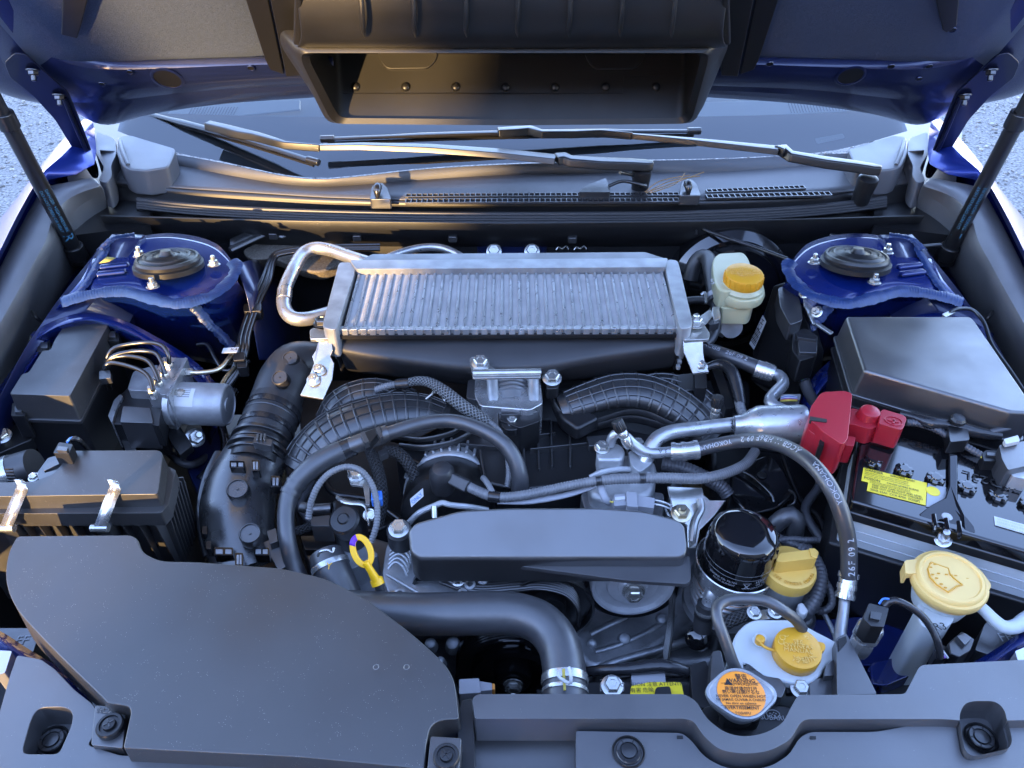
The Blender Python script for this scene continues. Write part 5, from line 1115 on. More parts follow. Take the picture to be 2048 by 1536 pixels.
for k in range(6):
    hose('fin', [(776+k*1,1118-k*9+20,.818),(790+k*3,1104-k*8+20,.822),(806+k*3,1112-k*8+22,.818),(814+k*2,1130-k*8+22,.81)], 3, 'alu_cast', t2, n=8)
for k in range(7):
    hose('web', [(775+k*12,1150+k*7,.812),(792+k*12,1160+k*7,.814),(806+k*12,1172+k*7,.81)], 3.5, 'alu_cast', t2, n=8)
for (u, v) in ((905,1158),(940,1170),(965,1160),(800,1190),(925,1190)):
    c = P(u, v, .81); m = MB(); m.lathe([(.008,-.01),(.007,.004),(.004,.005),(.0035,-.002)], c, (0,-.3,1), 18); m.out('boss', 'alu_cast', t2)
bolt(P(798,1058,.862), (0,-.2,1), .009, t2, 'zinc'); c = P(798,1060,.855); m = MB(); m.lathe([(.017,-.03),(.016,0),(.012,.004)], c, (0,-.2,1), 24); m.out('bolt_boss', 'rubber', t2)
bolt(P(786,1200,.80), (0,-.3,1), .008, t2, 'zinc_yellow'); bolt(P(916,1160,.815), (0,-.4,1), .006, t2, 'zinc')
# ------------------------------------------------------------------ belt cover
t = thing('belt_cover', 'plain black plastic belt cover bar across the front of the engine', 'engine cover', P(1100,1080,.85))
q = rnd([(816,1062,6),(830,1044,8),(920,1019,16),(1010,1014,20),(1200,1013,20),(1290,1020,16),(1352,1036,10),(1370,1048,8),(1377,1094,10),(1372,1112,10),(1360,1118,6),(838,1118,6),(820,1106,10)], 8, 5)
zb = lambda u, v: .916 - .00034*max(0, v-1015)
top = PP(q, zb); bot = [p + Vector((0, .004, -.05)) for p in top]
m = MB(); m.prism(top, bottom=bot); m.out('cover', 'black_plastic', t, bev=.024, seg=8)
slab('lower_lip', [(1010,1128),(1380,1112),(1382,1158),(1374,1168),(1250,1160)], .866, .006, 'trim_plastic', t, bev=.002, r=8)
# ------------------------------------------------------------------ pulleys and belt
def pulley(name, label, c, Rr, mt, prof, group='engine pulleys', ax=Vector((0,-1,.06))):
    t = thing(name, label, 'pulley', c, group); m = MB(); m.lathe([(r*Rr, h) for r, h in prof], c, ax, 56); m.out('wheel', mt, t, ang=30); return t
axp = Vector((0,-1,.06)).normalized()
c = P(1266,1176,.80); t = pulley('idler_pulley', 'silver belt idler pulley with centre bolt under the cover lip', c, .054, 'pulley_metal', [(1.0,-.03),(1.0,-.004),(.96,0),(.9,0),(.86,-.006),(.62,-.008),(.58,-.002),(.36,-.001),(.30,.004),(.2,.005)])
m = MB(); m.lathe([(.059,-.032),(.062,-.028),(.062,-.003),(.058,0)], c, axp, 56, cap=False); m.out('belt_wrap', 'satin_black', t); bolt(c+axp*.005, axp, .010, t)
c = P(1026,1356,.70); t = pulley('crank_pulley', 'black grooved crankshaft pulley below the radiator hose', c, .074, 'gloss_black', [(1.0,-.03)] + sum([[(1.0,-.026+.004*k),(.96,-.024+.004*k)] for k in range(6)], []) + [(1.0,0),(.93,.001),(.9,-.006),(.72,-.008),(.70,0),(.62,.002),(.58,-.006),(.34,-.008),(.30,.006),(.18,.008)]); bolt(c+axp*.01, axp, .009, t, 'zinc')
c = P(1096,1222,.765); t = pulley('water_pump_pulley', 'black ribbed pulley behind the bend of the radiator hose', c, .060, 'satin_black', [(1.0,-.03)] + sum([[(1.0,-.026+.004*k),(.96,-.024+.004*k)] for k in range(6)], []) + [(1.0,0),(.95,.0),(.93,-.010),(.4,-.012),(.38,.0),(.2,.002)])
c = P(880,1176,.79); t = pulley('alternator_pulley', 'small black alternator pulley behind the radiator hose', c, .036, 'gloss_black', [(.95,-.05),(1.0,-.048),(1.0,-.02),(.92,-.015),(.92,-.005),(1.0,-.004),(1.0,.002),(.9,.004),(.86,-.002),(.3,-.004)])
t = thing('drive_belt', 'black ribbed drive belt running between the pulleys', 'belt', P(1000,1190,.77))
for q in ([(880,1150,.812),(950,1172,.808),(1030,1168,.81),(1080,1164,.812),(1130,1176,.805),(1156,1205,.79),(1158,1240,.77)], [(1345,1165,.79),(1340,1250,.77),(1330,1320,.75)]):
    path = px(q)
    for k in range(5):
        m = MB(); m.tube([p + axp*(.004*k-.008) for p in path], .0019, 6); m.out('belt_rib', 'satin_black', t)
    m = MB(); m.loft([[p - axp*.011 + Vector((0,0,-.001)) for p in path], [p + axp*.011 + Vector((0,0,-.001)) for p in path]]); m.out('belt_back', 'satin_black', t, thick=.003)
# ------------------------------------------------------------------ upper radiator hose
t = thing('radiator_hose', 'fat black rubber radiator hose bending down to the front panel', 'hose', P(1000,1230,.85))
o, rp, rr = hose('hose_body', [(640,1222,.845),(740,1226,.85),(860,1228,.855),(960,1226,.857),(1030,1228,.856),(1082,1246,.854),(1115,1285,.85),(1127,1330,.846),(1130,1375,.842),(1130,1420,.838)], [44,44,43,42,43,43,42,42,42,42], 'hose_rubber', t, n=40)
i = min(range(len(rp)), key=lambda j: (rp[j]-P(1129,1362,.843)).length)
band('clamp', rp, i, .009, rr, 1.07, 'zinc', t, 44)
band('clamp', rp, i+2, .004, rr, 1.05, 'zinc', t, 44)
hose('clamp_ear', [(1118,1352,.878),(1122,1358,.882),(1138,1366,.884),(1142,1360,.89),(1140,1344,.896),(1137,1334,.898)], 3.6, 'label_white', t, n=8)
hose('clamp_ear', [(1117,1346,.882),(1118,1354,.884),(1128,1360,.884)], 3, 'label_white', t, n=8)
slab('paint_mark', [(1124,1338),(1130,1337),(1132,1380),(1127,1380)], .8765, .0015, 'leaf', t, bev=0, r=0)
t = thing('front_connector', 'grey electrical plug beside the intake duct and radiator hose', 'connector', P(950,1370,.8))
slab('housing', [(918,1358),(958,1356),(962,1385),(918,1388)], .83, .03, 'grey_plastic', t, bev=.003, r=3); slab('plug', [(958,1362),(984,1366),(984,1380),(960,1382)], .825, .02, 'grey_plastic', t, bev=.002, r=2); slab('seal', [(984,1366),(990,1367),(990,1378),(984,1379)], .824, .015, 'wire_orange', t, bev=.001, r=0)
# ------------------------------------------------------------------ taped harness over radiator
t = thing('radiator_harness', 'black taped wiring harness lying behind the radiator top', 'cable loom', P(1300,1335,.83))
hose('harness', [(1165,1345,.82),(1210,1340,.83),(1260,1338,.835),(1310,1332,.838),(1345,1334,.838),(1380,1345,.83),(1410,1348,.82)], [10,11,12,14,13,11,9], 'tape', t, n=16)
hose('wire', [(1200,1360,.815),(1260,1352,.82),(1330,1350,.82),(1420,1360,.81)], 4, 'satin_black', t, n=10)
t = thing('fan_plug', 'grey fan motor plug behind the yellow caution label', 'connector', P(1290,1355,.8))
slab('housing', [(1262,1350),(1330,1346),(1332,1366),(1264,1370)], .832, .02, 'grey_plastic', t, bev=.002, r=3)
for (u, v) in ((1224,1372),):
    t = thing('fan_shroud_bolt', 'silver bolt on the radiator edge beside the bend of the hose', 'bolt', P(u, v, .84)); bolt(P(u, v, .845), (0,-.2,1), .008, t, 'zinc', 'hex_head'); slab('nut_plate', [(u-24,v-8),(u+24,v-8),(u+24,v+10),(u-24,v+10)], .84, .004, 'zinc', t, bev=.001, r=2)
t = thing('radiator', 'black radiator top with fan shroud below the orange warning cap', 'radiator', P(1480,1430,.7))
slab('fan_shroud', [(1170,1365),(1400,1352),(1460,1380),(1460,1420),(1160,1420)], .825, .05, 'dark_plastic', t, bev=.004, r=6)
slab('top_tank', [(1400,1412),(1470,1400),(1590,1410),(1600,1500),(1500,1520),(1400,1490)], .852, .10, 'dark_plastic', t, bev=.018, r=20, seg=5)
slab('tank_end', [(1380,1330),(1412,1320),(1430,1370),(1420,1420),(1385,1410)], .84, .06, 'dark_plastic', t, bev=.004, r=5)
slab('filler_neck', [(1445,1400),(1520,1400),(1525,1445),(1440,1440)], .868, .06, 'dark_plastic', t, bev=.01, r=18)
text_plane('SUBARU', .0075, P(1548,1436,.8535), (1,-.06,0), (0,1,0), 'label_grey', t)
m = MB(); cc = P(1546,1428,.8535); m.tube([cc+Vector((math.cos(g)*.0066, math.sin(g)*.0042, .0003)) for g in [2*math.pi*k/24 for k in range(25)]], .0004, 5); m.out('oval_emblem', 'label_grey', t)
for dx, dy in ((-.003,.0006),(.001,.0014),(.003,.0002),(.001,-.0016),(-.001,-.0004)):
    m = MB(); m.lathe([(.0007,0),(.0003,.0004)], cc+Vector((dx,dy,.0003)), (0,0,1), 8); m.out('emblem_star', 'label_grey', t)
slab('caution_label', [(1262,1372),(1300,1364),(1362,1364),(1368,1392),(1260,1394)], .846, .001, 'label_yellow', t, bev=0, r=5)
slab('hose_guide', [(1312,1374),(1340,1372),(1344,1392),(1308,1394)], .850, .01, 'dark_plastic', t, bev=.003, r=5)
text_plane('CAUTION 注意 ATTENTION', .0058, P(1310,1369,.847), (1,.02,0), (0,1,0), 'black_print', t); text_plane('有害 危険', .0058, P(1284,1381,.847), (1,.03,0), (0,1,0), 'black_print', t)
# bracket block behind the cap and moulded arm on the right
t = thing('reservoir_bracket', 'black plastic bracket cradle around the white coolant tank', 'bracket', P(1540,1360,.8))
slab('cradle', [(1475,1320),(1500,1328),(1530,1352),(1560,1356),(1572,1376),(1564,1396),(1500,1380),(1478,1350)], .868, .05, 'black_plastic', t, bev=.004, r=5)
slab('cradle_rear', [(1424,1302),(1442,1300),(1452,1345),(1438,1380),(1420,1372)], .862, .05, 'black_plastic', t, bev=.004, r=5)
slab('arm', [(1672,1276),(1692,1266),(1700,1280),(1754,1388),(1674,1390)], .885, .05, 'black_plastic', t, bev=.003, r=4)
slab('arm_recess', [(1676,1278),(1692,1272),(1694,1284),(1678,1302)], .8868, .002, 'frit', t, bev=0, r=2)
slab('foot', [(1617,1362),(1660,1350),(1672,1356),(1676,1396),(1620,1396)], .866, .05, 'black_plastic', t, bev=.003, r=4)
slab('side_web', [(1652,1330),(1672,1316),(1676,1350),(1648,1352)], .875, .05, 'black_plastic', t, bev=.003, r=3)
bolt(P(1600,1378,.862), (0,-.2,1), .007, t, 'zinc'); slab('stay', [(1572,1372),(1622,1370),(1622,1384),(1574,1386)], .858, .006, 'dark_plastic', t, bev=.001, r=2)
# ------------------------------------------------------------------ radiator cap
t = thing('radiator_filler', 'grey radiator cap with round orange warning label', 'radiator cap', P(1482,1390,.86))
cc = P(1482,1388,.895); ax = Vector((0,-.02,1))
def ear(g, r, h): return 1.0 + .30*max(0, math.cos(g))**10 + .30*max(0, -math.cos(g))**10
k = 49*sc(cc)
m = MB(); m.lathe([(k*.85,-.020),(k*.95,-.014),(k*1.06,-.006),(k*1.12,-.001),(k*1.10,.002),(k*1.02,.0022),(k*.98,.0008),(k*.5,.001)], cc, ax, 96, fn=lambda g, r, h: ear(g, r, h) if r > k*.9 else 1); m.out('cap_plate', 'alu_dull', t)
m = MB(); m.lathe([(k*.97,.0014),(k*.9,.0018),(k*.2,.002)], cc, ax, 64); m.out('orange_label', 'label_orange', t)
m = MB(); m.lathe([(k*.8,-.03),(k*.8,-.016)], cc, ax, 40); m.out('neck', 'dark_plastic', t)
rot = .10
for (txt, sz, du, dv) in (('警告', .0060, 0, -34), ('WARNING', .0058, 0, -26), ('ПРЕДУПРЕЖДЕНИЕ', .0034, 0, -19), ('高温时请勿打开', .0046, 0, -10), ('熱い時は開けるな', .0046, 0, -3), ('NEVER OPEN WHEN HOT', .0042, 0, 5), ('NE JAMAIS OUVRIR À CHAUD', .0036, 0, 12), ('No abrir en caliente', .0036, 0, 19), ('AVERTISSEMENT', .0046, 2, 28), ('TOSHIFU', .0038, 4, 39)):
    text_plane(txt, sz, P(1482+du, 1388+dv, cc.z+.0022), (1, -.02, 0), (0,1,0), 'black_print', t, bold=.01)
m = MB(); w_ = P(1456,1364,cc.z+.0024); m.add([w_+Vector((-.004,-.003,0)), w_+Vector((.004,-.003,0)), w_+Vector((0,.004,0))], [(0,1,2)]); m.out('warning_triangle', 'black_print', t)
for (r0, v) in ((.80, -22), (.86, 23)):
    a, b = P(1482-40, 1388+v, cc.z+.0022), P(1482+40, 1388+v, cc.z+.0022); m = MB(); m.bar(a, b, .0003, .0002); m.out('label_rule', 'black_print', t)
# overflow hose
t = thing('overflow_hose', 'bent black rubber hose from radiator cap over the white coolant tank', 'hose', P(1480,1260,.88))
hose('hose_body', [(1478,1352,.868),(1464,1320,.885),(1448,1275,.905),(1434,1235,.918),(1436,1212,.92),(1458,1200,.92),(1500,1198,.92),(1535,1203,.92),(1565,1220,.915),(1592,1240,.90),(1604,1258,.885)], 11.5, 'hose_rubber', t, n=22)
# ------------------------------------------------------------------ coolant reservoir
t = thing('coolant_tank', 'white plastic coolant tank with yellow cap behind the radiator cap', 'coolant tank', P(1570,1300,.78))
q = rnd([(1462,1318,20),(1466,1270,30),(1500,1238,20),(1590,1238,20),(1625,1258,20),(1672,1282,14),(1690,1296,8),(1676,1318,14),(1650,1330,10),(1642,1352,20),(1610,1372,20),(1560,1360,20),(1520,1348,10),(1475,1342,14)], 10, 5)
top = PP(q, .868); bot = [p+Vector((0,0,-.075)) for p in top]; m = MB(); m.prism(top, bottom=bot); m.out('tank', 'white_plastic', t, bev=.026, seg=9)
cc = P(1596,1296,.884); k = 47*sc(cc)
m = MB(); m.lathe([(k*.92,-.016),(k*.98,-.014),(k,-.003),(k*.97,.001),(k*.90,.002),(k*.3,.002)], cc, (0,-.05,1), 56); m.out('cap', 'yellow_plastic', t)
m = MB(); m.lathe([(k*.8,-.03),(k*.8,-.012)], cc, (0,-.05,1), 40); m.out('neck', 'white_plastic', t)
slab('cap_tab', [(1634,1282),(1650,1286),(1652,1298),(1640,1306),(1630,1306)], .883, .006, 'yellow_plastic', t, bev=.002, r=6)
hose('cap_tether', [(1556,1302,.880),(1538,1298,.880),(1524,1290,.882),(1520,1282,.884)], 3.2, 'yellow_plastic', t, n=10)
m = MB(); m.lathe([(.005,-.004),(.005,.003),(.003,.005)], P(1520,1280,.882), (0,0,1), 18); m.out('tether_button', 'yellow_plastic', t)
m = MB(); m.lathe([(.0075,-.006),(.006,.002),(.004,.003)], P(1521,1276,.876), (0,0,1), 18); m.out('tether_boss', 'white_plastic', t)
for (txt, sz, v) in (('SEE', .0072, 1285), ('OWNERS', .0072, 1293), ('MANUAL', .0072, 1302)):
    text_plane(txt, sz, P(1596, v, cc.z+.0022), (1,-.13,0), (.1,1,0), 'pale_yellow', t, raise_=.0005)
def arc_text(txt, size, c, rad, g0, g1, mt, parent, upn=Vector((0,0,1)), up_out=1):
    n = len(txt)
    for i, ch in enumerate(txt):
        if ch == ' ': continue
        g = g0 + (g1-g0)*(i/(n-1)); d = Vector((math.cos(g), math.sin(g), 0)); tx = Vector((math.sin(g), -math.cos(g), 0))*up_out
        text_plane(ch, size, Vector(c)+d*rad, tx, d*up_out, mt, parent, raise_=.0005)
arc_text('COOLANT', .0098, cc+Vector((0,0,.0018)), k*.70, R(162), R(36), 'pale_yellow', t)
arc_text('冷却水', .0092, cc+Vector((0,0,.0018)), k*.68, R(-112), R(-52), 'pale_yellow', t, up_out=-1)
# ------------------------------------------------------------------ oil filter on oil cooler
t = thing('oil_filter', 'glossy black oil filter canister standing in a silver cup', 'oil filter', P(1466,1160,.80))
b0, t0_ = P(1466,1140,.828), P(1475,1048,.905); ax = Vector((.05,.02,1)).normalized(); k = 71*sc(P(1475,1060,.9)); cb = b0
H = .062
m = MB(); m.lathe([(k*.98,-.01),(k*1.0,0),(k*1.0,H*.55),(k*.985,H*.58)] + [(k*.985,H*.72),(k*.97,H*.80),(k*.93,H*.90),(k*.86,H*.97),(k*.76,H*1.01),(k*.5,H*1.035),(k*.1,H*1.04)], cb+ax*.012, ax, 64); m.out('canister', 'gloss_black', t, ang=50)
for j in range(20):
    g = 2*math.pi*j/20; d = Vector((math.cos(g), math.sin(g), 0)); m = MB(); p = cb+ax*(.012+H*.80)+d*k*.975; m.bar(p-ax*H*.05, p+ax*H*.05, .0015, .0018, d); m.out('grip_flute', 'gloss_black', t)
for kk in (0.30, .42):
    m = MB(); m.lathe([(k*1.002,-.0002),(k*1.004,0),(k*1.002,.0002)], cb+ax*(.012+H*kk), ax, 64, cap=False); m.out('print_line', 'label_grey', t)
def can_text(txt, size, h, g0, mt, rad=k*1.004):
    vs, fs = text_geo(txt, size, 'CENTER'); m = MB(); pts = []
    for v in vs:
        g = g0 + v.x/rad; d = Vector((math.cos(g), math.sin(g), 0)); pts.append(cb + ax*(.012+h+v.y) + d*rad)
    m.add(pts, fs); m.out('lettering', mt, t)
can_text('ENGINE OIL FILTER', .0042, H*.22, R(-128), 'label_grey'); can_text('FILTER ELEMENT', .0038, H*.14, R(-125), 'label_grey')
can_text('15208AA', .0055, H*.24, R(-60), 'label_grey'); can_text('OIL FILTER', .0045, H*.16, R(-58), 'label_grey'); can_text('GENUINE PARTS', .0042, H*.08, R(-60), 'label_grey'); can_text('X', .012, H*.14, R(-88), 'label_grey')
rows = [[cb + ax*(.012+h) + Vector((math.cos(g), math.sin(g), 0))*k*1.003 for g in [R(-38)+R(26)*j/8 for j in range(9)]] for h in (H*.12, H*.50)]; m = MB(); m.loft(rows); m.out('yellow_label', 'label_yellow', t)
for (x0, x1, y0, y1) in ((-.12,.12,.19,.195),(-.12,.12,.05,.055)):
    rows = [[cb + ax*(.012+h*H) + Vector((math.cos(g), math.sin(g), 0))*k*1.003 for g in [R(-88)+x0+(x1-x0)*j/8 for j in range(9)]] for h in (y0+.04, y1+.05)]; m = MB(); m.loft(rows); m.out('print_frame', 'label_grey', t)
t = thing('oil_cooler', 'stacked silver oil cooler with cup and pipe under the oil filter', 'oil cooler', P(1462,1200,.74))
m = MB(); m.lathe([(k*.96,-.014),(k*1.10,-.010),(k*1.14,.008),(k*1.16,.016),(k*1.13,.017),(k*1.10,.010),(k*1.02,.002)], cb, ax, 64, cap=False); m.out('cup', 'alu_bright', t)
m = MB(); m.lathe([(k*.9,-.06),(k*.98,-.058)] + sum([[(k*1.0,-.052+.0085*j),(k*1.03,-.050+.0085*j),(k*1.03,-.047+.0085*j),(k*.98,-.0445+.0085*j)] for j in range(4)], []) + [(k*.9,-.016)], cb, ax, 64); m.out('plate_stack', 'alu', t, ang=30)
for j in range(4):
    m = MB(); m.lathe([(k*.99,-.0005),(k*1.005,0),(k*.99,.0005)], cb+ax*(-.044+.0085*j), ax, 64, cap=False); m.out('braze_line', 'copper', t)
m = MB(); m.lathe([(k*1.0,-.078),(k*1.2,-.070),(k*1.18,-.060),(k*.95,-.058)], cb, ax, 64); m.out('base_flange', 'alu_dark', t)
hose('water_pipe', [(1438,1160,.822),(1430,1172,.826),(1422,1190,.818),(1414,1216,.80)], 14, 'alu', t, n=20)
o, p_, r_ = hose('hose_stub', [(1414,1208,.808),(1408,1232,.79),(1404,1260,.772)], 19, 'rubber', t, n=22); band('hose_band', p_, 3, .004, r_, 1.06, 'zinc', t, 24); band('hose_band', p_, 5, .004, r_, 1.04, 'dark_plastic', t, 24)
c = P(1396,1276,.76); m = MB(); m.lathe([(.014,-.012),(.016,0),(.014,.01),(.006,.014)], c, (-.4,-.5,.6), 24); m.out('elbow', 'gloss_black', t)
# ------------------------------------------------------------------ oil filler cap
t = thing('oil_filler_cap', 'yellow engine oil filler cap with raised grip beside the oil filter', 'oil cap', P(1582,1180,.80))
cc = P(1580,1134,.858); k = 53*sc(cc); ax = Vector((0,-.06,1)).normalized()
m = MB(); m.lathe([(k*.93,-.018),(k*.98,-.016),(k,-.004),(k*.96,.0005),(k*.9,.0015),(k*.3,.0015)], cc, ax, 64); m.out('cap', 'pale_yellow', t)
a, b = P(1545,1120,.872), P(1632,1112,.872)
m = MB(); m.prism([P(u, v, .878) for u, v in rnd([(1558,1108),(1562,1106),(1626,1098),(1636,1102),(1634,1116),(1562,1124),(1552,1122)], 3)], (0,-.001,-.02)); m.out('grip', 'pale_yellow', t, bev=.002)
slab('grip_end', [(1618,1096),(1630,1096),(1638,1104),(1634,1116),(1622,1112)], .880, .02, 'pale_yellow', t, bev=.002, r=2)
arc_text('ENGINE OIL', .0055, cc+Vector((0,0,.0018)), k*.80, R(165), R(70), 'yellow_plastic', t); arc_text('SEE OWNERS MANUAL', .0055, cc+Vector((0,-.001,.0016)), k*.80, R(-150), R(-25), 'yellow_plastic', t, up_out=-1)
m = MB(); m.lathe([(k*.80,-.07),(k*.86,-.05),(k*.84,-.016)], cc, ax, 44); m.out('filler_neck', 'alu_dull', t)
slab('neck_lug', [(1600,1190),(1628,1180),(1634,1200),(1612,1212)], .80, .03, 'alu_dull', t, bev=.005, r=5)
# ------------------------------------------------------------------ compressor and refrigerant lines
t = thing('compressor', 'cast aluminium air conditioning compressor with bolted pipe flange', 'compressor', P(1250,950,.78))
slab('casting', [(1176,950),(1205,920),(1240,905),(1300,905),(1316,930),(1310,985),(1240,1010),(1180,990)], .852, .09, 'alu_cast', t, bev=.012, r=12)
slab('flange', [(1192,898),(1205,884),(1240,886),(1252,900),(1244,920),(1196,920)], .878, .03, 'alu_cast', t, bev=.006, r=8)
slab('flange', [(1256,900),(1300,905),(1306,925),(1280,945),(1262,930)], .872, .03, 'alu_cast', t, bev=.006, r=8)
bolt(P(1204,896,.880), (0,-.2,1), .0075, t); bolt(P(1275,890,.878), (0,-.2,1), .0075, t)
m = MB(); m.tube(px([(1180,955,.853),(1205,944,.86),(1240,938,.862),(1275,940,.86),(1300,950,.855)]), .004, 10); m.out('casting_rib', 'alu_cast', t)
slab('lower_case', [(1160,985),(1230,975),(1330,985),(1325,1060),(1180,1060)], .83, .06, 'alu_dark', t, bev=.01, r=10)
t = thing('suction_pipe', 'silver refrigerant pipe with fat silver muffler cylinder', 'pipe', P(1450,850,.86))
hose('pipe', [(1290,925,.865),(1300,898,.88),(1316,876,.888),(1345,864,.89),(1390,858,.89),(1440,852,.89),(1485,847,.89)], [15,15,15,15,15,15,16], 'alu', t, n=24)
a, b = P(1478,850,.895), P(1613,847,.905); ax = (b-a).normalized(); L = (b-a).length; k = 38*sc(a)
m = MB(); m.lathe([(k*.5,-.006),(k*.56,.004),(k*.8,.014),(k*.97,.024),(k,.03),(k,L-.008),(k*.97,L-.003),(k*.90,L)], a, ax, 48); m.out('muffler', 'alu', t)
vv = (CAM-a).normalized()
for g, txt in ((-.42,'3M'), (0,'3M'), (.42,'3M')):
    pv = (vv-ax*vv.dot(ax)).normalized(); d = pv*math.cos(g) + ax.cross(pv)*math.sin(g); c = P(1468,851,.890) + d*15.6*sc(a); text_plane(txt, .010, c, ax, -(ax.cross(d)) if (-(ax.cross(d))).z > 0 else ax.cross(d), 'black_print', t, lift=.0006)
hose('return_pipe', [(1575,835,.885),(1568,822,.888),(1548,812,.89),(1540,800,.89),(1552,784,.89),(1566,768,.89),(1560,752,.89),(1540,746,.89)], 12, 'alu', t, n=22)
o, p_, r_ = hose('crimp', [(1548,748,.892),(1530,742,.893),(1512,736,.894)], [16,18,18], 'alu_bright', t, n=24)
for i in (2, 4, 6): band('crimp_ring', p_, min(i, len(p_)-2), .004, r_, 1.06, 'alu_bright', t, 28)
t = thing('suction_hose', 'black refrigerant hose with white print behind the silver muffler', 'hose', P(1460,715,.88))
o, p_, r_ = hose('hose_body', [(1520,738,.893),(1480,722,.894),(1440,708,.894),(1410,698,.89),(1380,690,.88)], 15, 'hose_rubber', t, n=22)
text_hose('HP 11 ACGB   26F 09 2', .010, p_, r_, sum((b-a).length for a, b in zip(p_, p_[1:]))*.95, Vector((0,-.5,1)), 'white_print', t, flip=1 if p_[0].x < p_[-1].x else -1)
def port_cap(c, ax, label, parts_z=.02):
    t = thing('service_port', label, 'service port', c, 'air conditioning service ports'); ax = Vector(ax).normalized()
    m = MB(); m.lathe([(.0075,0),(.0082,.002),(.0082,.014),(.0072,.016),(.003,.0162)], c, ax, 40, fn=lambda g, r, h: 1+.04*math.cos(g*20)); m.out('cap', 'dark_plastic', t)
    m = MB(); m.lathe([(.0055,-.026),(.007,-.022),(.007,-.012),(.0062,-.010),(.0072,-.008),(.0072,-.002),(.006,0)], c, ax, 28); m.out('valve_stem', 'zinc', t)
port_cap(P(1433,812,.905), (0,.05,1), 'black capped service port standing upright on the silver pipe')
port_cap(P(1243,862,.915), (-.45,.35,.8), 'black capped service port tilted over the compressor')
t = thing('discharge_hose', 'black printed refrigerant hose arching down past the battery', 'hose', P(1640,950,.86))
o, dp, dr = hose('hose_body', [(1390,901,.885),(1430,891,.895),(1480,882,.91),(1530,882,.93),(1580,898,.95),(1625,930,.962),(1660,975,.958),(1684,1030,.935),(1697,1090,.90),(1698,1155,.865)], 16, 'hose_rubber', t, n=26)
LD = sum((b-a).length for a, b in zip(dp, dp[1:])); dv = Vector((0,-.65,1))
cu_ = Vector((.15,-.7,1))
text_hose('26F 09 2', .011, dp, dr, LD*.985, Vector((-.1,-.8,.9)), 'white_print', t, flip=-1, bold=.012, spacing=1.25)
text_hose('YOKOHAMA', .0088, dp, dr, LD*.72, Vector((-.15,-.75,.9)), 'white_print', t, flip=-1)
text_hose('ACGB 11 HP', .0105, dp, dr, LD*.50, Vector((-.15,-.7,.9)), 'white_print', t, flip=-1, bold=.012, spacing=1.1)
text_hose('26F 09 2', .0105, dp, dr, LD*.325, Vector((0,-.7,.9)), 'white_print', t, flip=-1, bold=.012, spacing=1.15)
text_hose('YOKOHAMA', .0088, dp, dr, LD*.155, Vector((0,-.7,.9)), 'white_print', t, flip=-1)
o, p_, r_ = hose('crimp', [(1342,903,.882),(1366,903,.884),(1396,899,.886)], [17,18,18], 'alu_bright', t, n=28)
for i in (1, int(len(p_)*.45), len(p_)-2): band('crimp_ring', p_, i, .006, r_, 1.09, 'alu_bright', t, 32)
hose('pipe', [(1346,903,.882),(1310,906,.880),(1286,902,.882),(1266,888,.89),(1250,872,.90),(1238,866,.90),(1226,872,.895),(1220,890,.88)], [11,11,11.5,12,11,10,10,10], 'alu', t, n=22)
text_plane('3 A', .009, P(1326,902,.893), (-1,.08,0), (0,-1,-.3), 'black_print', t)
o, p_, r_ = hose('crimp', [(1698,1146,.866),(1694,1172,.856),(1690,1196,.846)], [18,17,17], 'alu_bright', t, n=28)
for i in (1, int(len(p_)*.5), len(p_)-2): band('crimp_ring', p_, i, .006, r_, 1.12, 'alu_bright', t, 32)
hose('pipe', [(1690,1190,.846),(1686,1230,.838),(1680,1270,.832),(1684,1300,.83),(1704,1340,.83),(1726,1375,.828),(1740,1420,.82)], [11,11,12,14,16,16,14], 'alu', t, n=24)
t = thing('pressure_switch', 'silver hex pressure switch with black plug beside the white tank arm', 'sensor', P(1725,1290,.82))
ca, cb2 = P(1715,1300,.84), P(1740,1258,.872); ax = (cb2-ca).normalized()
m = MB(); m.lathe([(.011,-.004),(.013,.004),(.013,.016),(.0115,.018)], ca, ax, 6); m.out('hex', 'alu_bright', t)
m = MB(); m.lathe([(.0125,.018),(.0138,.020),(.0138,.036),(.012,.039),(.0085,.040)], ca, ax, 40); m.out('can', 'alu_bright', t)
m = MB(); m.tube([ca+ax*.038, ca+ax*.052], .0085, 18); m.out('plug_base', 'dark_plastic', t)
slab('plug', [(1726,1236),(1738,1206),(1778,1216),(1768,1254),(1742,1252)], .91, .03, 'dark_plastic', t, bev=.003, r=3); slab('plug_latch', [(1742,1222),(1764,1226),(1760,1240),(1740,1236)], .913, .006, 'satin_black', t, bev=.001, r=2)
hose('wire_sleeve', [(1768,1212,.905),(1785,1200,.912),(1810,1208,.912),(1840,1228,.905),(1862,1255,.895),(1876,1285,.885),(1880,1315,.87)], 7.5, 'tape', t, n=12)
hose('wire', [(1758,1208,.91),(1766,1198,.914),(1778,1198,.914)], 2.2, 'wire_blue', t, n=8)
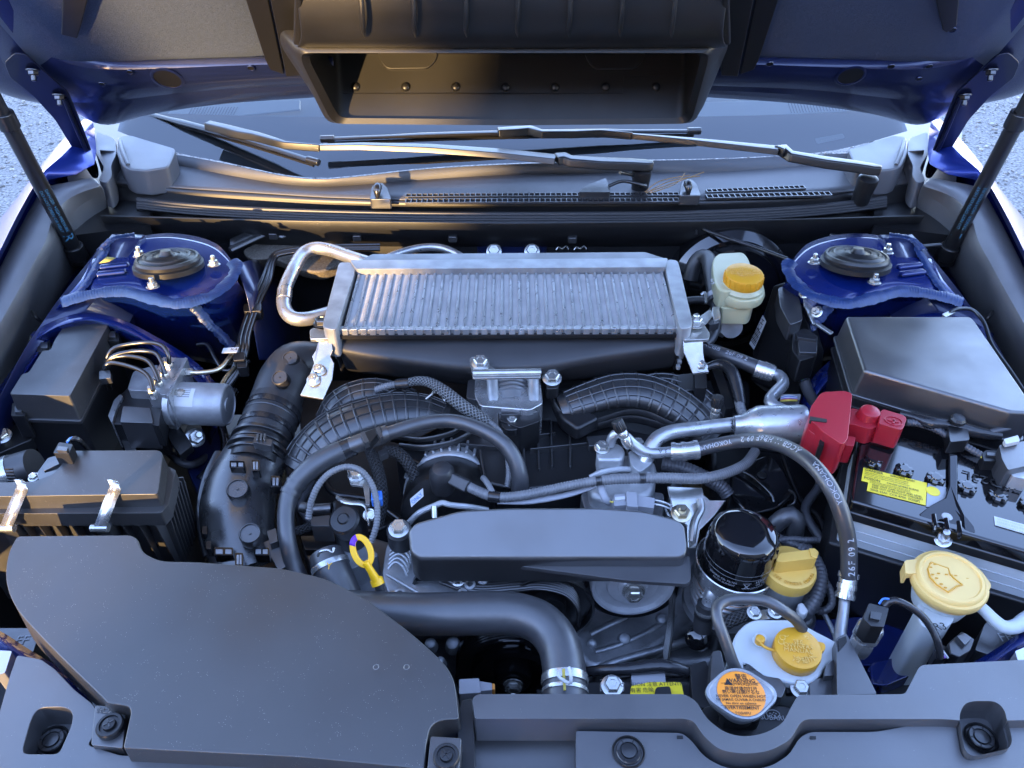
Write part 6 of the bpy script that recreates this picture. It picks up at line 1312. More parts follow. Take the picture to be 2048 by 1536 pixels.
# ------------------------------------------------------------------ large brackets and looms right of the engine
t = thing('engine_hanger', 'folded zinc plated steel bracket beside the oil filter', 'bracket', P(1370,1030,.84))
m = MB(); m.prism([P(*p) for p in [(1334,972,.865),(1405,975,.86),(1408,990,.86),(1420,1000,.855),(1452,1000,.85),(1430,1030,.845),(1400,1060,.842),(1394,1095,.84),(1376,1096,.842),(1374,1050,.855),(1348,1030,.862)]], (0,.001,-.004)); m.out('plate', 'zinc', t, bev=.0015)
m = MB(); m.tube(px([(1400,1000,.864),(1402,1020,.860),(1390,1045,.855),(1384,1085,.846)]), .005, 10); m.out('fold', 'zinc', t)
bolt(P(1362,1028,.866), (0,-.2,1), .009, t, 'zinc_yellow', stud=1.5)
t = thing('engine_mount_cover', 'glossy black painted bracket behind the oil filter', 'bracket', P(1530,960,.78))
slab('box', [(1462,935),(1540,905),(1570,940),(1590,985),(1560,1015),(1500,1030),(1460,990)], .81, .08, 'gloss_black', t, bev=.01, r=14)
hose('rim', [(1466,938,.815),(1500,950,.818),(1540,985,.816),(1548,1004,.81)], 4, 'gloss_black', t, n=8)
c = P(1524,950,.8115); m = MB(); m.lathe([(.007,0),(.006,.0008),(.002,.0006)], c, (0,0,1), 22); m.out('hole', 'frit', t)
hose('hook', [(1578,980,.81),(1590,990,.812),(1588,1006,.808),(1576,1012,.80)], 3, 'satin_black', t, n=8)
t = thing('convoluted_loom', 'dark corrugated loom passing under the grey main loom', 'cable loom', P(1390,945,.82))
hose('sleeve', [(1325,928,.84),(1360,934,.842),(1400,950,.838),(1440,972,.825),(1455,990,.815)], 15, 'dark_loom', t, n=18, corr=.12, pitch=.0045)
t = thing('bypass_hose', 'short thick black hose elbow behind the oil filter', 'hose', P(1570,1050,.8))
hose('hose_body', [(1548,1052,.825),(1566,1036,.838),(1585,1030,.842),(1592,1044,.835),(1588,1068,.815),(1578,1090,.80)], 18, 'hose_rubber', t, n=22)
t = thing('sensor_lead', 'thin dark corrugated lead sticking out beyond the oil cap', 'cable loom', P(1600,1082,.8))
hose('sleeve', [(1545,1082,.825),(1580,1078,.83),(1610,1080,.83),(1636,1080,.828)], 7, 'dark_loom', t, n=14, corr=.16); hose('sleeve', [(1545,1068,.82),(1570,1082,.825),(1600,1094,.825),(1618,1096,.82)], 9, 'dark_loom', t, n=14, corr=.16)
t = thing('thick_loom', 'thick dark corrugated loom curling round the oil filler neck', 'cable loom', P(1630,1170,.8))
hose('sleeve', [(1600,1098,.83),(1622,1112,.832),(1638,1140,.832),(1640,1170,.828),(1630,1200,.82),(1612,1225,.81),(1596,1235,.80)], 15, 'dark_loom', t, n=18, corr=.12, pitch=.005)
hose('sleeve', [(1642,1150,.82),(1660,1180,.818),(1664,1205,.812),(1652,1220,.806),(1636,1222,.80)], 8, 'dark_loom', t, n=14, corr=.16)
slab('cable_tie', [(1596,1206),(1606,1204),(1618,1222),(1610,1230),(1598,1224)], .828, .012, 'label_white', t, bev=.002, r=4)
hose('small_pipe', [(1645,1222,.79),(1660,1250,.785),(1678,1290,.78)], 5, 'alu_dull', t, n=12)
t = thing('knit_loom', 'black woven harness sleeve deep behind the coolant hose bend', 'cable loom', P(1480,1230,.77))
hose('sleeve', [(1440,1255,.80),(1465,1240,.81),(1500,1228,.81),(1530,1226,.80)], 13, 'braid_black', t, n=14)
t = thing('bracket_clip', 'small bare metal bracket with bolt behind the white coolant tank', 'bracket', P(1540,1228,.8))
slab('plate', [(1500,1222),(1560,1216),(1572,1232),(1520,1240)], .815, .004, 'zinc', t, bev=.001, r=3); bolt(P(1508,1226,.818), (0,-.2,1), .006, t); bolt(P(1550,1224,.818), (0,-.2,1), .006, t)

# ------------------------------------------------------------------ battery
t = thing('battery', 'black topped car battery with milky case and yellow danger label', 'battery', P(1880,1040,.74))
BZ = .925
bo = P(1702,1002,BZ); bx = (P(2048,1102,BZ)-bo).normalized(); by = Vector((0,0,1)).cross(bx)
BL, BW = .250, .150
def B(x, y, z=0): return bo + bx*x + by*y + Vector((0,0,z))
def box_b(name, x0, x1, y0, y1, z0, z1, mt, bev=.003):
    m = MB(); m.prism([B(x0,y0,z1), B(x1,y0,z1), B(x1,y1,z1), B(x0,y1,z1)], (0,0,z0-z1)); return m.out(name, mt, t, bev=bev)
box_b('top', 0, BL, 0, BW, -.022, 0, 'gloss_black', .004)
box_b('top_rim', -.001, BL+.001, -.002, BW+.002, -.030, -.016, 'satin_black', .002)
box_b('case', .001, BL-.001, .001, BW-.001, -.095, -.029, 'battery_case', .004)
box_b('tray', -.008, BL+.004, -.006, BW+.004, -.20, -.072, 'dark_plastic', .004)
for k in range(3):
    m = MB(); m.bar(B(.018,.0006,-.046-.014*k), B(BL-.02,.0006,-.046-.014*k), .0012, .0012); m.out('case_rib', 'battery_case', t, bev=.0005)
pv = None
for k in range(6):
    c = PN(1745+62.5*k, 925+17*k, Vector((0,0,BZ+.002)), Vector((0,0,1))); m = MB()
    m.lathe([(.0112,-.001),(.0112,.003),(.0104,.004),(.006,.0042),(.0055,.0054),(.001,.0054)], c, (0,0,1), 48, fn=lambda g, r, h: (1.0 if math.cos(g*6) > -.2 else .74) if r > .007 else 1); m.out('vent_cap', 'gloss_black', t)
# danger label laid on the top
lx, ly, lw, lh = .010, .014, .092, .034
def lab(x, y, z=.0008): return B(x, y, z)
a = P(1727,935,BZ+.001); bq = P(1720,978,BZ+.001); lxv = (P(1864,968,BZ+.001)-a)
def lp_(s, r, z=0): return a + lxv*s + (bq-a)*r + Vector((0,0,z))
m = MB(); m.prism([lp_(0,0), lp_(.93,0), lp_(.93,1), lp_(.10,1), lp_(.10,.62), lp_(0,.62)][::-1], (0,0,-.0004)); m.out('danger_label', 'label_yellow', t)
m = MB(); m.prism([lp_(.94,0), lp_(1.2,.0), lp_(1.2,.5), lp_(1.1,.92), lp_(.94,1.05)][::-1], (0,0,-.0004)); m.out('silver_label', 'label_grey', t)
m = MB(); m.lathe([(.008,0),(.0078,.0005),(.002,.0005)], lp_(1.02,.32,.0002), (0,0,1), 28); m.out('date_dot', 'label_yellow', t)
lu = -(bq-a).normalized(); lxn = lxv.normalized(); sz = (bq-a).length
for (txt, s_, x, r) in (('DANGER', .125, .03, .09), ('EXPLOSIVE GASES', .085, .40, .09), ('Cigarettes, flames or sparks could cause battery to explode.', .05, .03, .20), ('Always shield eyes and face from battery. Do not charge or', .05, .03, .27), ('use booster cables or adjust post connections without proper', .05, .03, .34), ('POISON', .125, .03, .46), ('CAUSES SEVERE BURNS', .085, .36, .46), ('Contains sulfuric acid. Avoid contact with skin, eyes or', .05, .12, .55), ('In event of accident flush with water and call a physician', .05, .12, .61), ('KEEP VENT CAPS TIGHT AND LEVEL', .085, .16, .70), ('KEEP OUT OF REACH OF CHILDREN', .085, .16, .80), ('20HR 62Ah  CCA 470A  D23(JP)', .10, .14, .92)):
    text_plane(txt, sz*s_*1.25, lp_(x, r, .0002), lxn, lu, 'black_print', t, align='LEFT', sx=.80, bold=.008)
text_plane('75D23L', .020, P(1982,963,BZ+.001), -bx, -by, 'satin_black', t, raise_=.0006)
m = MB(); m.prism([P(1988,1032,BZ+.001), P(2060,1052,BZ+.001), P(2058,1070,BZ+.001), P(1990,1050,BZ+.001)][::-1], (0,0,-.0004)); m.out('paper_label', 'label_white', t)
for k, tx in enumerate(('WASH HANDS AFTER', 'HANDLING POSTS', 'CONTAIN LEAD')): text_plane(tx, .0042, P(1994, 1038+k*6, BZ+.0014), bx, by, 'label_grey', t, align='LEFT')
# hold-down clamp
t = thing('battery_clamp', 'black steel battery hold-down strap with threaded rod', 'battery clamp', P(1890,1040,.88))
m = MB(); m.prism([P(*p) for p in [(1898,905,.932),(1916,910,.932),(1916,960,.932),(1916,1000,.932),(1930,1030,.932),(1948,1052,.930),(1952,1064,.926),(1932,1072,.922),(1840,1044,.922),(1838,1028,.926),(1862,1010,.932),(1890,995,.932),(1898,970,.932)]], (0,0,-.004)); m.out('strap', 'gloss_black', t, bev=.0016)
m = MB(); m.prism([P(*p) for p in [(1842,1044,.920),(1944,1070,.920),(1934,1092,.893),(1916,1108,.882),(1880,1100,.882),(1848,1086,.888),(1836,1062,.905)]], (0,.004,-.002)); m.out('front_flange', 'gloss_black', t, bev=.0015)
for (u, v) in ((1868,1042),(1918,1056),(1893,1050)):
    m = MB(); m.tube([P(u,v-12,.935), P(u+1,v+6,.934), P(u,v+22,.910)], .0028, 10); m.out('rib', 'gloss_black', t)
m = MB(); m.lathe([(.006,0),(.005,.001),(.001,.001)], P(1894,1033,.9335), (0,0,1), 20); m.out('hole', 'label_grey', t)
m = MB(); m.tube([P(1880,1106,.87), P(1894,1064,.930)], .0038, 12); m.out('threaded_rod', 'alu_bright', t); bolt(P(1886,1080,.907), (P(1894,1064,.930)-P(1880,1106,.87)), .0065, t, 'alu_bright', 'nut')
hose('lower_rod', [(1882,1098,.87),(1872,1106,.86),(1860,1118,.84)], 4, 'satin_black', t, n=8)
# red terminal cover
t = thing('terminal_cover', 'red plastic battery terminal cover with plus sign', 'terminal cover', P(1690,860,.90))
slab('main_box', [(1630,802,10),(1642,784,10),(1690,781,10),(1705,787,6),(1696,876,4),(1686,890,8),(1642,860,10),(1634,850,6),(1617,838,8),(1622,812,6)], .966, .052, 'red_plastic', t, bev=.005, r=8, seg=4)
slab('step', [(1617,842),(1640,846),(1688,884),(1686,896),(1640,876),(1614,858)], .952, .035, 'red_plastic', t, bev=.005, r=8, seg=4)
slab('slot', [(1620,832),(1654,838),(1654,844),(1620,840)], .9675, .006, 'black_print', t, bev=.001, r=1)
slab('window', [(1640,878),(1649,882),(1648,892),(1639,888)], .9522, .036, 'frit', t, bev=.0006, r=1)
slab('bridge', [(1702,816),(1722,820),(1752,838),(1760,822),(1764,850),(1740,858),(1712,850),(1692,846)], .952, .026, 'red_plastic', t, bev=.005, r=5, seg=4)
m = MB(); c = P(1736,834,.952); m.lathe([(.016,-.004),(.0135,.006),(.012,.011),(.009,.013),(.003,.0135)], c, (0,-.05,1), 32); m.out('dome', 'red_plastic', t)
slab('post_box', [(1762,820),(1768,818),(1808,830),(1814,836),(1808,854),(1802,860),(1757,846)], .962, .032, 'red_plastic', t, bev=.004, r=4, seg=4)
slab('post_skirt', [(1750,846),(1804,858),(1800,870),(1790,872),(1738,858)], .945, .022, 'red_plastic', t, bev=.004, r=4, seg=4)
slab('foot', [(1690,870),(1712,874),(1708,892),(1690,890)], .943, .03, 'red_plastic', t, bev=.003, r=3)
c = P(1787,842,.9625); m = MB(); m.tube([c + bx*math.cos(g)*.0105 + by*math.sin(g)*.0085 for g in [2*math.pi*k/32 for k in range(33)]], .0007, 6); m.out('plus_ring', 'red_plastic', t)
for d, l in ((bx, .0065), (by, .0052)): m = MB(); m.bar(c-d*l, c+d*l, .0032, .0016); m.out('plus_bar', 'red_plastic', t, bev=.0004)
# terminal ring and cables near battery
t = thing('battery_cable', 'black corrugated battery cable running from the red cover to a plug', 'cable loom', P(1880,870,.93))
hose('sleeve', [(1812,845,.94),(1840,848,.94),(1870,858,.94),(1900,875,.938),(1930,892,.936),(1965,912,.935)], 8, 'dark_loom', t, n=14, corr=.2, pitch=.004)
slab('plug', [(1964,906),(1972,900),(2006,902),(2006,924),(1968,922)], .94, .02, 'dark_plastic', t, bev=.002, r=2); slab('plug_latch', [(1974,904),(1996,906),(1994,912),(1974,910)], .943, .005, 'black_plastic', t, bev=.001, r=1)
hose('wire', [(1962,912,.936),(1966,918,.936),(1972,920,.936)], 2, 'wire_yellow', t, n=6)
t = thing('current_sensor', 'grey current sensor block at the far battery post', 'sensor', P(2020,900,.93))
slab('block', [(1998,890),(2060,880),(2060,930),(2016,940),(2004,918)], .955, .03, 'trim_plastic', t, bev=.004, r=4); slab('terminal_clamp', [(2016,930),(2060,924),(2060,960),(2024,952)], .945, .02, 'alu_cast', t, bev=.004, r=5)
slab('fuse_tab', [(2008,878),(2036,870),(2040,882),(2012,888)], .962, .006, 'label_white', t, bev=.001, r=2)
t = thing('taped_harness', 'black taped harness with clip along the front of the fuse box', 'cable loom', P(1880,840,.93))
hose('harness', [(1800,828,.94),(1830,836,.942),(1860,846,.944),(1895,850,.945),(1925,858,.944),(1960,866,.942),(2000,872,.94)], [8,12,14,13,14,12,10], 'tape', t, n=16)
c = P(1914,842,.955); m = MB(); m.lathe([(.010,0),(.010,.004),(.0075,.007),(.002,.008)], c, (0,-.1,1), 8); m.out('clip_head', 'dark_plastic', t); slab('clip_base', [(1896,850),(1934,846),(1940,880),(1900,884)], .95, .02, 'satin_black', t, bev=.004, r=5)
hose('cable', [(1980,864,.945),(2010,858,.95),(2060,845,.955)], 6, 'dark_loom', t, n=12)
# ------------------------------------------------------------------ main fuse box
t = thing('fuse_box', 'large black fuse box with sloping flat lid beside the strut tower', 'fuse box', P(1850,740,.85))
top = [(1692,632,6),(1940,632,8),(1950,640,6),(2060,800,6),(2066,826,6),(2022,824,6),(1728,740,6)]
tp = PP(rnd(top, 6, 5), .978); bt = [p + Vector((0,0,-.042)) for p in grow(tp, 1.035)]
m = MB(); m.prism(tp, bottom=bt); m.out('lid', 'black_plastic', t, bev=.005, seg=4)
m = MB(); m.prism([p+Vector((0,0,-.040)) for p in grow(tp, 1.06)], (0,0,-.005)); m.out('lid_lip', 'black_plastic', t, bev=.0016)
m = MB(); m.prism([p+Vector((0,0,-.046)) for p in grow(tp, 1.02)], (0,0,-.11)); m.out('base', 'dark_plastic', t, bev=.003)
m = MB(); m.prism([p+Vector((0,0,-.060)) for p in grow(tp, 1.055)], (0,0,-.004)); m.out('base_rib', 'dark_plastic', t, bev=.0012)
slab('latch', [(2018,832),(2040,828),(2048,842),(2026,848)], .955, .02, 'satin_black', t, bev=.003, r=3)
t = thing('ground_lead', 'thin black earth wire with metal lug beside the fuse box', 'wire', P(1950,640,.95))
hose('wire', [(1900,625,.962),(1915,618,.965),(1945,620,.962),(1968,645,.955),(1985,690,.945),(2020,740,.94),(2060,800,.93)], 4, 'satin_black', t, n=10); slab('lug', [(1884,628),(1906,618),(1912,624),(1892,634)], .963, .004, 'zinc', t, bev=.001, r=2)
# ------------------------------------------------------------------ control module with plug and coloured wires
t = thing('control_module', 'tilted black control module with white label and large plug', 'control module', P(1570,650,.80))
m = MB(); q = [(1545,570,.93),(1570,562,.945),(1590,575,.945),(1612,640,.93),(1625,680,.91),(1620,740,.86),(1585,800,.80),(1500,760,.78),(1505,690,.84)]
m.prism([P(*p) for p in q], (.03,.01,-.03)); m.out('case', 'dark_plastic', t, bev=.005)
la_, lb_, lc_, ld_ = P(1538,633,.900), P(1545,646,.899), P(1520,702,.848), P(1511,690,.848)
nn = (lb_-la_).cross(ld_-la_).normalized(); nn = nn if nn.dot(CAM-la_) > 0 else -nn
for p_ in (0,): pass
m = MB(); m.prism([p+nn*.012 for p in (la_, lb_, lc_, ld_)], -nn*.0005); m.out('label', 'label_white', t)
text_plane('CH', .014, la_.lerp(lb_, .5).lerp(lc_.lerp(ld_, .5), .22)+nn*.0125, (la_-ld_), (ld_-lc_) if (ld_-lc_).dot(Vector((-1,0,0))) > 0 else (lc_-ld_), 'black_print', t)
for k in range(9):
    m = MB(); s_ = .42+.055*k; m.bar(la_.lerp(ld_, s_)+nn*.0128, lb_.lerp(lc_, s_)+nn*.0128, .0012 if k % 3 else .002, .0003, nn); m.out('bar_mark', 'black_print', t)
slab('upper_shell', [(1556,575),(1584,570),(1600,600),(1606,640),(1580,650),(1560,612)], .945, .03, 'black_plastic', t, bev=.005, r=6)
slab('plug_frame', [(1586,662),(1612,656),(1636,672),(1634,712),(1600,722),(1584,700)], .925, .04, 'dark_plastic', t, bev=.004, r=4)
slab('plug', [(1596,674),(1634,676),(1634,706),(1598,704)], .932, .03, 'black_plastic', t, bev=.003, r=3)
slab('plug_lever', [(1592,664),(1636,672),(1634,680),(1594,674)], .937, .008, 'satin_black', t, bev=.0015, r=2)
slab('wire_guard', [(1586,712),(1630,712),(1626,732),(1592,730)], .90, .02, 'satin_black', t, bev=.003, r=4)
for u in (1592, 1618): slab('tie', [(u-6,721),(u+8,721),(u+8,729),(u-6,729)], .905, .008, 'grey_plastic', t, bev=.001, r=2)
for k, mt in enumerate(('wire_blue','wire_white','wire_green','wire_white','wire_blue','wire_purple','wire_green')):
    hose('wire', [(1595+k*3.6,726,.895),(1598+k*2.6,742,.885),(1602+k*1.8,758,.87),(1606+k*1.4,768,.86)], 1.7, mt, t, n=6)
hose('wire_sleeve', [(1608,760,.872),(1614,778,.86),(1624,798,.845),(1628,815,.83)], 11, 'dark_loom', t, n=16)
t = thing('module_bracket', 'bare metal bracket with three bolts on the upper edge of the control module', 'bracket', P(1620,620,.93))
m = MB(); m.prism([P(*p) for p in [(1606,578,.955),(1616,574,.955),(1624,586,.95),(1622,604,.945),(1640,618,.94),(1646,632,.935),(1640,646,.93),(1626,648,.93),(1618,630,.94),(1608,610,.945)]], (0,0,-.004)); m.out('plate', 'zinc', t, bev=.001)
for (u, v, z) in ((1610,586,.956),(1634,624,.944)): bolt(P(u, v, z), (-.6,-.4,.6), .0065, t, stud=2)
m = MB(); m.bar(P(1634,648,.93), P(1664,668,.925), .008, .004); m.out('strut_bar', 'zinc', t, bev=.001)
t = thing('small_plug', 'small black plug with rainbow wires above the silver muffler', 'connector', P(1578,795,.83))
slab('housing', [(1562,788),(1602,788),(1600,800),(1564,800)], .855, .02, 'grey_plastic', t, bev=.002, r=3)
for k, mt in enumerate(('wire_white','wire_blue','wire_white','wire_purple','wire_orange','wire_yellow')):
    hose('wire', [(1562,795+k*1.4,.856),(1576,791+k*2,.862),(1594,794+k*1.5,.858)], 1.8, mt, t, n=6)
slab('sleeve', [(1560,802),(1590,802),(1586,822),(1564,822)], .848, .03, 'dark_loom', t, bev=.005, r=6)
# ------------------------------------------------------------------ brake fluid reservoir, master cylinder, booster
t = thing('brake_booster', 'large round black brake booster drum at the firewall', 'brake booster', P(1460,590,.80))
c = P(1462,585,.845); ax = Vector((0,-.98,.2)).normalized()
m = MB(); m.lathe([(.115,-.06),(.118,-.02),(.116,-.012),(.100,.0),(.092,.0),(.086,.012),(.05,.016),(.03,.02)], c, ax, 64); m.out('drum', 'gloss_black', t)
t = thing('brake_fluid_tank', 'milky brake fluid reservoir with yellow cap', 'fluid reservoir', P(1470,590,.88))
slab('upper_tank', [(1424,522,10),(1434,506,10),(1488,503,10),(1500,520,10),(1508,560,10),(1500,580,10),(1440,582,12),(1428,560,8)], .968, .035, 'milky_plastic', t, bev=.010, r=8, seg=5)
slab('lower_tank', [(1436,590),(1512,588),(1506,612),(1498,618),(1442,616)], .938, .03, 'milky_plastic', t, bev=.006, r=8, seg=4)
c = P(1487,556,.978); k = 38*sc(c)
m = MB(); m.lathe([(k*1.12,-.020),(k*1.14,-.014),(k*1.06,-.011),(k*1.0,-.008)], c, (0,-.08,1), 48); m.out('collar', 'milky_plastic', t)
m = MB(); m.lathe([(k*1.24,-.034),(k*1.28,-.026),(k*1.22,-.020),(k*1.1,-.018)], c, (0,-.08,1), 48); m.out('seam_ring', 'milky_plastic', t)
m = MB(); m.lathe([(k*.98,-.010),(k,-.008),(k,.006),(k*.96,.009),(k*.9,.010),(k*.4,.010)], c, (0,-.08,1), 48); m.out('cap', 'yellow_plastic', t)
for j in range(22):
    g = 2*math.pi*j/22; d = Vector((math.cos(g), math.sin(g), 0)); m = MB(); m.bar(c+d*k*1.0+Vector((0,0,-.007)), c+d*k*1.0+Vector((0,0,.006)), .0022, .0022, d); m.out('grip', 'yellow_plastic', t)
for r_ in range(5):
    text_plane(('WARNING: USE ONLY', 'BRAKE FLUID FMVSS 116', 'DOT3 OR DOT4 FROM', 'A SEALED CONTAINER', 'CLEAN CAP')[r_], .0046, c+Vector((0,.011-.0055*r_,.0104)), (1,0,0), (0,1,-.08), 'pale_yellow', t, raise_=.0003)
slab('tank_label', [(1452,602),(1472,602),(1472,612),(1452,612)], .9385, .001, 'label_white', t, bev=0, r=0)
t = thing('master_cylinder', 'grey cast brake master cylinder below the milky reservoir', 'master cylinder', P(1462,650,.84))
c = P(1463,655,.885); ax = Vector((0,-.95,.3)).normalized(); k = 22*sc(c)
m = MB(); m.lathe([(k*.8,-.10),(k*.82,-.008),(k*1.0,-.006),(k*1.02,0),(k*.96,.002),(k*.1,.0024)], c, ax, 40); m.out('barrel', 'alu_cast', t)
m = MB(); m.tube([P(1460,615,.905), P(1461,645,.885)], .014, 20); m.out('port', 'alu_cast', t)
m = MB(); m.tube([P(1452,650,.88), P(1438,668,.87)], .009, 14); m.out('side_port', 'alu_cast', t)
t = thing('vacuum_hose', 'thick black vacuum hose marked 5 beside the intercooler end', 'hose', P(1420,560,.9))
o, p_, r_ = hose('hose_body', [(1380,560,.90),(1388,530,.925),(1402,514,.94),(1416,518,.945),(1422,545,.945),(1426,575,.94),(1430,605,.932)], [15,15,15,15,14,13,13], 'rubber', t, n=20)
text_plane('5', .016, P(1425,564,.965), (1,.0,0), (0,1,.3), 'white_print', t)
band('tape_wrap', p_, int(len(p_)*.93), .010, r_, 1.08, 'label_grey', t, 22)
hose('lower_hose', [(1430,600,.932),(1432,625,.925),(1432,650,.915),(1424,675,.905),(1410,690,.90)], 10, 'rubber', t, n=18); hose('branch_hose', [(1375,602,.92),(1395,600,.925),(1420,602,.93)], 8, 'rubber', t, n=16)
for q in ([(1402,590,.945),(1410,586,.948),(1412,606,.942)],): hose('spring_clamp', q, 3, 'zinc', t, n=8)
t = thing('hose_bracket', 'bright zinc hose bracket bolted beside the intercooler corner', 'bracket', P(1420,630,.93))
slab('strap', [(1424,614),(1438,612),(1442,636),(1428,642)], .942, .012, 'zinc', t, bev=.002, r=4); slab('arm', [(1398,634),(1420,618),(1430,628),(1412,648),(1396,648)], .938, .003, 'zinc', t, bev=.001, r=3)
slab('grommet', [(1416,640),(1440,636),(1440,646),(1418,650)], .936, .012, 'rubber', t, bev=.003, r=4)
t = thing('hood_cable', 'taped black cable running from the cowl to the strut tower', 'cable', P(1490,490,.94))
hose('cable', [(1402,456,.955),(1420,464,.955),(1460,478,.955),(1520,498,.955),(1575,518,.96)], 4, 'tape', t, n=10); hose('loop', [(1392,470,.95),(1394,452,.955),(1404,446,.957),(1416,452,.955)], 2.2, 'satin_black', t, n=8)
t = thing('cowl_cable', 'thin black cable with clips running behind the strut tower', 'cable', P(1750,480,.95))
hose('cable', [(1660,470,.955),(1680,476,.955),(1720,488,.957),(1780,494,.96),(1830,494,.962),(1880,490,.962)], 4.5, 'satin_black', t, n=10)
t = thing('valve_loom', 'black taped loom bending down beside the brake booster', 'cable loom', P(1450,780,.86))
hose('harness', [(1412,735,.895),(1440,728,.90),(1462,742,.90),(1474,775,.89),(1482,810,.88)], [8,11,13,12,10], 'tape', t, n=16)
hose('sleeve', [(1478,800,.88),(1482,820,.88),(1492,838,.875)], 10, 'loom', t, n=14, corr=.18)
t = thing('coil_bracket', 'black plastic bracket with square eye beside the ribbed runner end', 'bracket', P(1385,760,.86))
slab('eye', [(1352,748),(1400,744),(1416,760),(1414,775),(1362,782),(1352,770)], .88, .03, 'satin_black', t, bev=.006, r=10); slab('block', [(1388,730),(1412,728),(1414,776),(1390,776)], .89, .04, 'dark_plastic', t, bev=.003, r=3)
slab('frame', [(1420,728),(1440,728),(1470,815),(1452,818)], .872, .02, 'dark_plastic', t, bev=.003, r=3)
slab('filler', [(1370,790),(1460,785),(1470,840),(1420,850)], .83, .05, 'dark_plastic', t, bev=.005, r=6)
# ------------------------------------------------------------------ washer filler
t = thing('washer_bottle', 'white washer bottle filler with large yellow lid', 'washer bottle', P(1870,1280,.72))
cc = P(1900,1158,.905); ax = Vector((-.05,-.05,1)).normalized(); k = 72*sc(cc)
m = MB(); m.lathe([(k*.80,-.018),(k*.90,-.016),(k*.98,-.010),(k*1.0,-.003),(k*.97,0),(k*.90,.0005),(k*.87,.004),(k*.82,.0055),(k*.76,.0055),(k*.73,.0035),(k*.3,.003)], cc, ax, 64, fn=lambda g, r, h: 1); m.out('lid', 'lid_yellow', t)
slab('lid_hinge', [(1810,1120),(1834,1118),(1850,1130),(1846,1152),(1832,1146),(1812,1148)], .906, .008, 'lid_yellow', t, bev=.002, r=4)
slab('lid_hinge_drop', [(1809,1122),(1816,1122),(1818,1146),(1811,1146)], .907, .018, 'lid_yellow', t, bev=.002, r=2)
slab('lid_tab', [(1948,1130),(1964,1142),(1984,1170),(1978,1182),(1956,1186)], .904, .006, 'lid_yellow', t, bev=.002, r=8)
text_plane('FULL', .0085, P(1967,1166,.9055), (.35,1,0), (-1,.3,0), 'yellow_plastic', t, raise_=.0004)
# windscreen symbol embossed on the lid
def lidp(x, y): return cc + Vector((x*k, y*k, 0)) + ax*.0034
sym_ = [(-.22,.05),(.05,-.42),(.12,-.50)]
fan = [lidp(-.28+.55*math.cos(g)*.0 + x, y) for x, y, g in ((-.05,.52,0),(-.24,.28,0),(-.30,.0,0),(-.22,-.26,0),(-.02,-.50,0),(.30,-.30,0),(.48,-.26,0),(.34,-.02,0),(.30,.12,0),(.34,.30,0),(-.05,.52,0))]
m = MB(); m.tube(fan, .0009, 6); m.out('washer_symbol', 'yellow_plastic', t)
for (x, y) in ((-.45,.35),(-.40,.48),(-.50,.10),(-.44,-.02),(-.40,-.22),(-.34,-.34),(-.30,.44),(-.32,.14),(.0,.08),(.12,.06),(.40,-.04),(.52,-.06),(-.12,.1)):
    m = MB(); m.tube([lidp(x, y), lidp(x+.07, y-.01)], .0008, 6); m.out('spray_mark', 'yellow_plastic', t)
m = MB(); m.lathe([(k*.70,-.045),(k*.78,-.030),(k*.80,-.016)], cc, ax, 44); m.out('filler_cup', 'white_plastic', t)
slab('neck', [(1834,1206),(1854,1198),(1906,1226),(1906,1240),(1890,1256),(1850,1256),(1836,1240)], .874, .12, 'white_plastic', t, bev=.012, r=10, seg=5)
slab('neck_lip', [(1850,1215),(1906,1222),(1908,1240),(1892,1256),(1850,1240)], .876, .03, 'white_plastic', t, bev=.005, r=5)
text_plane('R3', .013, P(1880,1254,.8775), (1,.08,0), (0,1,0), 'black_print', t)
hose('overflow_arm', [(1950,1205,.885),(1968,1220,.882),(1988,1240,.878),(2010,1255,.876),(2034,1252,.876),(2050,1240,.876),(2075,1225,.876)], [12,12,13,14,15,15,15], 'white_plastic', t, n=20)
t = thing('lamp_plug', 'black headlamp plug in front of the washer bottle', 'connector', P(1920,1300,.82))
slab('housing', [(1896,1286),(1924,1262),(1950,1278),(1942,1300),(1918,1314),(1900,1306)], .872, .03, 'satin_black', t, bev=.003, r=3); slab('latch', [(1914,1272),(1930,1266),(1944,1276),(1930,1290)], .877, .008, 'black_plastic', t, bev=.0015, r=2)
slab('wire_seal', [(1868,1302),(1888,1290),(1904,1304),(1890,1318),(1870,1318)], .862, .02, 'dark_plastic', t, bev=.002, r=3)
for k_, mt in enumerate(('wire_white','wire_purple','wire_white')): hose('wire', [(1872+k_*6,1300,.866),(1878+k_*6,1308,.868),(1884+k_*6,1316,.866)], 2.4, mt, t, n=6)
for s, (q, lx_, txt, lab_) in enumerate((([(5,1256),(82,1256),(66,1305),(60,1330),(-20,1330),(-20,1256)], 44, 'FF', 'black headlamp housing corner with embossed letters at the air duct side'), ([(1968,1250),(1975,1242),(2070,1262),(2070,1310),(1980,1310),(1950,1300)], 2012, 'FB', 'black headlamp housing corner with embossed letters beside the washer bottle'))):
    t = thing('headlamp_housing', lab_, 'headlamp', P(q[0][0], q[0][1], .80), 'headlamp housings'); slab('shell', q, .855 if s else .845, .06, 'black_plastic', t, bev=.005, r=4)
    text_plane(txt, .016, P(lx_, 1281 if s == 0 else 1275, .8455 if s == 0 else .8555), (1,.05,0), (0,1,0), 'label_grey', t)
    e = [(-10,1300),(24,1302),(10,1345),(-10,1352)] if s == 0 else [(2030,1302),(2060,1290),(2060,1360),(2044,1350)]
    slab('lens_edge', e, .88, .03, 'lamp_lens', t, bev=.003, r=3)
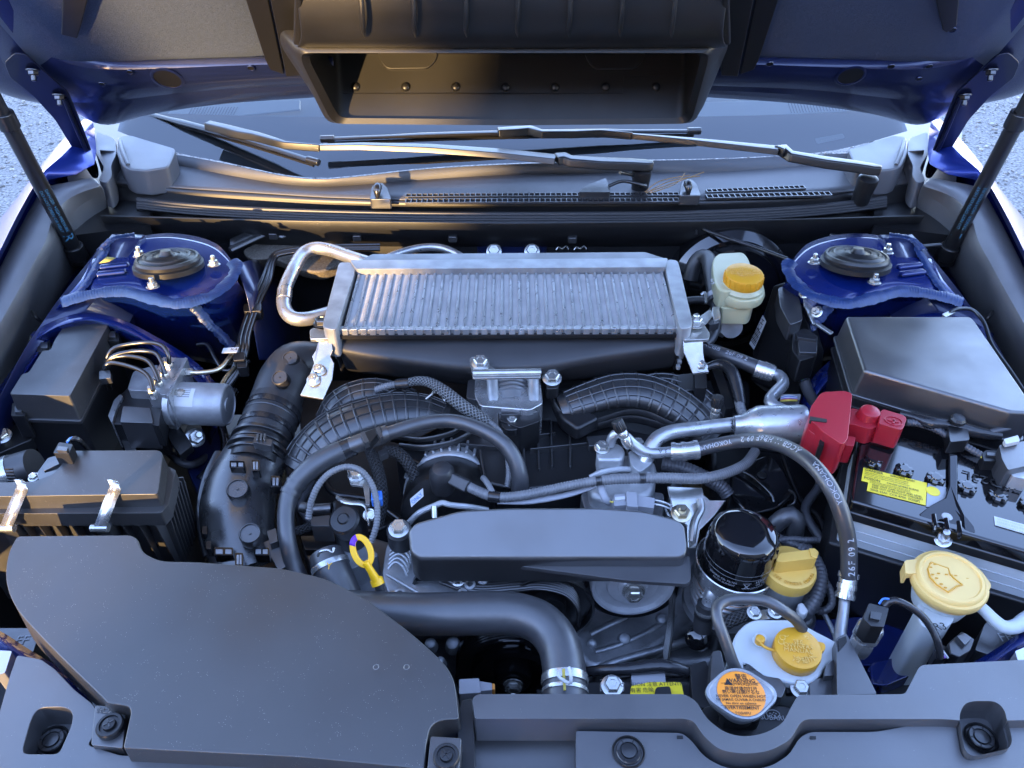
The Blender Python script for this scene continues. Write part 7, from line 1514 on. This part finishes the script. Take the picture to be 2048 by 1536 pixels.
# ------------------------------------------------------------------ front radiator cover panel
t = thing('radiator_cover', 'black plastic radiator cover across the front with notch for the cap', 'plastic cover', P(1400,1480,.85))
band_q = [(944,1396,8),(956,1388,8),(1370,1388,10),(1392,1402,10),(1414,1438,14),(1450,1466,20),(1490,1474,20),(1532,1466,20),(1566,1446,14),(1584,1410,10),(1596,1390,8),(1810,1388,8),(1840,1330,10),(2075,1318,4),(2075,1440,4),(1935,1442,10),(1890,1438,30),(1612,1438,14),(1600,1446,10),(1580,1480,14),(1540,1502,20),(1490,1508,20),(1438,1500,20),(1404,1468,14),(1388,1442,10),(1370,1437,8),(950,1437,4)]
top = PP(rnd(band_q, 6, 5), .908); bot = [p+Vector((0,-.006,-.03)) for p in top]
def hole(q, z, depth=.2):
    c = MB(); tp = PP(rnd(q, 12), z); c.prism([p+Vector((0,0,.05)) for p in tp], (0,0,-depth)); return c
RP = [(1918,1430),(1928,1408),(1945,1402),(1990,1402),(2008,1416),(2024,1480),(2018,1496),(1946,1512),(1930,1500)]
LP_ = [(62,1440),(72,1420),(88,1414),(130,1414),(146,1424),(144,1448),(118,1508),(48,1508),(46,1496)]
m = MB(); m.prism(top, bottom=bot); soften(cut(m.out('upper_band', 'trim_plastic', t), [hole(RP, .908)]), .0045, 4)
base_q = [(946,1434),(1000,1432),(1372,1434),(1400,1470),(1440,1500),(1490,1510),(1545,1502),(1585,1478),(1604,1440),(1900,1436),(1960,1600),(946,1600)]
m = MB(); m.prism(PP(base_q, .866), (0,0,-.03)); soften(cut(m.out('channel_floor', 'trim_plastic', t), [hole(RP, .908)]), .003)
low_q = [(1152,1462,4),(1364,1466,10),(1384,1482,12),(1408,1514,20),(1450,1536,20),(1490,1540,20),(1540,1534,20),(1578,1510,14),(1600,1474,12),(1622,1464,10),(1752,1464,20),(1880,1440,30),(1920,1438,8),(2075,1440,4),(2075,1620,0),(1152,1620,0)]
top = PP(rnd(low_q, 6, 5), .898)
m = MB(); m.prism(top, (0,-.004,-.03)); soften(cut(m.out('lower_panel', 'trim_plastic', t), [hole(RP, .908)]), .004, 4)
top = PP(rnd([(952,1440,4),(1150,1440,4),(1150,1490,10),(1110,1536,30),(1010,1542,30),(960,1500,20)], 6, 5), .896)
for (u, v) in ((1360,1474), (1626,1475)): slab('slot', [(u-6,v-3),(u+6,v-3),(u+6,v+3),(u-6,v+3)], .8988, .002, 'frit', t, bev=0, r=0)
def pocket_clip(u, v, z, s=1.0, ring=True):
    c = P(u, v, z); k = 26*sc(c)*s
    if ring:
        m = MB(); m.lathe([(k*1.28,.000),(k*1.2,.002),(k*1.1,.000),(k*1.08,-.004)], c+Vector((0,0,.0008)), (0,0,1), 40, cap=False); m.out('clip_recess', 'dark_plastic', t)
    m = MB(); m.lathe([(k*1.02,-.006),(k*1.0,.0016),(k*.92,.0026),(k*.70,.0024),(k*.66,.0010),(k*.60,.0010),(k*.56,.003),(k*.2,.0034)], c, (0,0,1), 40); m.out('push_clip', 'satin_black', t)
    for j in range(6):
        g = j*math.pi/3; d = Vector((math.cos(g), math.sin(g), 0)); m = MB(); m.bar(c+d*k*.66+Vector((0,0,.0022)), c+d*k*.95+Vector((0,0,.0022)), .0012, .001); m.out('clip_slit', 'frit', t)
pocket_clip(1257,1504,.8982)
# right pocket: dark recess walls with clip inside
def pocket(q, z, lipz, mt='trim_plastic'):
    n = len(q); topp = PP(rnd(q, 12), lipz); topp = grow(topp, 1.02); inn = [p + Vector((0,-.002,-.028)) for p in grow(topp, .97)]
    m = MB(); m.loft([topp, inn], closeu=True); m.add(inn, [list(range(len(inn)))]); m.out('pocket', mt, t, ang=40)
pocket(RP, .90, .906, 'trim_plastic')
pocket_clip(1962,1476,.880, .95, True)
tl = thing('corner_cover', 'black plastic corner cover with clip pocket by the air duct', 'plastic cover', P(100,1450,.85))
q = [(34,1310,6),(82,1318,6),(110,1338,6),(150,1380,8),(186,1408,8),(196,1424,6),(188,1470,8),(176,1490,8),(240,1510,8),(700,1530,8),(952,1545,4),(952,1640,0),(-40,1640,0),(-20,1480,4),(0,1420,8),(20,1350,8)]
top = PP(rnd(q, 6, 5), .905)
m = MB(); m.prism(top, (0,-.004,-.04)); soften(cut(m.out('panel', 'trim_plastic', tl), [hole(LP_, .905)]), .004, 4)
t = tl
pocket(LP_, .90, .903, 'trim_plastic')
pocket_clip(104,1482,.877, .95, True)
slab('white_guide', [(152,1374),(180,1374),(204,1392),(204,1420),(194,1424),(184,1410),(186,1394),(170,1386)], .88, .006, 'label_grey', tl, bev=.002, r=6)
# side piece between the duct and radiator cover
t = thing('duct_seam_trim', 'narrow dark trim between the intake duct and radiator cover', 'plastic trim', P(935,1450,.85))
slab('strip', [(922,1400),(944,1396),(948,1440),(952,1600),(920,1600),(914,1440)], .89, .04, 'dark_plastic', t, bev=.003, r=3)
# ------------------------------------------------------------------ small pieces hang under the part they sit on
SUBPARTS = {'lettering': ('lid', 'cap', 'danger_label', 'orange_label', 'label', 'tag_sheet', 'canister', 'hose_body', 'cylinder', 'muffler', 'strip', 'badge', 'caution_label', 'clip_pocket', 'shell', 'neck', 'top_tank', 'paper_label', 'top', 'lid_tab', 'pipe'),
    'latch_tab': ('latch',), 'latch_rib': ('latch',), 'plug_latch': ('plug',), 'clip_slit': ('push_clip',), 'clip_cross': ('push_clip',), 'clip_recess': ('pocket', 'lower_panel'),
    'slot_insert': ('slot_rim',), 'plus_ring': ('post_box',), 'plus_bar': ('post_box',), 'spray_mark': ('lid',), 'washer_symbol': ('lid',), 'lid_hinge': ('lid',), 'lid_hinge_drop': ('lid',), 'lid_tab': ('lid',),
    'grip': ('cap',), 'grip_end': ('cap',), 'cap_tab': ('cap',), 'cap_tether': ('cap',), 'tether_button': ('cap',), 'grip_flute': ('canister',), 'print_line': ('canister',), 'print_frame': ('canister',), 'yellow_label': ('canister',),
    'braze_line': ('plate_stack',), 'label_line': ('label', 'motor'), 'motor_flange': ('motor',), 'clip_hinge': ('spring_clip',), 'hole': ('inner_panel', 'box', 'strap'), 'hole_rim': ('inner_panel',), 'rib': ('runner', 'front_wall', 'base', 'strap'),
    'grille_bar': ('slot_bed',), 'grille_rail': ('slot_bed',), 'jet_nozzle': ('jet_base',), 'rivet': ('inner_wall',), 'flap_seam': ('inner_wall',), 'flap_tab': ('inner_wall',), 'end_cap': ('blade_spoiler',), 'blade_rubber': ('blade_spoiler',),
    'seal_ridge': ('seal_base',), 'grille_line': ('dash_panel',), 'crimp_tab': ('front_bar', 'tank_side'), 'crimp_ring': ('crimp',), 'clamp_ear': ('clamp', 'clamp_wire'), 'clamp_slot': ('worm_clamp',), 'clamp_screw': ('worm_clamp',),
    'emblem_star': ('oval_emblem',), 'warning_triangle': ('orange_label',), 'label_rule': ('orange_label',), 'bar_mark': ('label',), 'case_rib': ('case',), 'belt_rib': ('belt_back',), 'mould_mark': ('duct_shell',), 'date_dot': ('silver_label',), 'paint_dab': ('ring',), 'swage': ('strut_tower',), 'seam_sealer': ('strut_tower',)}
bpy.context.view_layer.update()
def base_name(o): return o.name.split('.')[0]
def centre(o):
    q = [o.matrix_world @ Vector(c) for c in o.bound_box]; return sum(q, Vector())/8
for root in [o for o in S.objects if o.parent is None and o.type == 'EMPTY']:
    kids = list(root.children); cen = {k: centre(k) for k in kids}; box = {}
    for k in kids:
        want = SUBPARTS.get(base_name(k))
        if not want: continue
        best = None
        for p in kids:
            if p is k or base_name(p) not in want or SUBPARTS.get(base_name(p)) and base_name(p) != 'lid_tab': continue
            d = (cen[p]-cen[k]).length
            if best is None or d < best[0]: best = (d, p)
        if best:
            p = best[1]
            if p.parent is not root: continue
            mw = k.matrix_world.copy(); k.parent = p; k.matrix_parent_inverse = p.matrix_world.inverted(); k.matrix_basis = mw
